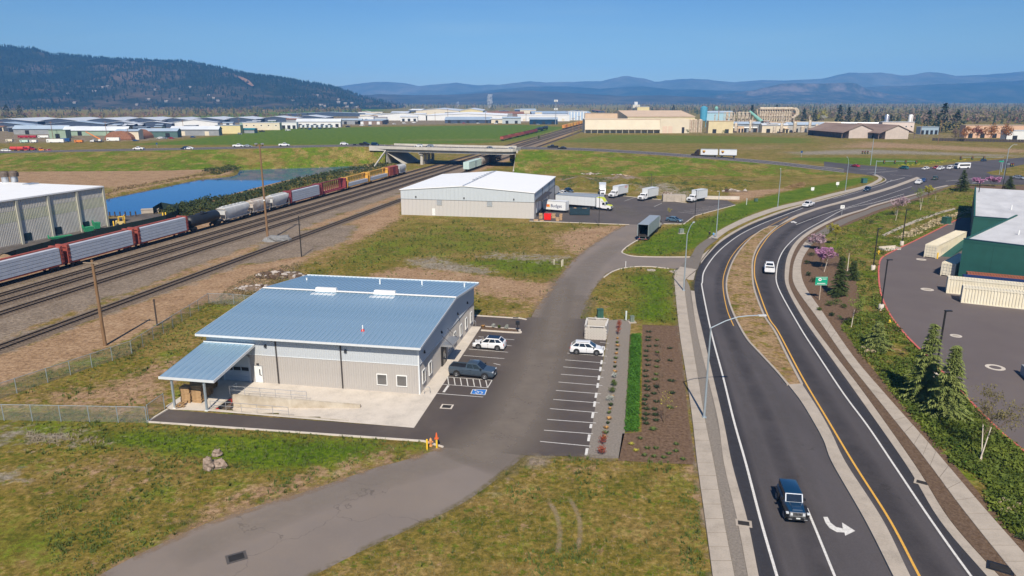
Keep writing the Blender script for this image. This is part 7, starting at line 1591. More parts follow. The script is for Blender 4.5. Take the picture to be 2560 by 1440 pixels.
rubble('rubble_heap','pale rock heap on the hummock behind the white roofed warehouse',1480,436,5,2.5,18,[PALEC],.6); rubble('rubble_heap','light timber and stone heap above the row of box trucks',1545,440,6,2.5,24,[CARD,PALEC],.7); rubble('rubble_heap','logs and slabs on bare earth to the right of the truck yard',1822,479,7,2.5,24,[LOG,PALEC],.8)
rubble('rubble_heap','small stone heap behind the third box truck',1667,484,2.5,1.5,14,[PALEC],.5)
for i, (px, py, lb) in enumerate(((2168,873,'straw coloured ornamental grass nearest the cedar'),)): pass
# ---------------------------------------------------------------- far buildings
def shed(x0, x1, yb, h, yback, wall, roof, label, kind='y', pitch=None, name='shed', cat='building', doors=0, doorm=None, grp=None, open_front=False, windows=0):
 """building whose front foot spans columns x0..x1 on row yb, eaves h metres, far roof edge seen on row yback"""
 xm = (x0+x1)/2; X, Y = G(xm,yb); d_ = Y*cp+H*sp; w = (x1-x0)*d_/F; pitch = pitch if pitch is not None else min(3.5, w*.06)
 dp = max(8, min(160, G(xm,yback,h)[1]-Y))
 t = thing(name, label, cat, (X,Y,0), 0, grp); hw = w/2
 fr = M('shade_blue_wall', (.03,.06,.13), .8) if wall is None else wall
 part('wall', MB().box(-hw,hw,0,dp,0,h), fr, t)
 if kind == 'y':
  part('gable', MB().add([(-hw,-.02,h),(hw,-.02,h),(0,-.02,h+pitch),(-hw,dp,h),(hw,dp,h),(0,dp,h+pitch)],[(0,1,2),(3,5,4)]), fr, t)
  for s in (-1,1): part('roof_slope', MB().add([(s*(hw+.5),-.8,h),(0,-.8,h+pitch+.1),(0,dp+.8,h+pitch+.1),(s*(hw+.5),dp+.8,h),(s*(hw+.5),-.8,h-.3),(0,-.8,h+pitch-.2)],[(0,1,2,3) if s < 0 else (3,2,1,0),(0,4,5,1)]), roof, t)
 elif kind == 'x':
  part('roof_slope', MB().add([(-hw-.5,-.8,h-.1),(hw+.5,-.8,h-.1),(hw+.5,dp/2,h+pitch),(-hw-.5,dp/2,h+pitch),(-hw-.5,-.8,h-.4),(hw+.5,-.8,h-.4)],[(0,1,2,3),(0,4,5,1)]), roof, t)
  part('roof_slope', MB().add([(-hw-.5,dp+.8,h-.1),(hw+.5,dp+.8,h-.1),(hw+.5,dp/2,h+pitch),(-hw-.5,dp/2,h+pitch)],[(1,0,3,2)]), roof, t)
  part('gable', MB().add([(-hw,0,h),(-hw,dp,h),(-hw,dp/2,h+pitch),(hw,0,h),(hw,dp,h),(hw,dp/2,h+pitch)],[(0,2,1),(3,4,5)]), fr, t)
 elif kind == 'arch':
  sec = [[(x, hw*math.cos(a), pitch*math.sin(a)+h) for a in [math.pi*i/12 for i in range(13)]] for x in (0,)]
  mb = MB(); P = [(hw*math.cos(math.pi*i/12), h+pitch*math.sin(math.pi*i/12)) for i in range(13)]
  mb.ext(P,-.3,dp); part('arched_roof', mb, roof, t)
 else: part('roof', MB().box(-hw-.3,hw+.3,-.4,dp+.3,h,h+.35), roof, t)
 for k in range(doors):
  x = -hw+w*(k+.5)/doors; dw = min(4, w/doors*.6)
  part('door', MB().box(x-dw/2,x+dw/2,-.12,-.04,0,min(h*.75,4)), doorm or BLACK, t)
 for k in range(windows):
  x = -hw+w*(k+.5)/windows; o = part('window', MB().box(x-.9,x+.9,-.1,-.03,h*.55,h*.55+1.3), WHT, t); part('pane', MB().box(x-.75,x+.75,-.12,-.1,h*.55+.15,h*.55+1.15), CGLASS, o)
 return t
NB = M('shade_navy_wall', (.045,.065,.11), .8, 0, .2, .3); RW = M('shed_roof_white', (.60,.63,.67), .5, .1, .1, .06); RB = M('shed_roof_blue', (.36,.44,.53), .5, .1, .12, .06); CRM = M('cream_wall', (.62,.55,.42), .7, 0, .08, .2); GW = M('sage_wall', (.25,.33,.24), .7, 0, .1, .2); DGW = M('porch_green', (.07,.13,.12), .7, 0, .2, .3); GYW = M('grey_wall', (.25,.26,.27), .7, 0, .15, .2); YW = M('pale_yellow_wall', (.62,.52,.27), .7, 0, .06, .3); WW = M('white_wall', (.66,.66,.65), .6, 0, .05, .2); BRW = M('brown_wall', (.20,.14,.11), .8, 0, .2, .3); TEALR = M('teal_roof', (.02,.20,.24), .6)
GS = 'long white roofed storage sheds in the distance'
for i, (x0, x1, yb, h, yk, w, r, lb) in enumerate((
 (-60,95,313,5,299,NB,RW,'white roofed storage shed at the far left end of the back row'),(84,208,312,5,298.5,NB,RW,'white roofed storage shed, second from the left in the back row'),(205,312,311,5,298,NB,RW,'white roofed storage shed, third from the left in the back row'),(300,405,310,5,297.5,NB,RW,'white roofed storage shed above the grain of the yard crane'),(392,478,309,5,297,NB,RW,'white roofed storage shed left of the middle of the back row'),(472,562,308,5,296,NB,RW,'white roofed storage shed right of the middle of the back row'),(552,640,307,5,295.5,NB,RW,'white roofed storage shed above the yellow building'),(640,735,305,5,294.5,NB,RW,'white roofed storage shed behind the cream office'),(725,815,302,5,292,NB,RW,'white roofed storage shed near the right end of the back row'),(700,950,291,5,284,NB,RB,'very long low blue grey shed roof by the green valley field'),
 (-60,80,325,5,312,NB,RB,'dull blue grey shed roof at the left edge of the middle row'),(115,262,321,5,309,NB,RB,'blue grey shed roof in the middle row left of the pale one'),(255,350,320,5,308.5,NB,RW,'pale shed roof in the middle row above the rusty half round hut'),(340,430,319,5,308,NB,RW,'pale shed roof in the middle row above the green porch shed'),(430,545,318,6,306,WW,RW,'shed with a white side wall in the middle row'),(35,170,336,5.5,322,GYW,RB,'long grey shed of the front row at the left'),(160,320,339,5,325,GW,RW,'sage green walled shed with a long white roof'),(345,445,344,6,327,DGW,RB,'dark green shed with an open porch on the meadow edge'),(428,548,339,6,323,GYW,RW,'grey shed with a cream roller door on the meadow edge'))):
 shed(x0,x1,yb,h,yk,w,r,lb,'y' if i < 15 else 'x',grp=GS,doors=2 if i > 14 else 0,doorm=CRM if i == 18 else BLACK)
shed(124,166,346,7,333,GW,GW,'small sage green box shed beside the grey yard','flat',doors=1); shed(292,348,349,7.5,333,CRM,RB,'cream walled shed right of the half round hut','x')
shed(262,330,350,.5,338,RUST,RUST,'rusty half round hut with a dark open end','arch',7,name='quonset_hut')
shed(540,602,334,8,320,YW,RB,'pale yellow walled building at the meadow edge','flat',doors=3,doorm=YW); shed(596,636,333,4,322,GYW,TEALR,'low building with a teal awning next to the yellow one','x'); shed(608,700,325,8,313,CRM,RW,'cream two storey office with small dark windows','flat',windows=5); shed(690,742,322,7,312,WW,RW,'white porch building right of the cream office','flat',doors=4)
shed(742,852,318,7,305,WW,RW,'long white walled depot with parked trailers','x',doors=6); shed(850,905,311,6,300,GYW,RB,'low blue grey shop left of the bridge skyline','x',doors=2); shed(895,956,311,5,299,BRW,RB,'brown walled shop with a flat roof at the meadow corner','flat',doors=3,doorm=WW)
shed(900,965,297,7,286,CRM,RW,'pinkish cream hall behind the brown shop','flat',windows=6); shed(945,1068,301,9,287,WW,WROOF,'wide white hall behind the parked cars','y',3); shed(1040,1150,289,10,273,CRM,RW,'distant white roofed factory hall beneath the thin steam','y',4); shed(1148,1207,289,10,273,YW,RW,'distant cream factory hall beneath the tall steam plume','y',4); shed(1065,1268,301,8,284,WW,WROOF,'broad white factory roof in the centre of the distance','y',3); shed(1215,1310,292,6,282,BRW,RUST,'rust brown timber stacks roof beside the steam plume','x')
shed(1112,1228,308,5,297,NB,RB,'blue grey shed with dark open bays at the meadow end','x',doors=5); shed(1226,1258,308,6,298,CRM,RW,'small cream shed left of the silver hall','x',doors=1); shed(1256,1302,309,8,297,M('silver_hall', (.42,.47,.50), .5, .2),RB,'silver grey hall with a curved shoulder','x',doors=2); shed(1294,1424,303,9,286,WW,WROOF,'large white distribution hall with a blue band','flat',doors=4,doorm=CRM); shed(1324,1394,311,7,297,PC['navy'],RB,'navy fronted hall in front of the white distribution hall','x',doors=3)
t = shed(1421,1466,301,14,283,WW,WROOF,'tall white hall with vertical blue panels at the end of the tracks','flat')
for k in range(6): part('panel', MB().box(-14+k*5,-11.2+k*5,-.2,-.05,.5,13.4), M('panel_blue', (.34,.45,.60), .5), t)
shed(1330,1480,290,5,278,BRW,RB,'low brown and blue sheds right of the white distribution hall','x'); shed(1300,1340,284,9,277,CRM,RB,'grey conveyor house on the skyline of the factory','x'); shed(1586,1594,268,22,264,WW,RW,'tiny white tower block standing above the distant trees','flat',name='tower_block',cat='tower'); shed(1582,1600,270,12,267,CRM,RW,'wide foot of the tiny distant tower','flat')
q = random.Random(21)
for k in range(46):
 px = q.uniform(870,1500); yb = q.uniform(279,304); w = q.uniform(14,46); shed(px,px+w,yb,q.uniform(4,8),yb-q.uniform(5,9),q.choice((WW,CRM,GYW,NB,WW,M('silver_wall', (.40,.44,.48), .5))),q.choice((RW,RW,WROOF,RB,RUST)),'small pale shed packed into the distant factory town',q.choice(('x','flat','y')),None,'shed','building',q.choice((0,1,3)),grp='small sheds of the distant factory town')
for k in range(34):
 px = q.uniform(-20,800); yb = q.uniform(312,min(338,336-max(0,px-380)*.085)); w = q.uniform(12,36); shed(px,px+w,yb,q.uniform(3.5,6),yb-q.uniform(5,9),q.choice((WW,CRM,GYW,NB,GW)),q.choice((RW,RW,RB,RUST)),'small shed squeezed between the long white roofed sheds',q.choice(('x','flat')),None,'shed','building',q.choice((0,1,2)),grp='small sheds between the long white roofed sheds')
SM = M('mill_cream', (.62,.54,.41), .7, 0, .06, .12); SMT = M('mill_tan_roof', (.60,.44,.30), .7, 0, .08, .1); SMY = M('mill_yellow', (.60,.50,.30), .7, 0, .1, .15); PIPE = M('mill_pipe', (.36,.28,.20), .6, 0, 0, .5, col2=(.62,.54,.42)); BLT = M('mill_blue', (.07,.30,.45), .6, 0, .1, .3); GRT = M('mill_green', (.20,.42,.36), .6, 0, .15, .3)
Xm, Ym = G(1462,333); Xn, _ = G(1722,333)
m1 = thing('sawmill_hall', 'long low cream sawmill hall with a sloping wall above the tracks', 'building', (Xm,Ym,0)); wm = Xn-Xm
P = [(0,3.5),(2.0,13.5),(26,14.0),(26,0),(6,0),(6,3.5)]
mb = MB(); mb.ext(P,0,1); mb.v = [(y*wm*.72, x, z) for x, y, z in mb.v]; part('sloping_wall', mb, SM, m1)
for k in range(12): part('leg', MB().box(k*wm*.72/12,k*wm*.72/12+.5,.6,1.2,0,3.5), SM, m1)
part('wall', MB().box(wm*.72,wm,0,26,0,14), SM, m1)
for a, b in ((.745,.79),(.80,.84)): part('roller_door', MB().box(wm*a,wm*b,-.15,-.03,0,7), M('door_peach', (.62,.47,.36), .7), m1)
part('roller_door', MB().box(wm*.93,wm*.955,-.12,-.03,0,6), BLACK, m1); part('eave_trim', MB().box(0,wm,1.7,2.1,13.6,14.2), SMT, m1)
t = shed(1568,1736,318,13,284,SMY,SMT,'tan roofed hall rising behind the long sawmill hall','x',6)
shed(1592,1622,300,21,292,YW,RW,'small yellow cabin on top of the arched hall','flat'); shed(1462,1580,312,15,298,SMT,SMT,'low tan roofed wing behind the long sawmill hall','flat')
SC_ = Ym  # works distance
def mill(px, py): return G(px,py)
for i, px in enumerate((1716,1726,1737,1749)):
 X, Y = G(px,331); t = thing('silo', ('cream silo against the sawmill wall','cream silo second from the sawmill wall','cream silo third from the sawmill wall','cream silo on the outside of the row of four')[i], 'silo', (X,Y,0), 0, 'cream silos of the sawmill'); part('drum', MB().lathe([(2.4,0),(2.4,12.5)],(0,0,0),16), PIPE, t, True); part('lid', MB().lathe([(2.5,12.5),(.5,13.6)],(0,0,0),16), SMT, t); part('ladder', MB().box(-.2,.2,-2.6,-2.4,0,12), RUST, t)
X, Y = G(1757,318); t = thing('tank', 'tall blue hopper tank above the silos', 'tank', (X,Y,0)); part('drum', MB().lathe([(4,8),(4.4,20),(4.4,24),(.5,25.5)],(0,0,0),14), BLT, t); part('leg', MB().box(-3,-2.5,-2,-1.5,0,8).box(2.5,3,-2,-1.5,0,8), BLT, t)
shed(1766,1830,305,14,298,M('mill_lightblue', (.33,.50,.58), .6),RB,'pale blue conveyor gallery behind the silos','x'); shed(1770,1832,333,12,322,SMY,SMT,'square yellow cream block beside the silos','flat',doors=2); shed(1822,1900,331,9,318,GYW,RB,'low grey kiln building under the cyclones','x',doors=3); shed(1904,1968,332,8,318,SM,RW,'cream canopy shed with posts below the big cyclone frame','x',doors=2); shed(1966,2060,331,8,316,M('plant_grey', (.40,.38,.35), .7, 0, .15, .2),RB,'grey plant room to the left of the brown barns','x',doors=2)
for i, (px, py, r_, h_) in enumerate(((1838,331,1.6,9),(1852,330,2.2,7),(1874,331,1.2,12),(1890,330,1.8,8),(1935,333,1.5,6),(1952,333,1.2,9),(1985,332,1.7,10),(2005,332,2.1,6),(2022,332,1.2,12),(2040,332,1.6,8))):
 X, Y = G(px,py); t = thing('process_tank', ('slim','squat','tall','plain','low','narrow','upright','broad','high','last')[i]+' cream process tank in the row before the plant rooms', 'tank', (X,Y,0), 0, 'process tanks of the sawmill'); part('drum', MB().lathe([(r_,1.2),(r_,h_),(r_*.5,h_+1)],(0,0,0),10), PIPE, t, True); part('leg', MB().box(-r_,-r_+.3,-.2,.2,0,1.3).box(r_-.3,r_,-.2,.2,0,1.3), RUST, t); part('riser', MB().tube((r_,0,1),(r_+.6,0,h_+2.5),.25,n=6), PIPE, t)
def cyclones(px0, px1, yb, ytop, n, lb):
 X0_, Y = G(px0,yb); X1_, _ = G(px1,yb); h = Zat((X0_+X1_)/2,Y,ytop); w = X1_-X0_; t = thing('cyclone_tower', lb, 'tower', (X0_,Y,0))
 fr = MB()
 for k in range(n+1):
  x = w*k/n
  for y in (0,7): fr.box(x-.25,x+.25,y-.25,y+.25,0,h*.92)
 for z in (h*.35,h*.62,h*.9): fr.box(0,w,-.2,.2,z,z+.45).box(0,w,6.8,7.2,z,z+.45)
 for k in range(n): fr.tube((w*k/n,0,h*.35),(w*(k+1)/n,0,h*.62),.18,n=5).tube((w*(k+1)/n,0,h*.62),(w*k/n,0,h*.9),.18,n=5)
 part('frame', fr, PIPE, t)
 for k in range(n):
  x = w*(k+.5)/n; c = part('cyclone', MB().lathe([(.35,h*.38),(1.5,h*.62),(1.5,h*.8),(.8,h*.84)],(x,2.5,0),12), PIPE, t, True); part('outlet', MB().tube((x,2.5,h*.83),(x,3.2,h*.93),.6,n=8), PIPE, c)
 part('walkway', MB().box(-.5,w+.5,-.6,7.5,h*.33,h*.35), SMT, t)
 return t, w, h
t, w, h = cyclones(1896,1975,325,268,13,'big cream cyclone frame of the sawmill with two fat bent ducts')
part('duct', MB().tube((0,1,h*.94),(w+1,1,h*.94),1.5,n=12).tube((0,5,h*.9),(w+4,5,h*.9),1.4,n=12), PIPE, t)
for x0, y, rr in ((w+1,1,5.0),(w+5,5,4.4)):
 pts = [(x0+rr*math.sin(a), y, h*.94-rr+rr*math.cos(a)) for a in [math.pi*i/8 for i in range(9)]]; part('bent_duct', MB().path(pts,1.25,10), PIPE, t)
part('duct', MB().tube((w+4,5,h*.94-11),(w-14,3,4),1.2,n=10), PIPE, t); part('stair', MB().tube((0,-1,h*.35),(-4,-1,h*.9),.5,n=4), SMT, t)
cyclones(1812,1832,328,276,2,'narrow cream cyclone stand left of the green chute'); t2, w, h = cyclones(1842,1872,327,276,3,'middle cream cyclone stand beside the green chute'); part('chute', MB().tube((w,3,h*.95),(w+14,3,h*.45),1.4,2.2,10), GRT, t2)
X, Y = G(1789,300); t = thing('hopper', 'small green hopper on top of the pale blue gallery', 'hopper', (X,Y,14)); part('drum', MB().lathe([(1,0),(3,3),(3,6),(1,8)],(0,0,0),10), GRT, t)
X, Y = G(1962,320); X1_, Y1_ = G(2196,322); t = thing('pipe_bridge', 'long silver overhead pipe running above the brown barns', 'pipe', (X,Y,0)); z = Zat(X,Y,307)
part('pipe', MB().tube((0,0,z),((X1_-X)*.6,(Y1_-Y)*.6,z),1.7,n=12), PIPE, t); part('pipe', MB().tube(((X1_-X)*.6,(Y1_-Y)*.6,z),(X1_-X,Y1_-Y,z),1.5,n=12), SILVER, t)
for k in range(7): part('support', MB().box((X1_-X)*k/6-.3,(X1_-X)*k/6+.3,(Y1_-Y)*k/6-.3,(Y1_-Y)*k/6+.3,0,z-1.4), PIPE, t)
X, Y = G(1797,331); X1_, _ = G(1892,331); z = Zat(X,Y,319); t = thing('pipe_rack', 'low white pipe on posts in front of the kiln building', 'pipe', (X,Y,0)); part('pipe', MB().tube((0,0,z),(X1_-X,0,z),.8,n=10), WHT, t)
for k in range(6): part('support', MB().box((X1_-X)*k/5-.25,(X1_-X)*k/5+.25,-.25,.25,0,z-.6), RUST, t)
BRR = M('barn_roof', (.17,.11,.085), .85, 0, 0, .12, col2=(.30,.215,.165), stretch=(1,.2,1)); BRF = M('barn_front', (.50,.42,.37), .8, 0, .08, .3)
for (x0, x1, yb, lb) in ((2121,2184,346,'brown roofed timber barn, the left of the pair'),(2212,2274,348,'brown roofed timber barn, the right of the pair')):
 X0_, Y = G(x0,yb); X1_, _ = G(x1,yb); w = X1_-X0_; h = 7.6; p_ = 4.2; t = thing('barn', lb, 'barn', (X0_,Y,0), .12, 'brown roofed barns'); D = 60; ov = w*.30
 part('front_wall', MB().add([(0,0,0),(w,0,0),(w,0,h),(w/2,0,h+p_),(0,0,h),(0,.4,0),(w,.4,0),(w,.4,h),(w/2,.4,h+p_),(0,.4,h)],[(0,1,2,3,4),(0,4,9,5),(1,6,7,2)]), BRF, t)
 for k in range(12): part('board', MB().box(w*k/12+.05,w*(k+1)/12-.05,-.08,-.01,.1,h-.3), BRF, t)
 for s in (0,1):
  xe = -ov if s == 0 else w+ov; ze = h-p_*.62
  part('roof_slope', MB().add([(xe,-.9,ze),(w/2,-.9,h+p_+.25),(w/2,D,h+p_+.25),(xe,D,ze),(xe,-.9,ze-.3),(w/2,-.9,h+p_-.05)],[(0,1,2,3) if s == 0 else (3,2,1,0),(0,4,5,1)]), BRR, t)
 part('back_wall', MB().box(-ov*.8,w+ov*.8,D-.5,D,0,h-1), BRW, t); part('side_post', MB().box(-ov+.2,-ov+.7,0,.5,0,h-p_*.62).box(w+ov-.7,w+ov-.2,0,.5,0,h-p_*.62), BRW, t)
 part('side_wall', MB().box(.0,.3,.4,D,0,h-.3).box(w-.3,w,.4,D,0,h-.3), BRW, t)
shed(2203,2283,333,11,320,M('pale_pink_wall', (.60,.50,.44), .7, 0, .06, .3),RW,'pale pink plant block behind the right brown barn','flat',windows=6)
for px, lb in ((2213,'grey round tank behind the right brown barn'),(2272,'white round tank at the end of the pale pink block')):
 X, Y = G(px,330); t = thing('tank', lb, 'tank', (X,Y,0)); part('drum', MB().lathe([(2.2,0),(2.2,17),(1.6,18)],(0,0,0),12), SILVER if px == 2213 else WHT, t, True); part('ladder', MB().box(-.2,.2,-2.4,-2.2,0,17), RUST, t)
shed(2410,2560,345,11,330,M('terracotta_wall', (.60,.38,.25), .7, 0, .06, .2),M('tan_roof2', (.52,.40,.30), .7),'long terracotta topped store behind the orange trees','flat',doors=5); shed(2515,2640,351,8,338,WW,RW,'white walled building at the right edge behind the trees','flat',doors=3); shed(2300,2345,336,7,329,M('blue_grey_wall', (.28,.36,.43), .7),RB,'blue grey container yard shed between barn and dark trees','flat',doors=4)
t = thing('field_fence', 'dark board fence in front of the orange trees at the right', 'fence', (*G(2330,352),0)); X0_, Y0_ = G(2330,352); X1_, Y1_ = G(2640,358); L_ = math.hypot(X1_-X0_,Y1_-Y0_); a_ = math.atan2(Y1_-Y0_,X1_-X0_)
for k in range(40): part('board', MB().box(0,L_/40-.1,-.05,.05,.1,2.4), DWOOD, t, loc=((X1_-X0_)*k/40,(Y1_-Y0_)*k/40,0), rz=a_)
for k in range(26):
 px = q.uniform(1755,2060); yb = q.uniform(322,333); w = q.uniform(6,20); shed(px,px+w,yb,q.uniform(3,11),yb-q.uniform(9,14),q.choice((SM,SMY,PIPE,MATS['plant_grey'],SMT)),q.choice((RW,SMT,RB,RUST)),'small cream outbuilding crowded between the sawmill buildings',q.choice(('x','flat')),None,'outbuilding','building',q.choice((0,1,2)),grp='outbuildings of the sawmill')
for k in range(12):
 X, Y = G(q.uniform(1760,2055),q.uniform(322,331)); h = q.uniform(12,24); t = thing('process_stack', 'thin cream process stack rising among the sawmill buildings', 'stack', (X,Y,0), 0, 'process stacks of the sawmill'); part('pipe', MB().lathe([(.7,0),(.5,h)],(0,0,0),8), PIPE, t); part('cap', MB().lathe([(.8,h),(.2,h+.9)],(0,0,0),8), RUST, t); part('platform', MB().box(-1.2,1.2,-1.2,1.2,h*.6,h*.6+.25), PIPE, t)
for px, yb, yt, lb in ((133,347,303,'tall wooden pole in the yard at the far left'),(268,345,303,'wooden pole left of the half round hut'),(322,350,320,'wooden pole right of the half round hut'),(460,335,300,'wooden pole over the grey shed with the roller door'),(600,330,296,'wooden pole above the teal awning'),(1088,305,280,'thin wooden pole left of the big steam plume'),(1120,306,272,'thick wooden pole in the meadow skyline'),(1214,308,270,'wooden pole over the cream shed'),(1315,310,285,'wooden pole left of the navy fronted hall'),(1432,340,294,'wooden pole beside the tracks in front of the sawmill'),(1447,330,290,'second wooden pole beside the tracks nearer the sawmill'),(2300,345,300,'wooden pole between the barns and the dark trees'),(2345,360,300,'wooden pole standing in the right hand meadow edge'),(1880,335,306,'wooden pole before the cyclone frame')):
 X, Y = G(px,yb); h = Zat(X,Y,yt); t = thing('utility_pole', lb, 'utility pole', (X,Y,0), 0, 'utility poles on the plain'); part('pole', MB().lathe([(.28,0),(.2,h)],(0,0,0),6), WOOD, t); part('crossarm', MB().box(-1.6,1.6,-.12,.12,h-1.0,h-.75), WOOD, t)
X, Y = G(1389,311); h = Zat(X,Y,249); t = thing('telecom_mast', 'tall slender telecom mast with antenna panels above the distant halls', 'mast', (X,Y,0)); part('pole', MB().lathe([(.55,0),(.3,h)],(0,0,0),8), SILVER, t)
for z in (h-3,h-14):
 for a in range(6): part('antenna', MB().obox((2.2*math.cos(a*1.05),2.2*math.sin(a*1.05),0),.5,.9,2.8,a*1.05,z), WHT, t)
 part('platform', MB().lathe([(2.3,z+.9),(2.3,z+1.3)],(0,0,0),8), SILVER, t)
CK = [('white','sedan'),('silver','suv'),('white','pickup'),('red','sedan'),('navy','suv'),('white','van'),('black','pickup'),('grey','sedan'),('blue','sedan')]
NAMES = {'sedan':'saloon','suv':'estate car','pickup':'pickup','van':'van'}
far_spots = [(8,378,'beside the red trucks at the left edge'),(18,379,'next to the red trucks at the left edge'),(46,374,'behind the red trucks'),(70,372,'behind the yellow truck'),(120,378,'on the road just right of the yellow truck'),(340,353,'on the track below the cream shed'),(400,347,'below the dark green porch'),(412,347,'under the middle of the dark green porch'),(420,345,'at the right end of the dark green porch'),(430,347,'just right of the dark green porch'),(483,344,'in front of the grey roller door shed'),(538,338,'at the corner of the grey roller door shed'),(600,336,'by the teal awning'),(655,330,'near the cream office'),(720,327,'before the white porch building'),(775,324,'before the white depot'),(800,322,'at the right end of the white depot'),(840,320,'on the meadow edge right of the depot'),(870,318,'on the meadow edge near the brown shop'),(905,315,'in front of the brown shop'),(925,315,'at the right side of the brown shop'),(965,311,'in the lot right of the brown shop'),(985,311,'below the wide white hall, left'),(1010,309,'below the wide white hall, middle'),(1035,308,'below the wide white hall, right'),(1130,309,'before the blue grey bays, left'),(1160,309,'before the blue grey bays, middle'),(1195,309,'before the blue grey bays, right'),(1240,310,'before the small cream shed'),(1345,312,'before the navy hall, left'),(1370,312,'before the navy hall, right')]
for i, (px, py, where) in enumerate(far_spots):
 c_, k_ = CK[(i*5+i//3)%9]; car(k_, c_, (*G(px,py),.02), rnd.choice((0,math.pi,.4,-.3)), f'{c_} {NAMES[k_]} parked {where}', 'parked vehicles of the distant yards', True)
for px, py, mt, lb in ((45,378,PC['red'],'red tanker truck, first of the row at the left edge'),(62,378,PC['red'],'red tanker truck, second of the row at the left edge'),(78,377,PC['red'],'red tanker truck closest to the yellow cab'),(100,379,PC['orange'],'yellow orange truck cab at the end of the red row')):
 t = thing('tanker_truck', lb, 'truck', (*G(px,py),.02), 0.05, 'trucks in the left yard'); cab(t, 0, mt, 2.5); axle(t,-1.5,1.1)
 if mt is PC['red']: part('tank', MB().loft([[(x,1.2*math.cos(a),1.9+1.2*math.sin(a)) for a in [i*math.pi/6 for i in range(12)]] for x in (-4.5,-.3)]), M('tank_red', (.5,.04,.03), .5), t)
 else: part('chassis', MB().box(-4,0,-.8,.8,.6,.9), BLACK, t)
t = thing('mobile_crane', 'white truck crane with an orange boom raised above the yard', 'crane', (*G(240,356),.02), math.pi); cab(t, 1, PC['white'], 2.5); axle(t,-2); axle(t,-3.4); part('chassis', MB().box(-6,1,-1,1,.6,1.2), BLACK, t); part('turntable', MB().box(-4.5,-2.5,-1,1,1.2,2.4), WHT, t); part('boom', MB().tube((-4,0,2.3),(7,0,8.4),.55,.4,6), PC['orange'], t)
for i, px in enumerate((753,764,775,787,799,811,823)):
 t = thing('semi_trailer', ('leftmost','second','third','fourth','fifth','sixth','rightmost')[i]+' of the seven white trailers backed up at the white depot', 'trailer', (*G(px,321.5),.0), math.pi/2, 'white trailers at the depot'); part('box', MB().box(0,12,-1.3,1.3,1.1,4), TRAILER, t); part('wheel', MB().tube((1.5,-1.25,.5),(1.5,1.25,.5),.5,n=8), TYRE, t)
for i, (px, py, L_, mt, lb) in enumerate(((140,357,13,WHT,'long white caravan beside the sage green shed'),(165,355,7,PC['blue'],'blue skip right of the long white caravan'),(284,353,10,WHT,'white box trailer in front of the half round hut'),(62,357,6,M('mint', (.45,.62,.55), .6),'mint green box in the left yard'),(85,357,5,WHT,'white box in the left yard'),(25,355,5,CREAM,'cream box at the far left yard'),(60,345,9,PC['red'],'red machine on the bank of the left yard'),(82,345,7,PC['red'],'second red machine on the bank of the left yard'),(110,345,9,WHT,'white boats and hulls on the bank of the left yard'),(198,357,6,PC['orange'],'orange digger body in the left yard'))):
 t = thing('stored_unit', lb, 'yard equipment', (*G(px,py),.0), .1, 'equipment in the left yard'); part('body', MB().box(-L_/2,L_/2,-1.25,1.25,.5,3.0 if i < 3 else 2.3), mt, t); part('wheel', MB().tube((-L_/4,-1.3,.4),(-L_/4,1.3,.4),.4,n=8).tube((L_/4,-1.3,.4),(L_/4,1.3,.4),.4,n=8), TYRE, t); part('window', MB().box(-L_/2+.5,-L_/2+1.6,-1.27,-1.25,1.2,1.9), BLACK, t)
# ---------------------------------------------------------------- hills
rg = random.Random(11)
def interp(tab, x):
 if x <= tab[0][0]: return tab[0][1]
 for (a, ya), (b, yb) in zip(tab, tab[1:]):
  if x <= b: t = (x-a)/(b-a); return ya+(yb-ya)*t
 return tab[-1][1]
def hill_material(name, c1, c2, c3, sc):
 m, nt, b = nodes(name); b.inputs['Roughness'].default_value = .95; sock(b,'Specular IOR Level').default_value = .05
 P = nt.nodes.new('ShaderNodeNewGeometry').outputs['Position']
 f = mth(nt, 'ADD', mth(nt, 'MULTIPLY', nz(nt, P, sc, 8, .7), .7), mth(nt, 'MULTIPLY', nz(nt, P, sc*.15, 4, .6), .3))
 nt.links.new(ramp(nt, f, (.38, c1), (.5, c2), (.62, c3)), b.inputs['Base Color']); return m
HSURF = {}
def hills(name, sky_, D0, D1, px0, px1, mat, amp, nu=260, nv=26, ns=.0012, cliff=None, foot=0.):
 vs_, fs = [], []
 D2 = D1 + (D1-D0)*.55
 for j in range(nv+1):
  v = j/nv; Y = D0+(D2-D0)*v; vc = (D1-D0)/(D2-D0)
  for i in range(nu+1):
   px = px0+(px1-px0)*i/nu; X = (px-1280)/F*(Y*cp+H*sp); Xc = (px-1280)/F*(D1*cp+H*sp)
   zc = max(0., Zat(Xc, D1, interp(sky_, px)+ .9*mnoise.noise(Vector((px*.045,D1*.01,0)))+.5*mnoise.noise(Vector((px*.16,D1*.01,2)))))
   p = v/vc if v < vc else 1-(v-vc)/(1-vc)
   q = p*p*(3-2*p)
   if cliff and v < vc: q = min(1., q*.62+max(0., min(1., (p-.8)/.05))*.38)
   n = 1.4*mnoise.fractal(Vector((X*ns,Y*ns,3.3)), 1.0, 2.0, 5)-.9*abs(mnoise.noise(Vector((X*ns*1.3+.4*mnoise.noise(Vector((X*ns,Y*ns,9))),Y*ns*.45,7))))+.2
   z = zc*(q*(1+amp*n*(1-p)*1.2)) if zc > 1 else 0
   vs_.append((X, Y, max(-1.5, z-1.5*(1-p))))
 for j in range(nv):
  for i in range(nu):
   a = j*(nu+1)+i; fs.append((a,a+1,a+nu+2,a+nu+1))
 me = bpy.data.meshes.new(name); me.from_pydata(vs_, [], fs); me.materials.append(mat); me.polygons.foreach_set('use_smooth',[True]*len(me.polygons)); me.update()
 HSURF[name] = (vs_, nu, nv); return tag(link(name, me), kind='structure')
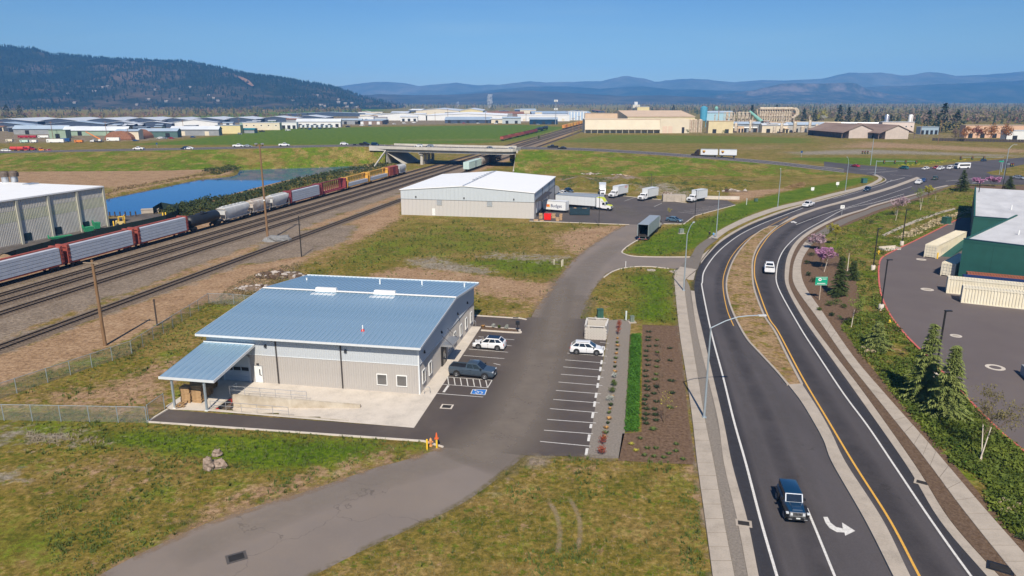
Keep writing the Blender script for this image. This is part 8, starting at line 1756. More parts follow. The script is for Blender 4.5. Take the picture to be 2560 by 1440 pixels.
HM1 = hill_material('wooded_hill', (.006,.014,.012), (.024,.030,.022), (.11,.078,.055), .006)
HM2 = hill_material('low_hill', (.03,.03,.026), (.06,.052,.042), (.10,.082,.066), .004)
HM3 = hill_material('far_mountain', (.045,.058,.06), (.085,.092,.088), (.15,.14,.12), .0022)  # paler base colours paint in extra haze over the farthest range
S1_ = [(-900,100),(-200,112),(0,119),(60,125),(105,128),(150,142),(240,146),(300,150),(400,156),(480,159),(560,171),(640,188),(700,198),(760,208),(820,217),(860,227),(900,241),(950,252),(1000,262),(1060,275)]
hills('wooded_hill', S1_, 2350, 3700, -900, 1050, HM1, .55, 260, 34, .0016)
hills('low_hills', [(700,270),(860,242),(950,236),(1050,238),(1150,236),(1250,230),(1330,227),(1400,231),(1480,236),(1560,240),(1650,238),(1760,243),(1850,252)], 4300, 5600, 700, 1900, HM2, .4, 200, 22)
hills('table_mountain', [(1640,262),(1760,242),(1880,226),(1935,213),(1945,210),(1975,208.5),(2040,209),(2125,207),(2138,210),(2160,222),(2230,238),(2330,250),(2420,262)], 5200, 6300, 1640, 2460, hill_material('table_rock', (.02,.026,.024), (.045,.045,.038), (.15,.115,.10), .008), .3, 220, 40, .0012, True)
S3_ = [(-1500,225),(600,228),(760,222),(840,217),(890,210),(930,206),(985,205),(1020,209),(1045,215),(1100,212),(1140,209),(1190,215),(1250,213),(1320,203),(1360,206),(1440,204),(1500,203),(1530,197),(1562,191),(1600,196),(1640,206),(1680,199),(1720,200),(1800,202),(1830,205),(1900,200),(1960,201),(2050,197),(2110,186),(2200,187),(2250,191),(2310,181),(2380,190),(2440,187),(2510,182),(2560,176),(2700,170),(4100,165)]
hills('far_mountains', S3_, 6600, 8600, -1500, 4100, HM3, .6, 420, 22, .0011)
hills('middle_mountains', [(900,250),(1040,244),(1180,232),(1260,222),(1340,216),(1420,216),(1500,222),(1600,216),(1680,224),(1800,226),(2000,230),(2200,218),(2320,212),(2450,206),(2560,200),(2800,194),(4000,190)], 5900, 7200, 900, 4000, hill_material('middle_mountain', (.015,.025,.028), (.035,.045,.045), (.08,.075,.065), .003), .6, 300, 20, .0013)
def on_hill(nm, i, j):
 vs_, nu, nv = HSURF[nm]; a = int(j)*(nu+1)+int(i); fi, fj = i-int(i), j-int(j)
 p = Vector(vs_[a]).lerp(Vector(vs_[a+1]), fi); q = Vector(vs_[a+nu+1]).lerp(Vector(vs_[a+nu+2]), fi); return p.lerp(q, fj)
# ---------------------------------------------------------------- distant woods as masses
LDK = leafmat('conifer_dark', (.008,.018,.010), (.026,.042,.020), .05); LOL = leafmat('olive_twigs', (.11,.095,.04), (.21,.18,.07), .05); LBR = leafmat('bare_brown_twigs', (.14,.095,.065), (.25,.175,.12), .05); LRD = leafmat('reddish_twigs', (.17,.06,.05), (.26,.11,.08), .05)
def cone_tree(mb, p, h, r, n=5):
 o = len(mb.v); k = 2
 for t in range(k):
  z0 = h*(.08+.42*t); z1 = h*(.62+.38*t); rr = r*(1-.38*t)
  b = len(mb.v)
  for i in range(n):
   a = 6.283*i/n+rg.random()*.7; q = rr*rg.uniform(.75,1.2); mb.v.append((p[0]+q*math.cos(a),p[1]+q*math.sin(a),p[2]+z0))
  mb.v.append((p[0],p[1],p[2]+z1))
  for i in range(n): mb.f.append([b+i,b+(i+1)%n,b+n]); mb.m.append(mb.k)
def puff_tree(mb, p, h, r, n=16):
 mb.leaves((p[0],p[1],p[2]+h*.6),(r,r,h*.42),n,h*.3,rg,.5);
m1_, m2_ = MB(), MB()
nu_, nv_ = 260, 34
for _ in range(15000):
 i, j = rg.uniform(0,nu_-.01), rg.uniform(0,.7)*nv_; p = on_hill('wooded_hill', i, j)
 if p.z < 1: continue
 t = p.z/240; dn = mnoise.noise(Vector((p.x*.004,p.y*.004,1)))+.6*mnoise.noise(Vector((p.x*.015,p.y*.015,5)))
 if dn+t*2.4 < rg.uniform(-.2,.95): continue
 if rg.random() < .5-1.2*t: puff_tree(m2_, p-Vector((0,0,2)), rg.uniform(8,13), rg.uniform(5,8), 9)
 else: cone_tree(m1_, p-Vector((0,0,2)), rg.uniform(10,20), rg.uniform(3,5))
stuff('hill_conifers', m1_, leafmat('hill_conifer', (.003,.010,.010), (.010,.022,.018), .05)); stuff('hill_bare_trees', m2_, leafmat('hill_twigs', (.05,.038,.034), (.10,.075,.06), .05))
HOUSEW = M('house_wall', (.22,.20,.18), .8, 0, .1, .1); HOUSER = M('house_roof', (.30,.25,.22), .8, 0, .3, .05)
for k in range(34):
 while True:
  i, j = rg.uniform(60,nu_-20), rg.uniform(.5,9); p = on_hill('wooded_hill', i, j)
  if 2 < p.z < 120: break
 w = rg.uniform(7,13); t = thing('hillside_house', 'small pale house among the trees on the lower slope of the wooded hill', 'house', tuple(p), rg.uniform(-.5,.5), 'houses on the wooded hill')
 part('wall', MB().box(-w/2,w/2,-5,5,-3,4), HOUSEW, t); part('roof', MB().add([(-w/2-1,-6,3.6),(w/2+1,-6,3.6),(w/2+1,0,6.5),(-w/2-1,0,6.5),(w/2+1,6,3.6),(-w/2-1,6,3.6)],[(0,1,2,3),(3,2,4,5)]), HOUSER, t)
part_ = MB()
p = on_hill('wooded_hill', (612+900)/1950*260, 10);
cl = MB(); ring = [on_hill('wooded_hill', i, j)+Vector((0,-8,7)) for i, j in ((200.3,12.6),(201.5,12.9),(202.6,12.2),(204,11.2),(205.6,9.9),(204.8,9.7),(203,10.4),(201.6,11.2))]
for k in range(1,len(ring)-1): cl.poly([tuple(ring[0]),tuple(ring[k]),tuple(ring[k+1])])
struct('bare_slope', cl, M('orange_earth', (.20,.115,.07), .95, 0, .25, .05))
con, olv, brn, red = MB(), MB(), MB(), MB()
def scatter(n, x0, x1, r0, r1, mix, hs=(8,16)):
 for _ in range(n):
  px, py = rg.uniform(x0,x1), rg.uniform(r0,r1); X, Y = G(px,py); X += rg.uniform(-6,6); Y *= rg.uniform(.985,1.015); h = rg.uniform(*hs)*.8; q = rg.random()
  if q < mix[0]: cone_tree(con, (X,Y,-.3), h*1.25, h*.24)
  elif q < mix[0]+mix[1]: puff_tree(olv, (X,Y,0), h, h*.42)
  elif q < mix[0]+mix[1]+mix[2]: puff_tree(brn, (X,Y,0), h, h*.42)
  else: puff_tree(red, (X,Y,0), h*.8, h*.42)
scatter(900,-300,900,262,280,(.35,.25,.35)); scatter(420,-300,440,286,298,(.08,.2,.45),(7,11)); scatter(260,420,900,278,286,(.3,.3,.3)); scatter(160,440,760,289,295,(.15,.3,.35),(6,10))
scatter(900,880,1480,257,272,(.35,.25,.38)); scatter(1300,1480,2700,256,268,(.35,.25,.4),(9,17)); scatter(900,1560,2700,266,284,(.28,.37,.33),(9,17)); scatter(520,1860,2330,284,304,(.12,.6,.25),(9,15)); scatter(700,2280,2750,284,312,(.12,.3,.55),(9,15)); scatter(150,1480,1860,272,290,(.4,.3,.3),(8,14))
stuff('distant_conifers', con, leafmat('far_conifer', (.022,.036,.020), (.058,.075,.036), .05)); stuff('distant_olive_trees', olv, LOL); stuff('distant_bare_trees', brn, LBR); stuff('distant_red_trees', red, LRD)
# ---------------------------------------------------------------- trees and shrubs one by one
BARK = M('bark', (.12,.08,.055), .9, 0, .3, 3); BIRCH = M('pale_bark', (.45,.38,.30), .85, 0, 0, 2, col2=(.62,.55,.46)); TWIG = M('twig', (.16,.11,.07), .9, 0, .2, 3)
NEED = leafmat('cedar_needles', (.075,.11,.022), (.25,.28,.085), 1.3); NEED2 = leafmat('spruce_needles', (.030,.052,.014), (.085,.11,.03), 1.0); PINK = leafmat('pink_blossom', (.32,.13,.25), (.50,.27,.42), 1.5); PALEP = leafmat('pale_pink_blossom', (.30,.20,.24), (.42,.30,.32), 1.5)
FRESH = leafmat('fresh_leaf', (.10,.15,.02), (.22,.26,.05), 1.2); YEL = leafmat('yellow_leaf', (.26,.23,.03), (.40,.36,.06), 1); ORG = leafmat('orange_leaf', (.22,.075,.02), (.36,.16,.04), .5); ORG2 = leafmat('russet_leaf', (.16,.035,.025), (.26,.08,.04), .5)
DARKL = leafmat('dark_leaf', (.014,.028,.010), (.045,.068,.02), .8); BRAM = leafmat('bramble_leaf', (.018,.030,.010), (.06,.075,.022), .5); JUN = leafmat('juniper_leaf', (.028,.055,.007), (.15,.185,.024), .4); SILV = leafmat('silver_leaf', (.28,.30,.26), (.45,.46,.42), 3); REDL = leafmat('red_leaf', (.16,.025,.02), (.34,.085,.03), 2.5); TUFO = leafmat('orange_tuft', (.30,.15,.04), (.45,.26,.09), 3); STRAW = leafmat('straw', (.38,.30,.18), (.55,.46,.31), 3); HEDGE = leafmat('bright_hedge_leaf', (.022,.085,.006), (.085,.215,.02), 1.1); SHRUB = leafmat('shrub_leaf', (.035,.06,.012), (.11,.145,.035), 2)
def cedar_mesh(h, r, seed, dens=1.):
 q = random.Random(seed); mb = MB(); nb_ = int(150*dens)
 for k in range(nb_):
  t = (k+q.random())/nb_; z = h*(.04+.95*t); L = r*(1-t)**.85*q.uniform(.65,1.15)+.15; a = q.random()*6.283; ca, sa = math.cos(a), math.sin(a)
  ns_ = max(3, int(L/.22))
  for i in range(ns_):
   s = (i+.3)/ns_; d = L*s; zz = z+L*.22*s-L*.42*s*s; w = .32*(1-s*.5)+.1
   for sd in (-1,1,0):
    p = Vector((ca*d-sa*q.uniform(-.1,.1), sa*d+ca*q.uniform(-.1,.1), zz)); tip = p+Vector((ca*.35-sa*sd*w*1.3, sa*.35+ca*sd*w*1.3, -q.uniform(.05,.3)))
    e = Vector((-sa,ca,0))*.12 if sd == 0 else Vector((ca,sa,0))*.16
    o = len(mb.v); mb.v += [tuple(p-e),tuple(p+e),tuple(tip)]; mb.f.append([o,o+1,o+2]); mb.m.append(0)
 return mb
def limb(mb, p, d, L, r, lev, q, tips, n=5):
 pts = [p]; cur = Vector(p); dd = Vector(d)
 for k in range(3):
  dd = (dd+Vector((q.gauss(0,.12),q.gauss(0,.12),.06))).normalized(); cur = cur+dd*L/3; mb.tube(pts[-1],cur,max(.006,r*.75*(1-.22*k)),max(.005,r*.75*(1-.22*(k+1))),n,False); pts.append(cur.copy())
 if lev == 0: tips.append(cur.copy()); return
 for k in range(q.randint(3,4)):
  b = pts[q.randint(1,3)]; v = (dd+Vector((q.gauss(0,.6),q.gauss(0,.6),q.uniform(-.05,.5)))).normalized(); limb(mb, b, v, L*q.uniform(.55,.78), r*.5, lev-1, q, tips, max(3,n-1))
def deciduous(name, h, r, leaf, bark, nleaf, lsize, label, cat='tree', seed=1, lev=2, multi=1, trunk_r=None, spread=.35):
 q = random.Random(seed); t = thing(name, label, cat); tr = MB(); tr0 = MB(); tips = []
 for k in range(multi):
  lean = Vector((q.gauss(0,spread*.4),q.gauss(0,spread*.4),1)).normalized(); b0 = Vector((q.gauss(0,.1),q.gauss(0,.1),0)); R = trunk_r or h*.012/(multi**.4)
  top = b0+lean*h*.5; tr0.tube(b0,top,R,R*.6,8,False)
  for i in range(5 if multi == 1 else 3):
   st_ = b0+lean*h*q.uniform(.28,.42); v = (lean+Vector((q.gauss(0,spread*1.6),q.gauss(0,spread*1.6),q.uniform(.1,.6)))).normalized(); limb(tr, st_, v, h*.27, R*.55, lev, q, tips)
 part('trunk', tr0, bark, t); part('limbs', tr, TWIG if bark is BIRCH else bark, t)
 cr = MB()
 if tips and nleaf:
  for _ in range(nleaf): p = q.choice(tips); cr.leaves(tuple(p),(h*.06,h*.06,h*.06),1,lsize,q,.4)
 elif tips:
  for p in tips:
   for _ in range(5): e = p+Vector((q.gauss(0,.3),q.gauss(0,.3),q.uniform(.1,.5)))*h*.07; cr.tube(p,e,.012,.006,3,False)
 part('crown', cr, leaf if nleaf else TWIG, t); return t
def conifer(h, r, mat, label, seed, dens=1., name='cedar_tree'):
 t = thing(name, label, 'tree'); part('trunk', MB().lathe([(h*.022,0),(h*.004,h*.96)],(0,0,0),7), BARK, t); part('crown', cedar_mesh(h, r, seed, dens), mat, t); return t
def place(t, px, py, rz=0.): t.location = (*G(px,py),.02); t.rotation_euler = (0,0,rz); return t
def treeh(px, py, ty): X, Y = G(px,py); return Zat(X,Y,ty)
for px, py, ty, r, mt, lb, dn in ((2308,1003,808,2.4,NEED,'large light green cedar left of the black lamp pole on its white base',1.5),(2362,1045,862,2.35,NEED,'large light green cedar right of the black lamp pole on its white base',1.5),(2096,738,640,1.9,NEED2,'dark green spruce beside the green direction sign',1.3),(2190,872,805,2.2,NEED,'low spreading cedar left of the ornamental grasses',1.0),(2404,478,424,3.4,NEED2,'dark cedar in front of the crossing',1.3),(2520,484,440,3.0,NEED2,'dark cedar beside the tall lamp pole at the upper right',1.2),(2130,700,652,1.3,NEED2,'small dark conifer to the right of the spruce',.9)):
 place(conifer(treeh(px,py,ty), r, mt, lb, px, dn), px, py)
for px, py, ty, lf, n, ls, bk, mu, lb, nm in ((2050,668,618,PINK,2400,.3,BARK,3,'bright pink redbud tree near the bend','redbud_tree'),(2047,625,588,PALEP,1500,.28,BARK,3,'pale pink redbud tree above the bright pink one','redbud_tree'),(2240,538,490,PALEP,700,.26,BIRCH,3,'thin pale pink redbud tree at the pavement edge','redbud_tree'),(2444,466,445,PINK,900,.4,BARK,3,'pink redbud tree in front of the side street','redbud_tree'),(2481,466,441,PINK,900,.4,BARK,3,'pink redbud tree left of the far cedar','redbud_tree'),
 (2449,1157,985,LOL,1500,.16,BIRCH,2,'bare wide crowned birch with a pale trunk by the red kerb','birch_tree'),(2128,822,730,FRESH,500,.2,BIRCH,1,'slender young birch beside the dark shrubs','birch_tree'),(2117,680,588,FRESH,550,.2,BIRCH,1,'slender birch right of the bright pink redbud','birch_tree'),(2062,680,600,FRESH,60,.12,BIRCH,1,'young birch stem right beside the bright pink redbud','birch_tree'),(2300,527,462,FRESH,450,.24,BIRCH,2,'forked birch on the slope below the large pickup','birch_tree'),(2338,500,466,FRESH,80,.16,BIRCH,1,'small birch under the pavement near the crossing','birch_tree'),(2240,552,495,LOL,80,.14,BIRCH,1,'pale stemmed birch beside the thin pink redbud','birch_tree'),
 (2088,612,556,YEL,1000,.26,BARK,1,'yellow green young tree on the slope','young_tree'),(2320,508,462,YEL,1000,.3,BARK,1,'yellow green young tree near the upper bend','young_tree'),(1660,1058,975,YEL,90,.13,TWIG,1,'yellowing sapling in the mulch bed','sapling'),(1652,985,915,LBR,30,.1,TWIG,1,'bare sapling in the middle of the mulch bed','sapling'),(1650,900,840,LBR,30,.1,TWIG,1,'bare sapling at the top of the mulch bed','sapling'),(1672,542,520,YEL,110,.2,TWIG,1,'thin yellow sapling behind the long open trailer','sapling')):
 o_ = place(deciduous(nm, treeh(px,py,ty)*1.02, 1, lf, bk, n, ls, lb, 'tree', px, 2, mu, None, .5 if mu > 1 else .3), px, py)
 if nm == 'redbud_tree': o_.scale = (1.5,1.5,1.1)
def far_conifer(px, py, ty, wpx, mat, lb, seed):
 h = treeh(px,py,ty); X, Y = G(px,py); r = wpx/2*(Y*cp)/F; t = thing('conifer_tree', lb, 'tree', (X,Y,0), 0, 'dark conifers beyond the meadow'); part('trunk', MB().lathe([(h*.02,0),(h*.004,h*.9)],(0,0,0),5), BARK, t)
 q = random.Random(seed); mb = MB()
 for k in range(260):
  z = q.random()**1.25; rr = r*(1-z)*q.uniform(.5,1.05)+.3; a = q.random()*6.283; mb.leaves((rr*math.cos(a),rr*math.sin(a),h*(.08+.9*z)),(.4,.4,.4),1,h*.085,q,.5,.5)
 part('crown', mb, mat, t)
for i, (px, py, ty, w) in enumerate(((2318,330,274,34),(2354,331,258,46),(2388,332,274,50),(2338,334,285,30),(2096,316,262,22),(2118,318,268,24),(2142,318,280,22),(2163,318,276,26),(2190,320,286,18),(2205,321,290,18),(2224,322,286,18),(2241,322,290,16),(2035,312,274,16),(2008,310,270,14),(20,300,262,40),(52,296,262,28),(66,309,288,30),(188,292,267,28),(226,290,270,18),(1878,300,262,20),(1683,288,262,16),(1568,287,272,14),(1940,290,260,18),(640,297,282,14),(700,296,283,24),(770,294,282,14),(790,294,284,18),(1230,276,262,16))):
 far_conifer(px, py, ty, w, LDK, ('tallest dark conifer group at the right, first','biggest dark conifer of the right hand group','dark rounded conifer at the right of the group','dark conifer at the foot of the right hand group','tall dark conifer left of the big pair behind the pipe','dark conifer next to the tall one behind the pipe','dark conifer over the left barn roof','dark conifer between the two barn roofs','short dark conifer above the right barn','second short dark conifer above the right barn','third short dark conifer by the pink plant block','fourth short dark conifer by the pink plant block','slim conifer left of the yellow tree','slim conifer next to the bent ducts','broad dark evergreen at the far left edge','dark evergreen second from the left edge','round dark evergreen over the first white shed','dark evergreen over the third white shed','small dark evergreen right of the last one','conifer behind the cyclone stands','conifer behind the arched hall','conifer left of the yellow cabin','conifer behind the big cyclone frame','small conifer behind the cream office','wide conifer clump behind the white porch building','slim conifer left of the long blue grey roof','conifer at the left end of the long blue grey roof','lone conifer above the steam plume base')[i], px+i)
for px, py, ty, w, mt, lb in ((2053,308,270,42,YEL,'round yellow green tree behind the silver pipe'),(2412,354,314,26,ORG,'orange brown tree, left of the row by the fence'),(2441,353,307,38,ORG2,'russet red tree in the row by the fence'),(2476,354,304,40,ORG,'orange tree right of the russet one'),(2513,354,303,40,ORG,'orange tree at the right end of the row by the fence'),(2386,352,318,22,LBR,'bare brown tree at the left end of the row'),(1719,334,321,16,SHRUB,'green bush before the silos'),(1811,337,324,16,SHRUB,'green bush before the kiln building'),(1347,351,337,8,SHRUB,'lone bush beside the tracks beyond the bridge'),(1622,331,320,9,LBR,'small bare tree before the sawmill doors'),(2560,315,298,30,DARKL,'dark round tree at the right edge of the town'),(95,325,310,16,LRD,'red leafed tree between the sheds'),(80,323,314,10,LRD,'small red tree left of the taller red one')):
 h = treeh(px,py,ty); X, Y = G(px,py); r = w/2*Y/F; t = thing('leafy_tree' if h > 5 else 'bush', lb, 'tree' if h > 5 else 'bush', (X,Y,0)); tr = MB(); tr.lathe([(h*.025,0),(h*.012,h*.55)],(0,0,0),6)
 q = random.Random(px)
 for k in range(6): a = k*1.05; tr.tube((0,0,h*.35),(r*.5*math.cos(a),r*.5*math.sin(a),h*.75),h*.01,h*.004,4,False)
 part('trunk', tr, BARK, t); mb = MB()
 for k in range(14):
  a = q.random()*6.283; d_ = r*q.uniform(.1,.72); mb.leaves((d_*math.cos(a),d_*math.sin(a),h*q.uniform(.35,.82)),(r*.42,r*.42,h*.17),30,max(.35,h*.07),q,.6)
 part('crown', mb, mt, t)
def clump(name, px, py, r, h, n, ls, mat, label, cat, grp=None, flat=0., z=.02, seed=None):
 q = random.Random(seed or int(px*7+py)); t = thing(name, label, cat, (*G(px,py),z), 0, grp); mb = MB()
 for k in range(5):
  a = q.random()*6.28; d_ = r*q.uniform(0,.55); mb.leaves((d_*math.cos(a),d_*math.sin(a),h*q.uniform(.35,.6)),(r*.6,r*.6,h*.4),n//5,ls,q,.55,flat)
 part('foliage', mb, mat, t); part('stem', MB().tube((0,0,0),(0,0,h*.5),.03,n=5), BARK, t); return t
def tuft(name, px, py, r, h, n, mat, label, cat, grp=None, z=.02):
 q = random.Random(int(px*5+py)); t = thing(name, label, cat, (*G(px,py),z), 0, grp); mb = MB()
 for k in range(n):
  a = q.random()*6.28; d_ = q.random()*r*.35; e = q.uniform(.5,1)*r; b = Vector((d_*math.cos(a),d_*math.sin(a),0)); tip = Vector((e*math.cos(a),e*math.sin(a),h*q.uniform(.55,1))); w = Vector((-math.sin(a),math.cos(a),0))*.03; mid = b.lerp(tip,.55)+Vector((0,0,h*.25))
  mb.add([tuple(b-w),tuple(b+w),tuple(mid+w),tuple(mid-w),tuple(tip)],[(0,1,2,3),(3,2,4)])
 part('blades', mb, mat, t); return t
for px, py, r, h, mt, lb in ((1545,838,.62,1.9,REDL,'tall red leafed shrub at the top of the gravel strip'),(1547,822,.5,1.5,REDL,'smaller red shrub behind the tall red one'),(1507,1112,.62,1.25,REDL,'red orange shrub near the bottom of the gravel strip'),(1505,1139,.65,1.25,REDL,'red orange shrub at the very bottom of the gravel strip'),(1537,945,.5,.7,SILV,'silver leafed shrub in the middle of the gravel strip'),(1527,1003,.6,.85,SILV,'larger silver leafed shrub in the gravel strip'),(1533,965,.5,.75,SHRUB,'green shrub just below the upper silver one'),(1530,983,.6,.75,SHRUB,'green shrub just above the larger silver one'),(1232,821,.42,.75,SILV,'left silver shrub of the planting island'),(1265,824,.45,.8,SILV,'right silver shrub of the planting island'),(1248,822,.36,.6,SHRUB,'green shrub between the silver ones on the island')): clump('shrub', px, py, r, h, 260, .12, mt, lb, 'shrub', z=.1)
tuft('grass_tuft',1208,820,.5,.35,60,TUFO,'orange grass tuft on the planting island','grass tuft',None,.14)
for i, (px, py) in enumerate(((1544,848),(1543,858),(1544,866),(1542,876),(1541,886),(1540,897),(1538,908),(1537,919),(1537,931),(1534,955),(1531,994),(1527,1014),(1525,1024),(1522,1034),(1522,1049),(1520,1060),(1516,1072),(1514,1084),(1511,1096))):
 tuft('grass_tuft', px, py, .32+.1*(i%3), .3, 40, (TUFO, SHRUB, TUFO, DARKL)[i%4], 'small grass tuft in the row along the gravel strip', 'grass tuft', 'tufts in the gravel strip')
q = random.Random(5); k = 0
for col, (xa, ya, xb, yb), n in ((0,(1620,830,1612,1075),20),(1,(1640,850,1636,1090),14),(2,(1672,870,1680,1060),5)):
 for i in range(n):
  t = (i+q.uniform(-.2,.2))/n; px, py = xa+(xb-xa)*t+q.uniform(-4,4), ya+(yb-ya)*t
  tuft('ground_cover_plant', px, py, .55+q.random()*.2, .22, 46, DARKL if col == 0 or q.random() < .5 else SHRUB, 'low dark green creeping plant in the mulch bed', 'plant', 'creeping plants in the mulch bed')
for px, py in ((1578,1112),(1590,1128),(1612,1140),(1636,1143),(1660,1146),(1690,1130),(1690,1112),(1708,1150),(1640,1122),(1618,1122),(1672,1136),(1600,1098)): tuft('ground_cover_plant', px, py, .45, .2, 40, SHRUB if (px % 3) else YEL, 'low yellow green plant at the bottom of the mulch bed', 'plant', 'creeping plants at the bottom of the mulch bed')
for px, py in ((2158,876),(2166,870),(2172,880),(2179,874),(2165,884),(2182,884)): clump('ornamental_grass', px, py, .42, .6, 240, .13, STRAW, 'straw coloured ball of ornamental grass below the low cedar', 'ornamental grass', 'straw grasses below the low cedar')
for px, py in ((2500,1268),(2512,1258),(2521,1280),(2532,1276),(2540,1290),(2545,1268),(2508,1286)): clump('ornamental_grass', px, py, .32, .5, 200, .1, STRAW, 'straw coloured ball of ornamental grass near the lower right pavement', 'ornamental grass', 'straw grasses near the lower right pavement')
SHL = ['at the lower right, above the straw grasses','nearest the lower right corner of the slope','first beside the pavement under the pale redbud','second beside the pavement under the pink redbud','in the mulch directly below the pink redbud','just right of the sign post foot','between the sign post and the spruce','in the mulch farther below the sign','low in the mulch left of the sign foot','below the spruce in the mulch','right of the pink redbud trunk','under the spruce on its left side','next to the straw grasses','in front of the low cedar','behind the low cedar','beside the slender young birch','above the pale pink redbud','in the upper slope left of the footpath, larger','in the upper slope left of the footpath, highest','under the yellow green tree','at the pavement by the forked birch','left of the tall lamp pole in the top bed','just before the pink tree of the side street','behind the far cedar in the top bed','left of the dark cedar at the crossing']
for i, (px, py, r, h, mt) in enumerate(((2545,1318,.9,.8,SHRUB),(2555,1348,.8,.7,SHRUB),(2018,660,.9,.9,DARKL),(2022,690,.9,.9,DARKL),(2035,705,1.0,1.0,DARKL),(2072,765,.9,1.2,SHRUB),(2090,762,.8,1.3,SHRUB),(2078,790,.6,.7,DARKL),(2048,778,.6,.7,SHRUB),(2110,770,.6,.8,SHRUB),(2060,715,1.0,.9,DARKL),(2085,745,.9,.9,DARKL),(2150,845,.8,.7,SHRUB),(2200,885,1.0,.9,SHRUB),(2215,870,1.1,.8,DARKL),(2150,768,.7,.8,DARKL),(2030,640,1.1,1.0,DARKL),(2180,560,1.6,1.5,DARKL),(2195,548,1.7,1.6,DARKL),(2160,585,1.5,1.4,SHRUB),(2280,510,1.6,1.4,SHRUB),(2440,485,2,1.6,SHRUB),(2470,482,2,1.6,DARKL),(2500,490,2,1.6,SHRUB),(2380,485,2,1.5,DARKL))):
 clump('shrub', px, py, r, h, 220, .17, mt, ('dark' if mt is DARKL else 'light')+' green shrub '+SHL[i], 'shrub', 'shrubs in the slope bed')
# ---------------------------------------------------------------- ground cover, thickets and grass as masses
def fill(polys, n, z, rad, ls, flat, seed, gap=-9):
 q = random.Random(seed); mb = MB(); P = np.array(polys); x0, x1, y0, y1 = P[:,0].min(), P[:,0].max(), P[:,1].min(), P[:,1].max()
 pts = np.array([(q.uniform(x0,x1), q.uniform(y0,y1)) for _ in range(n)]); dd = inpoly(pts[:,0], pts[:,1], [tuple(p) for p in polys])
 for (px, py), s in zip(pts, dd):
  if s < 0: continue
  X, Y = G(px,py)
  if mnoise.noise(Vector((X*.16,Y*.16,seed+7))) < gap: continue
  hh = z*(.55+.6*mnoise.noise(Vector((X*.25,Y*.25,seed)))+.3)*min(1, .35+s/14)
  mb.leaves((X,Y,max(.05,hh*.55)),(rad,rad,max(.08,hh*.5)),7,ls,q,.5,flat)
 return mb
JP = [(2040,585),(2110,566),(2200,530),(2300,498),(2375,470),(2560,476),(2600,510),(2440,520),(2402,543),(2300,594),(2238,623),(2203,645),(2195,672),(2196,710),(2203,747),(2224,792),(2263,842),(2328,907),(2418,1002),(2498,1082),(2600,1165),(2620,1330),(2535,1340),(2468,1255),(2345,1115),(2238,990),(2155,890),(2100,815),(2155,775),(2140,700),(2110,650),(2070,620)]
struct('ground_cover_bed', MB().sheet(GL(JP), .013), BANKM2)
j1 = fill(JP, 20000, .6, .55, .3, .3, 3, -.34); stuff('juniper_ground_cover', j1, JUN)
stuff('juniper_ground_cover', fill([(2085,795),(2120,812),(2190,905),(2290,1040),(2400,1160),(2540,1300),(2600,1350),(2600,1320),(2420,1148),(2300,1010),(2200,890),(2140,815),(2100,785)], 2600, .45, .4, .2, .35, 9), HEDGE)
stuff('dry_grass', fill([(2230,598),(2290,570),(2350,545),(2450,515),(2520,500),(2500,520),(2410,535),(2350,560),(2280,592)], 3000, .7, .8, .4, .1, 4), STRAW)
stuff('swale_plants', fill([(1578,838),(1602,838),(1594,1079),(1565,1079)], 5200, 1.0, .28, .13, .1, 6), HEDGE)
BP_ = [(395,534),(440,517),(520,500),(600,487),(660,474),(740,450),(800,437),(860,424),(940,411),(985,408),(1012,416),(960,424),(870,440),(780,462),(700,482),(610,508),(540,530),(450,546)]
stuff('bramble_thicket', fill(BP_, 6500, 2.6, 1.7, .75, .2, 7), BRAM)
stuff('bank_scrub', fill([(262,492),(300,478),(400,460),(500,442),(540,434),(590,424),(600,412),(560,414),(480,440),(380,456),(290,470)], 1500, 1.0, .9, .5, .1, 8), leafmat('scrub_leaf', (.10,.065,.03), (.20,.14,.07), .4))
stuff('meadow_scrub', fill([(500,425),(600,408),(610,416),(590,428),(540,438)], 500, 2.0, 1.2, .6, .1, 12), BRAM)
stuff('yellow_flowers', fill([(2240,412),(2330,404),(2400,397),(2440,397),(2400,402),(2330,409),(2260,417)], 420, .3, .9, .3, .8, 13), M('mustard_flower', (.60,.48,.02), .8, 0, .2, .3))
for i, (poly, n, z, mt) in enumerate((([(1400,440),(1700,446),(1900,452),(1860,470),(1720,484),(1560,476),(1420,470)], 2200, .9, SHRUB),([(1960,470),(2010,455),(2010,468),(1970,472)],500,1.2,leafmat('reed', (.20,.12,.05), (.32,.22,.10), .4)),([(600,742),(560,768),(520,762),(600,700),(700,665),(760,655),(740,690),(650,742)],1600,.6,leafmat('weed', (.11,.09,.035), (.22,.18,.10), .5)))):
 stuff(('hummock_weeds','reed_patch','fence_weeds')[i], fill(poly, n, z, .9 if i < 2 else .5, .4 if i < 2 else .22, .1, 20+i), mt)
gpos = {}
PAVED = [sgl(DL)+sgl(DR)[::-1], GL(LOT), sgl(UL)+sgl(UR)[::-1], GL(YARD), GL([(1742,1160),(1690,700),(1730,600),(1800,560),(2300,440),(2700,440),(2700,1570),(1780,1570)]), GL([(1466,798),(1735,812),(1742,1155),(1466,1146)]), [B1(-29,-9.5),B1(3,-9.5),B1(3,30),B1(-29,30)], GL([(-100,1040),(-100,500),(1003,430),(1003,500),(905,600),(640,720),(600,745),(500,760),(380,830),(180,905),(0,965)]), [(X2-42,Y2+5),(X2+3,Y2-4),(X2+12,Y2+42),(X2-34,Y2+50)]]
q = np.random.RandomState(3); N = 52000
fx = q.uniform(-.75,.62,N); fy = 43*(215/43)**(q.uniform(0,1,N)**1.05); tx = fx*fy; ty_ = fy
bad = np.zeros(N, bool)
for P in PAVED: bad |= inpoly(tx, ty_, P) > -.15
tx, ty_ = tx[~bad], ty_[~bad]
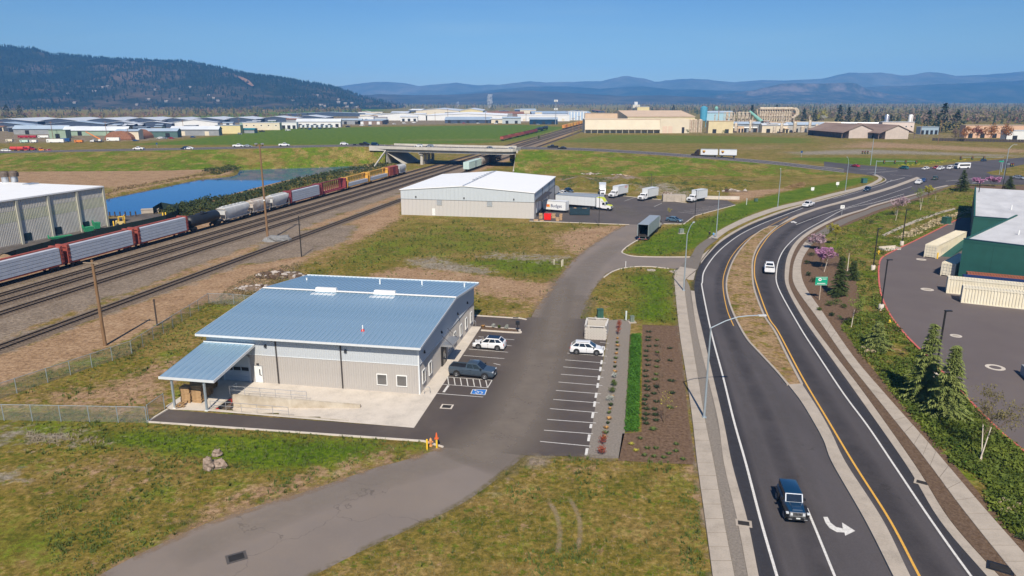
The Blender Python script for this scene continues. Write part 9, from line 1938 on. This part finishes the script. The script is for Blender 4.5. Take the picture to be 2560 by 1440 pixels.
iy = np.clip(np.round(np.log(ty_/20)/np.log(9500/20)*(NR-1)).astype(int),0,NR-1); ix = np.clip(np.round((tx/ty_+1.35)/2.7*(NC-1)).astype(int),0,NC-1); zz = zone[iy*NC+ix]
def tufts(sel, hmin, hmax, seed, nb_=4):
 q = np.random.RandomState(seed); X, Y = tx[sel], ty_[sel]; n = len(X); s = (.7+Y/160)
 V = np.zeros((n*nb_*3,3), np.float32)
 for k in range(nb_):
  a = q.uniform(0,6.283,n); r0 = q.uniform(0,.16,n)*s; h = q.uniform(hmin,hmax,n)*s; w = .045*s
  bx, by = X+r0*np.cos(a*3), Y+r0*np.sin(a*3)
  base = (np.arange(n)*nb_+k)*3
  V[base] = np.stack([bx-w*np.sin(a), by+w*np.cos(a), np.zeros(n)],1); V[base+1] = np.stack([bx+w*np.sin(a), by-w*np.cos(a), np.zeros(n)],1); V[base+2] = np.stack([bx+np.cos(a)*h*.6, by+np.sin(a)*h*.6, h],1)
 return V
def raw(name, V, mat):
 me = bpy.data.meshes.new(name); m = len(V); me.vertices.add(m); me.vertices.foreach_set('co', V.ravel()); me.loops.add(m); me.loops.foreach_set('vertex_index', np.arange(m, dtype=np.int32)); me.polygons.add(m//3); me.polygons.foreach_set('loop_start', np.arange(0,m,3,dtype=np.int32)); me.update(calc_edges=True); me.materials.append(mat)
 return tag(link(name, me), kind='stuff')
bare = np.maximum(zz[:,0], zz[:,2]); u_ = q.uniform(0,1,len(tx)); nn_ = np.array([mnoise.noise(Vector((x*.22,y*.22,4))) for x, y in zip(tx, ty_)])
gr = (zz[:,1]*.9+nn_*.55+.12 > .28); keep = u_ > bare*.85; pal = (zz[:,3]+nn_*.3 > .42)
tall = keep & (np.random.RandomState(9).uniform(0,1,len(tx)) < .012+.10*(nn_ > .33)); raw('tall_weeds', tufts(tall & ~pal, .28, .5, 5, 9), leafmat('weed_green', (.035,.055,.010), (.13,.145,.03), .6))
raw('green_grass', tufts(keep & gr & ~pal, .10, .26, 1), leafmat('grass_green', (.045,.075,.012), (.115,.145,.03), .35)); raw('dry_grass', tufts(keep & ~gr & ~pal & (u_ > .45), .06, .16, 2), leafmat('grass_olive', (.10,.095,.026), (.20,.155,.06), .3)); raw('pale_weeds', tufts(keep & pal, .10, .26, 3), leafmat('grass_pale', (.17,.14,.09), (.29,.235,.165), .5))
# ---------------------------------------------------------------- steam, haze
def plume(name, px, py, ty, w, dens, lb):
 X, Y = G(px,py); h = Zat(X,Y,ty); z0 = 9; mb = MB()
 t = thing(name, lb, 'steam', (X,Y,z0)); L = h-z0; n = 7; secs = []
 for k in range(n+1):
  f = k/n; r = w*(.3+.7*math.sin(math.pi*min(.75,f*.8+.08))); cx_ = L*.10*f+w*.12*math.sin(f*5); secs.append([(cx_+r*math.cos(a)*(1+.25*math.sin(3*a+k)), r*math.sin(a), L*f) for a in [i*math.pi/6 for i in range(12)]])
 mb.loft(secs); m = bpy.data.materials.new(name); m.use_nodes = True; nt = m.node_tree; nt.nodes.clear(); out = nt.nodes.new('ShaderNodeOutputMaterial'); pv = nt.nodes.new('ShaderNodeVolumePrincipled'); pv.inputs['Color'].default_value = (.97,.98,1,1)
 tc = nt.nodes.new('ShaderNodeTexCoord').outputs['Object']; ns_ = nz(nt, tc, .16, 4, .6); r = nt.nodes.new('ShaderNodeMapRange'); r.inputs[1].default_value = .42; r.inputs[2].default_value = .62; r.inputs[4].default_value = dens; nt.links.new(ns_, r.inputs[0]); nt.links.new(r.outputs[0], pv.inputs['Density']); nt.links.new(pv.outputs[0], out.inputs['Volume'])
 o = part('cloud', mb, m, t, True); return t
plume('steam_plume', 1223, 279, 236, 8, .16, 'tall white steam plume rising from the distant factory'); plume('steam_plume', 1144, 276, 254, 4, .12, 'small thin steam plume left of the tall one'); plume('steam_plume', 2055, 313, 288, 5, .12, 'faint steam drifting over the silver pipe')
hz = MB().box(-14000,14000,-400,9900,-3.6,470)
hm = bpy.data.materials.new('haze'); hm.use_nodes = True; nt = hm.node_tree; nt.nodes.clear(); out = nt.nodes.new('ShaderNodeOutputMaterial'); pv = nt.nodes.new('ShaderNodeVolumePrincipled')
pv.inputs['Color'].default_value = (.13,.44,1.0,1); pv.inputs['Density'].default_value = 8.4e-5; pv.inputs['Anisotropy'].default_value = -0.35
nt.links.new(pv.outputs[0], out.inputs['Volume']); tag(link('haze', hz.mesh('haze', hm)), kind='stuff')
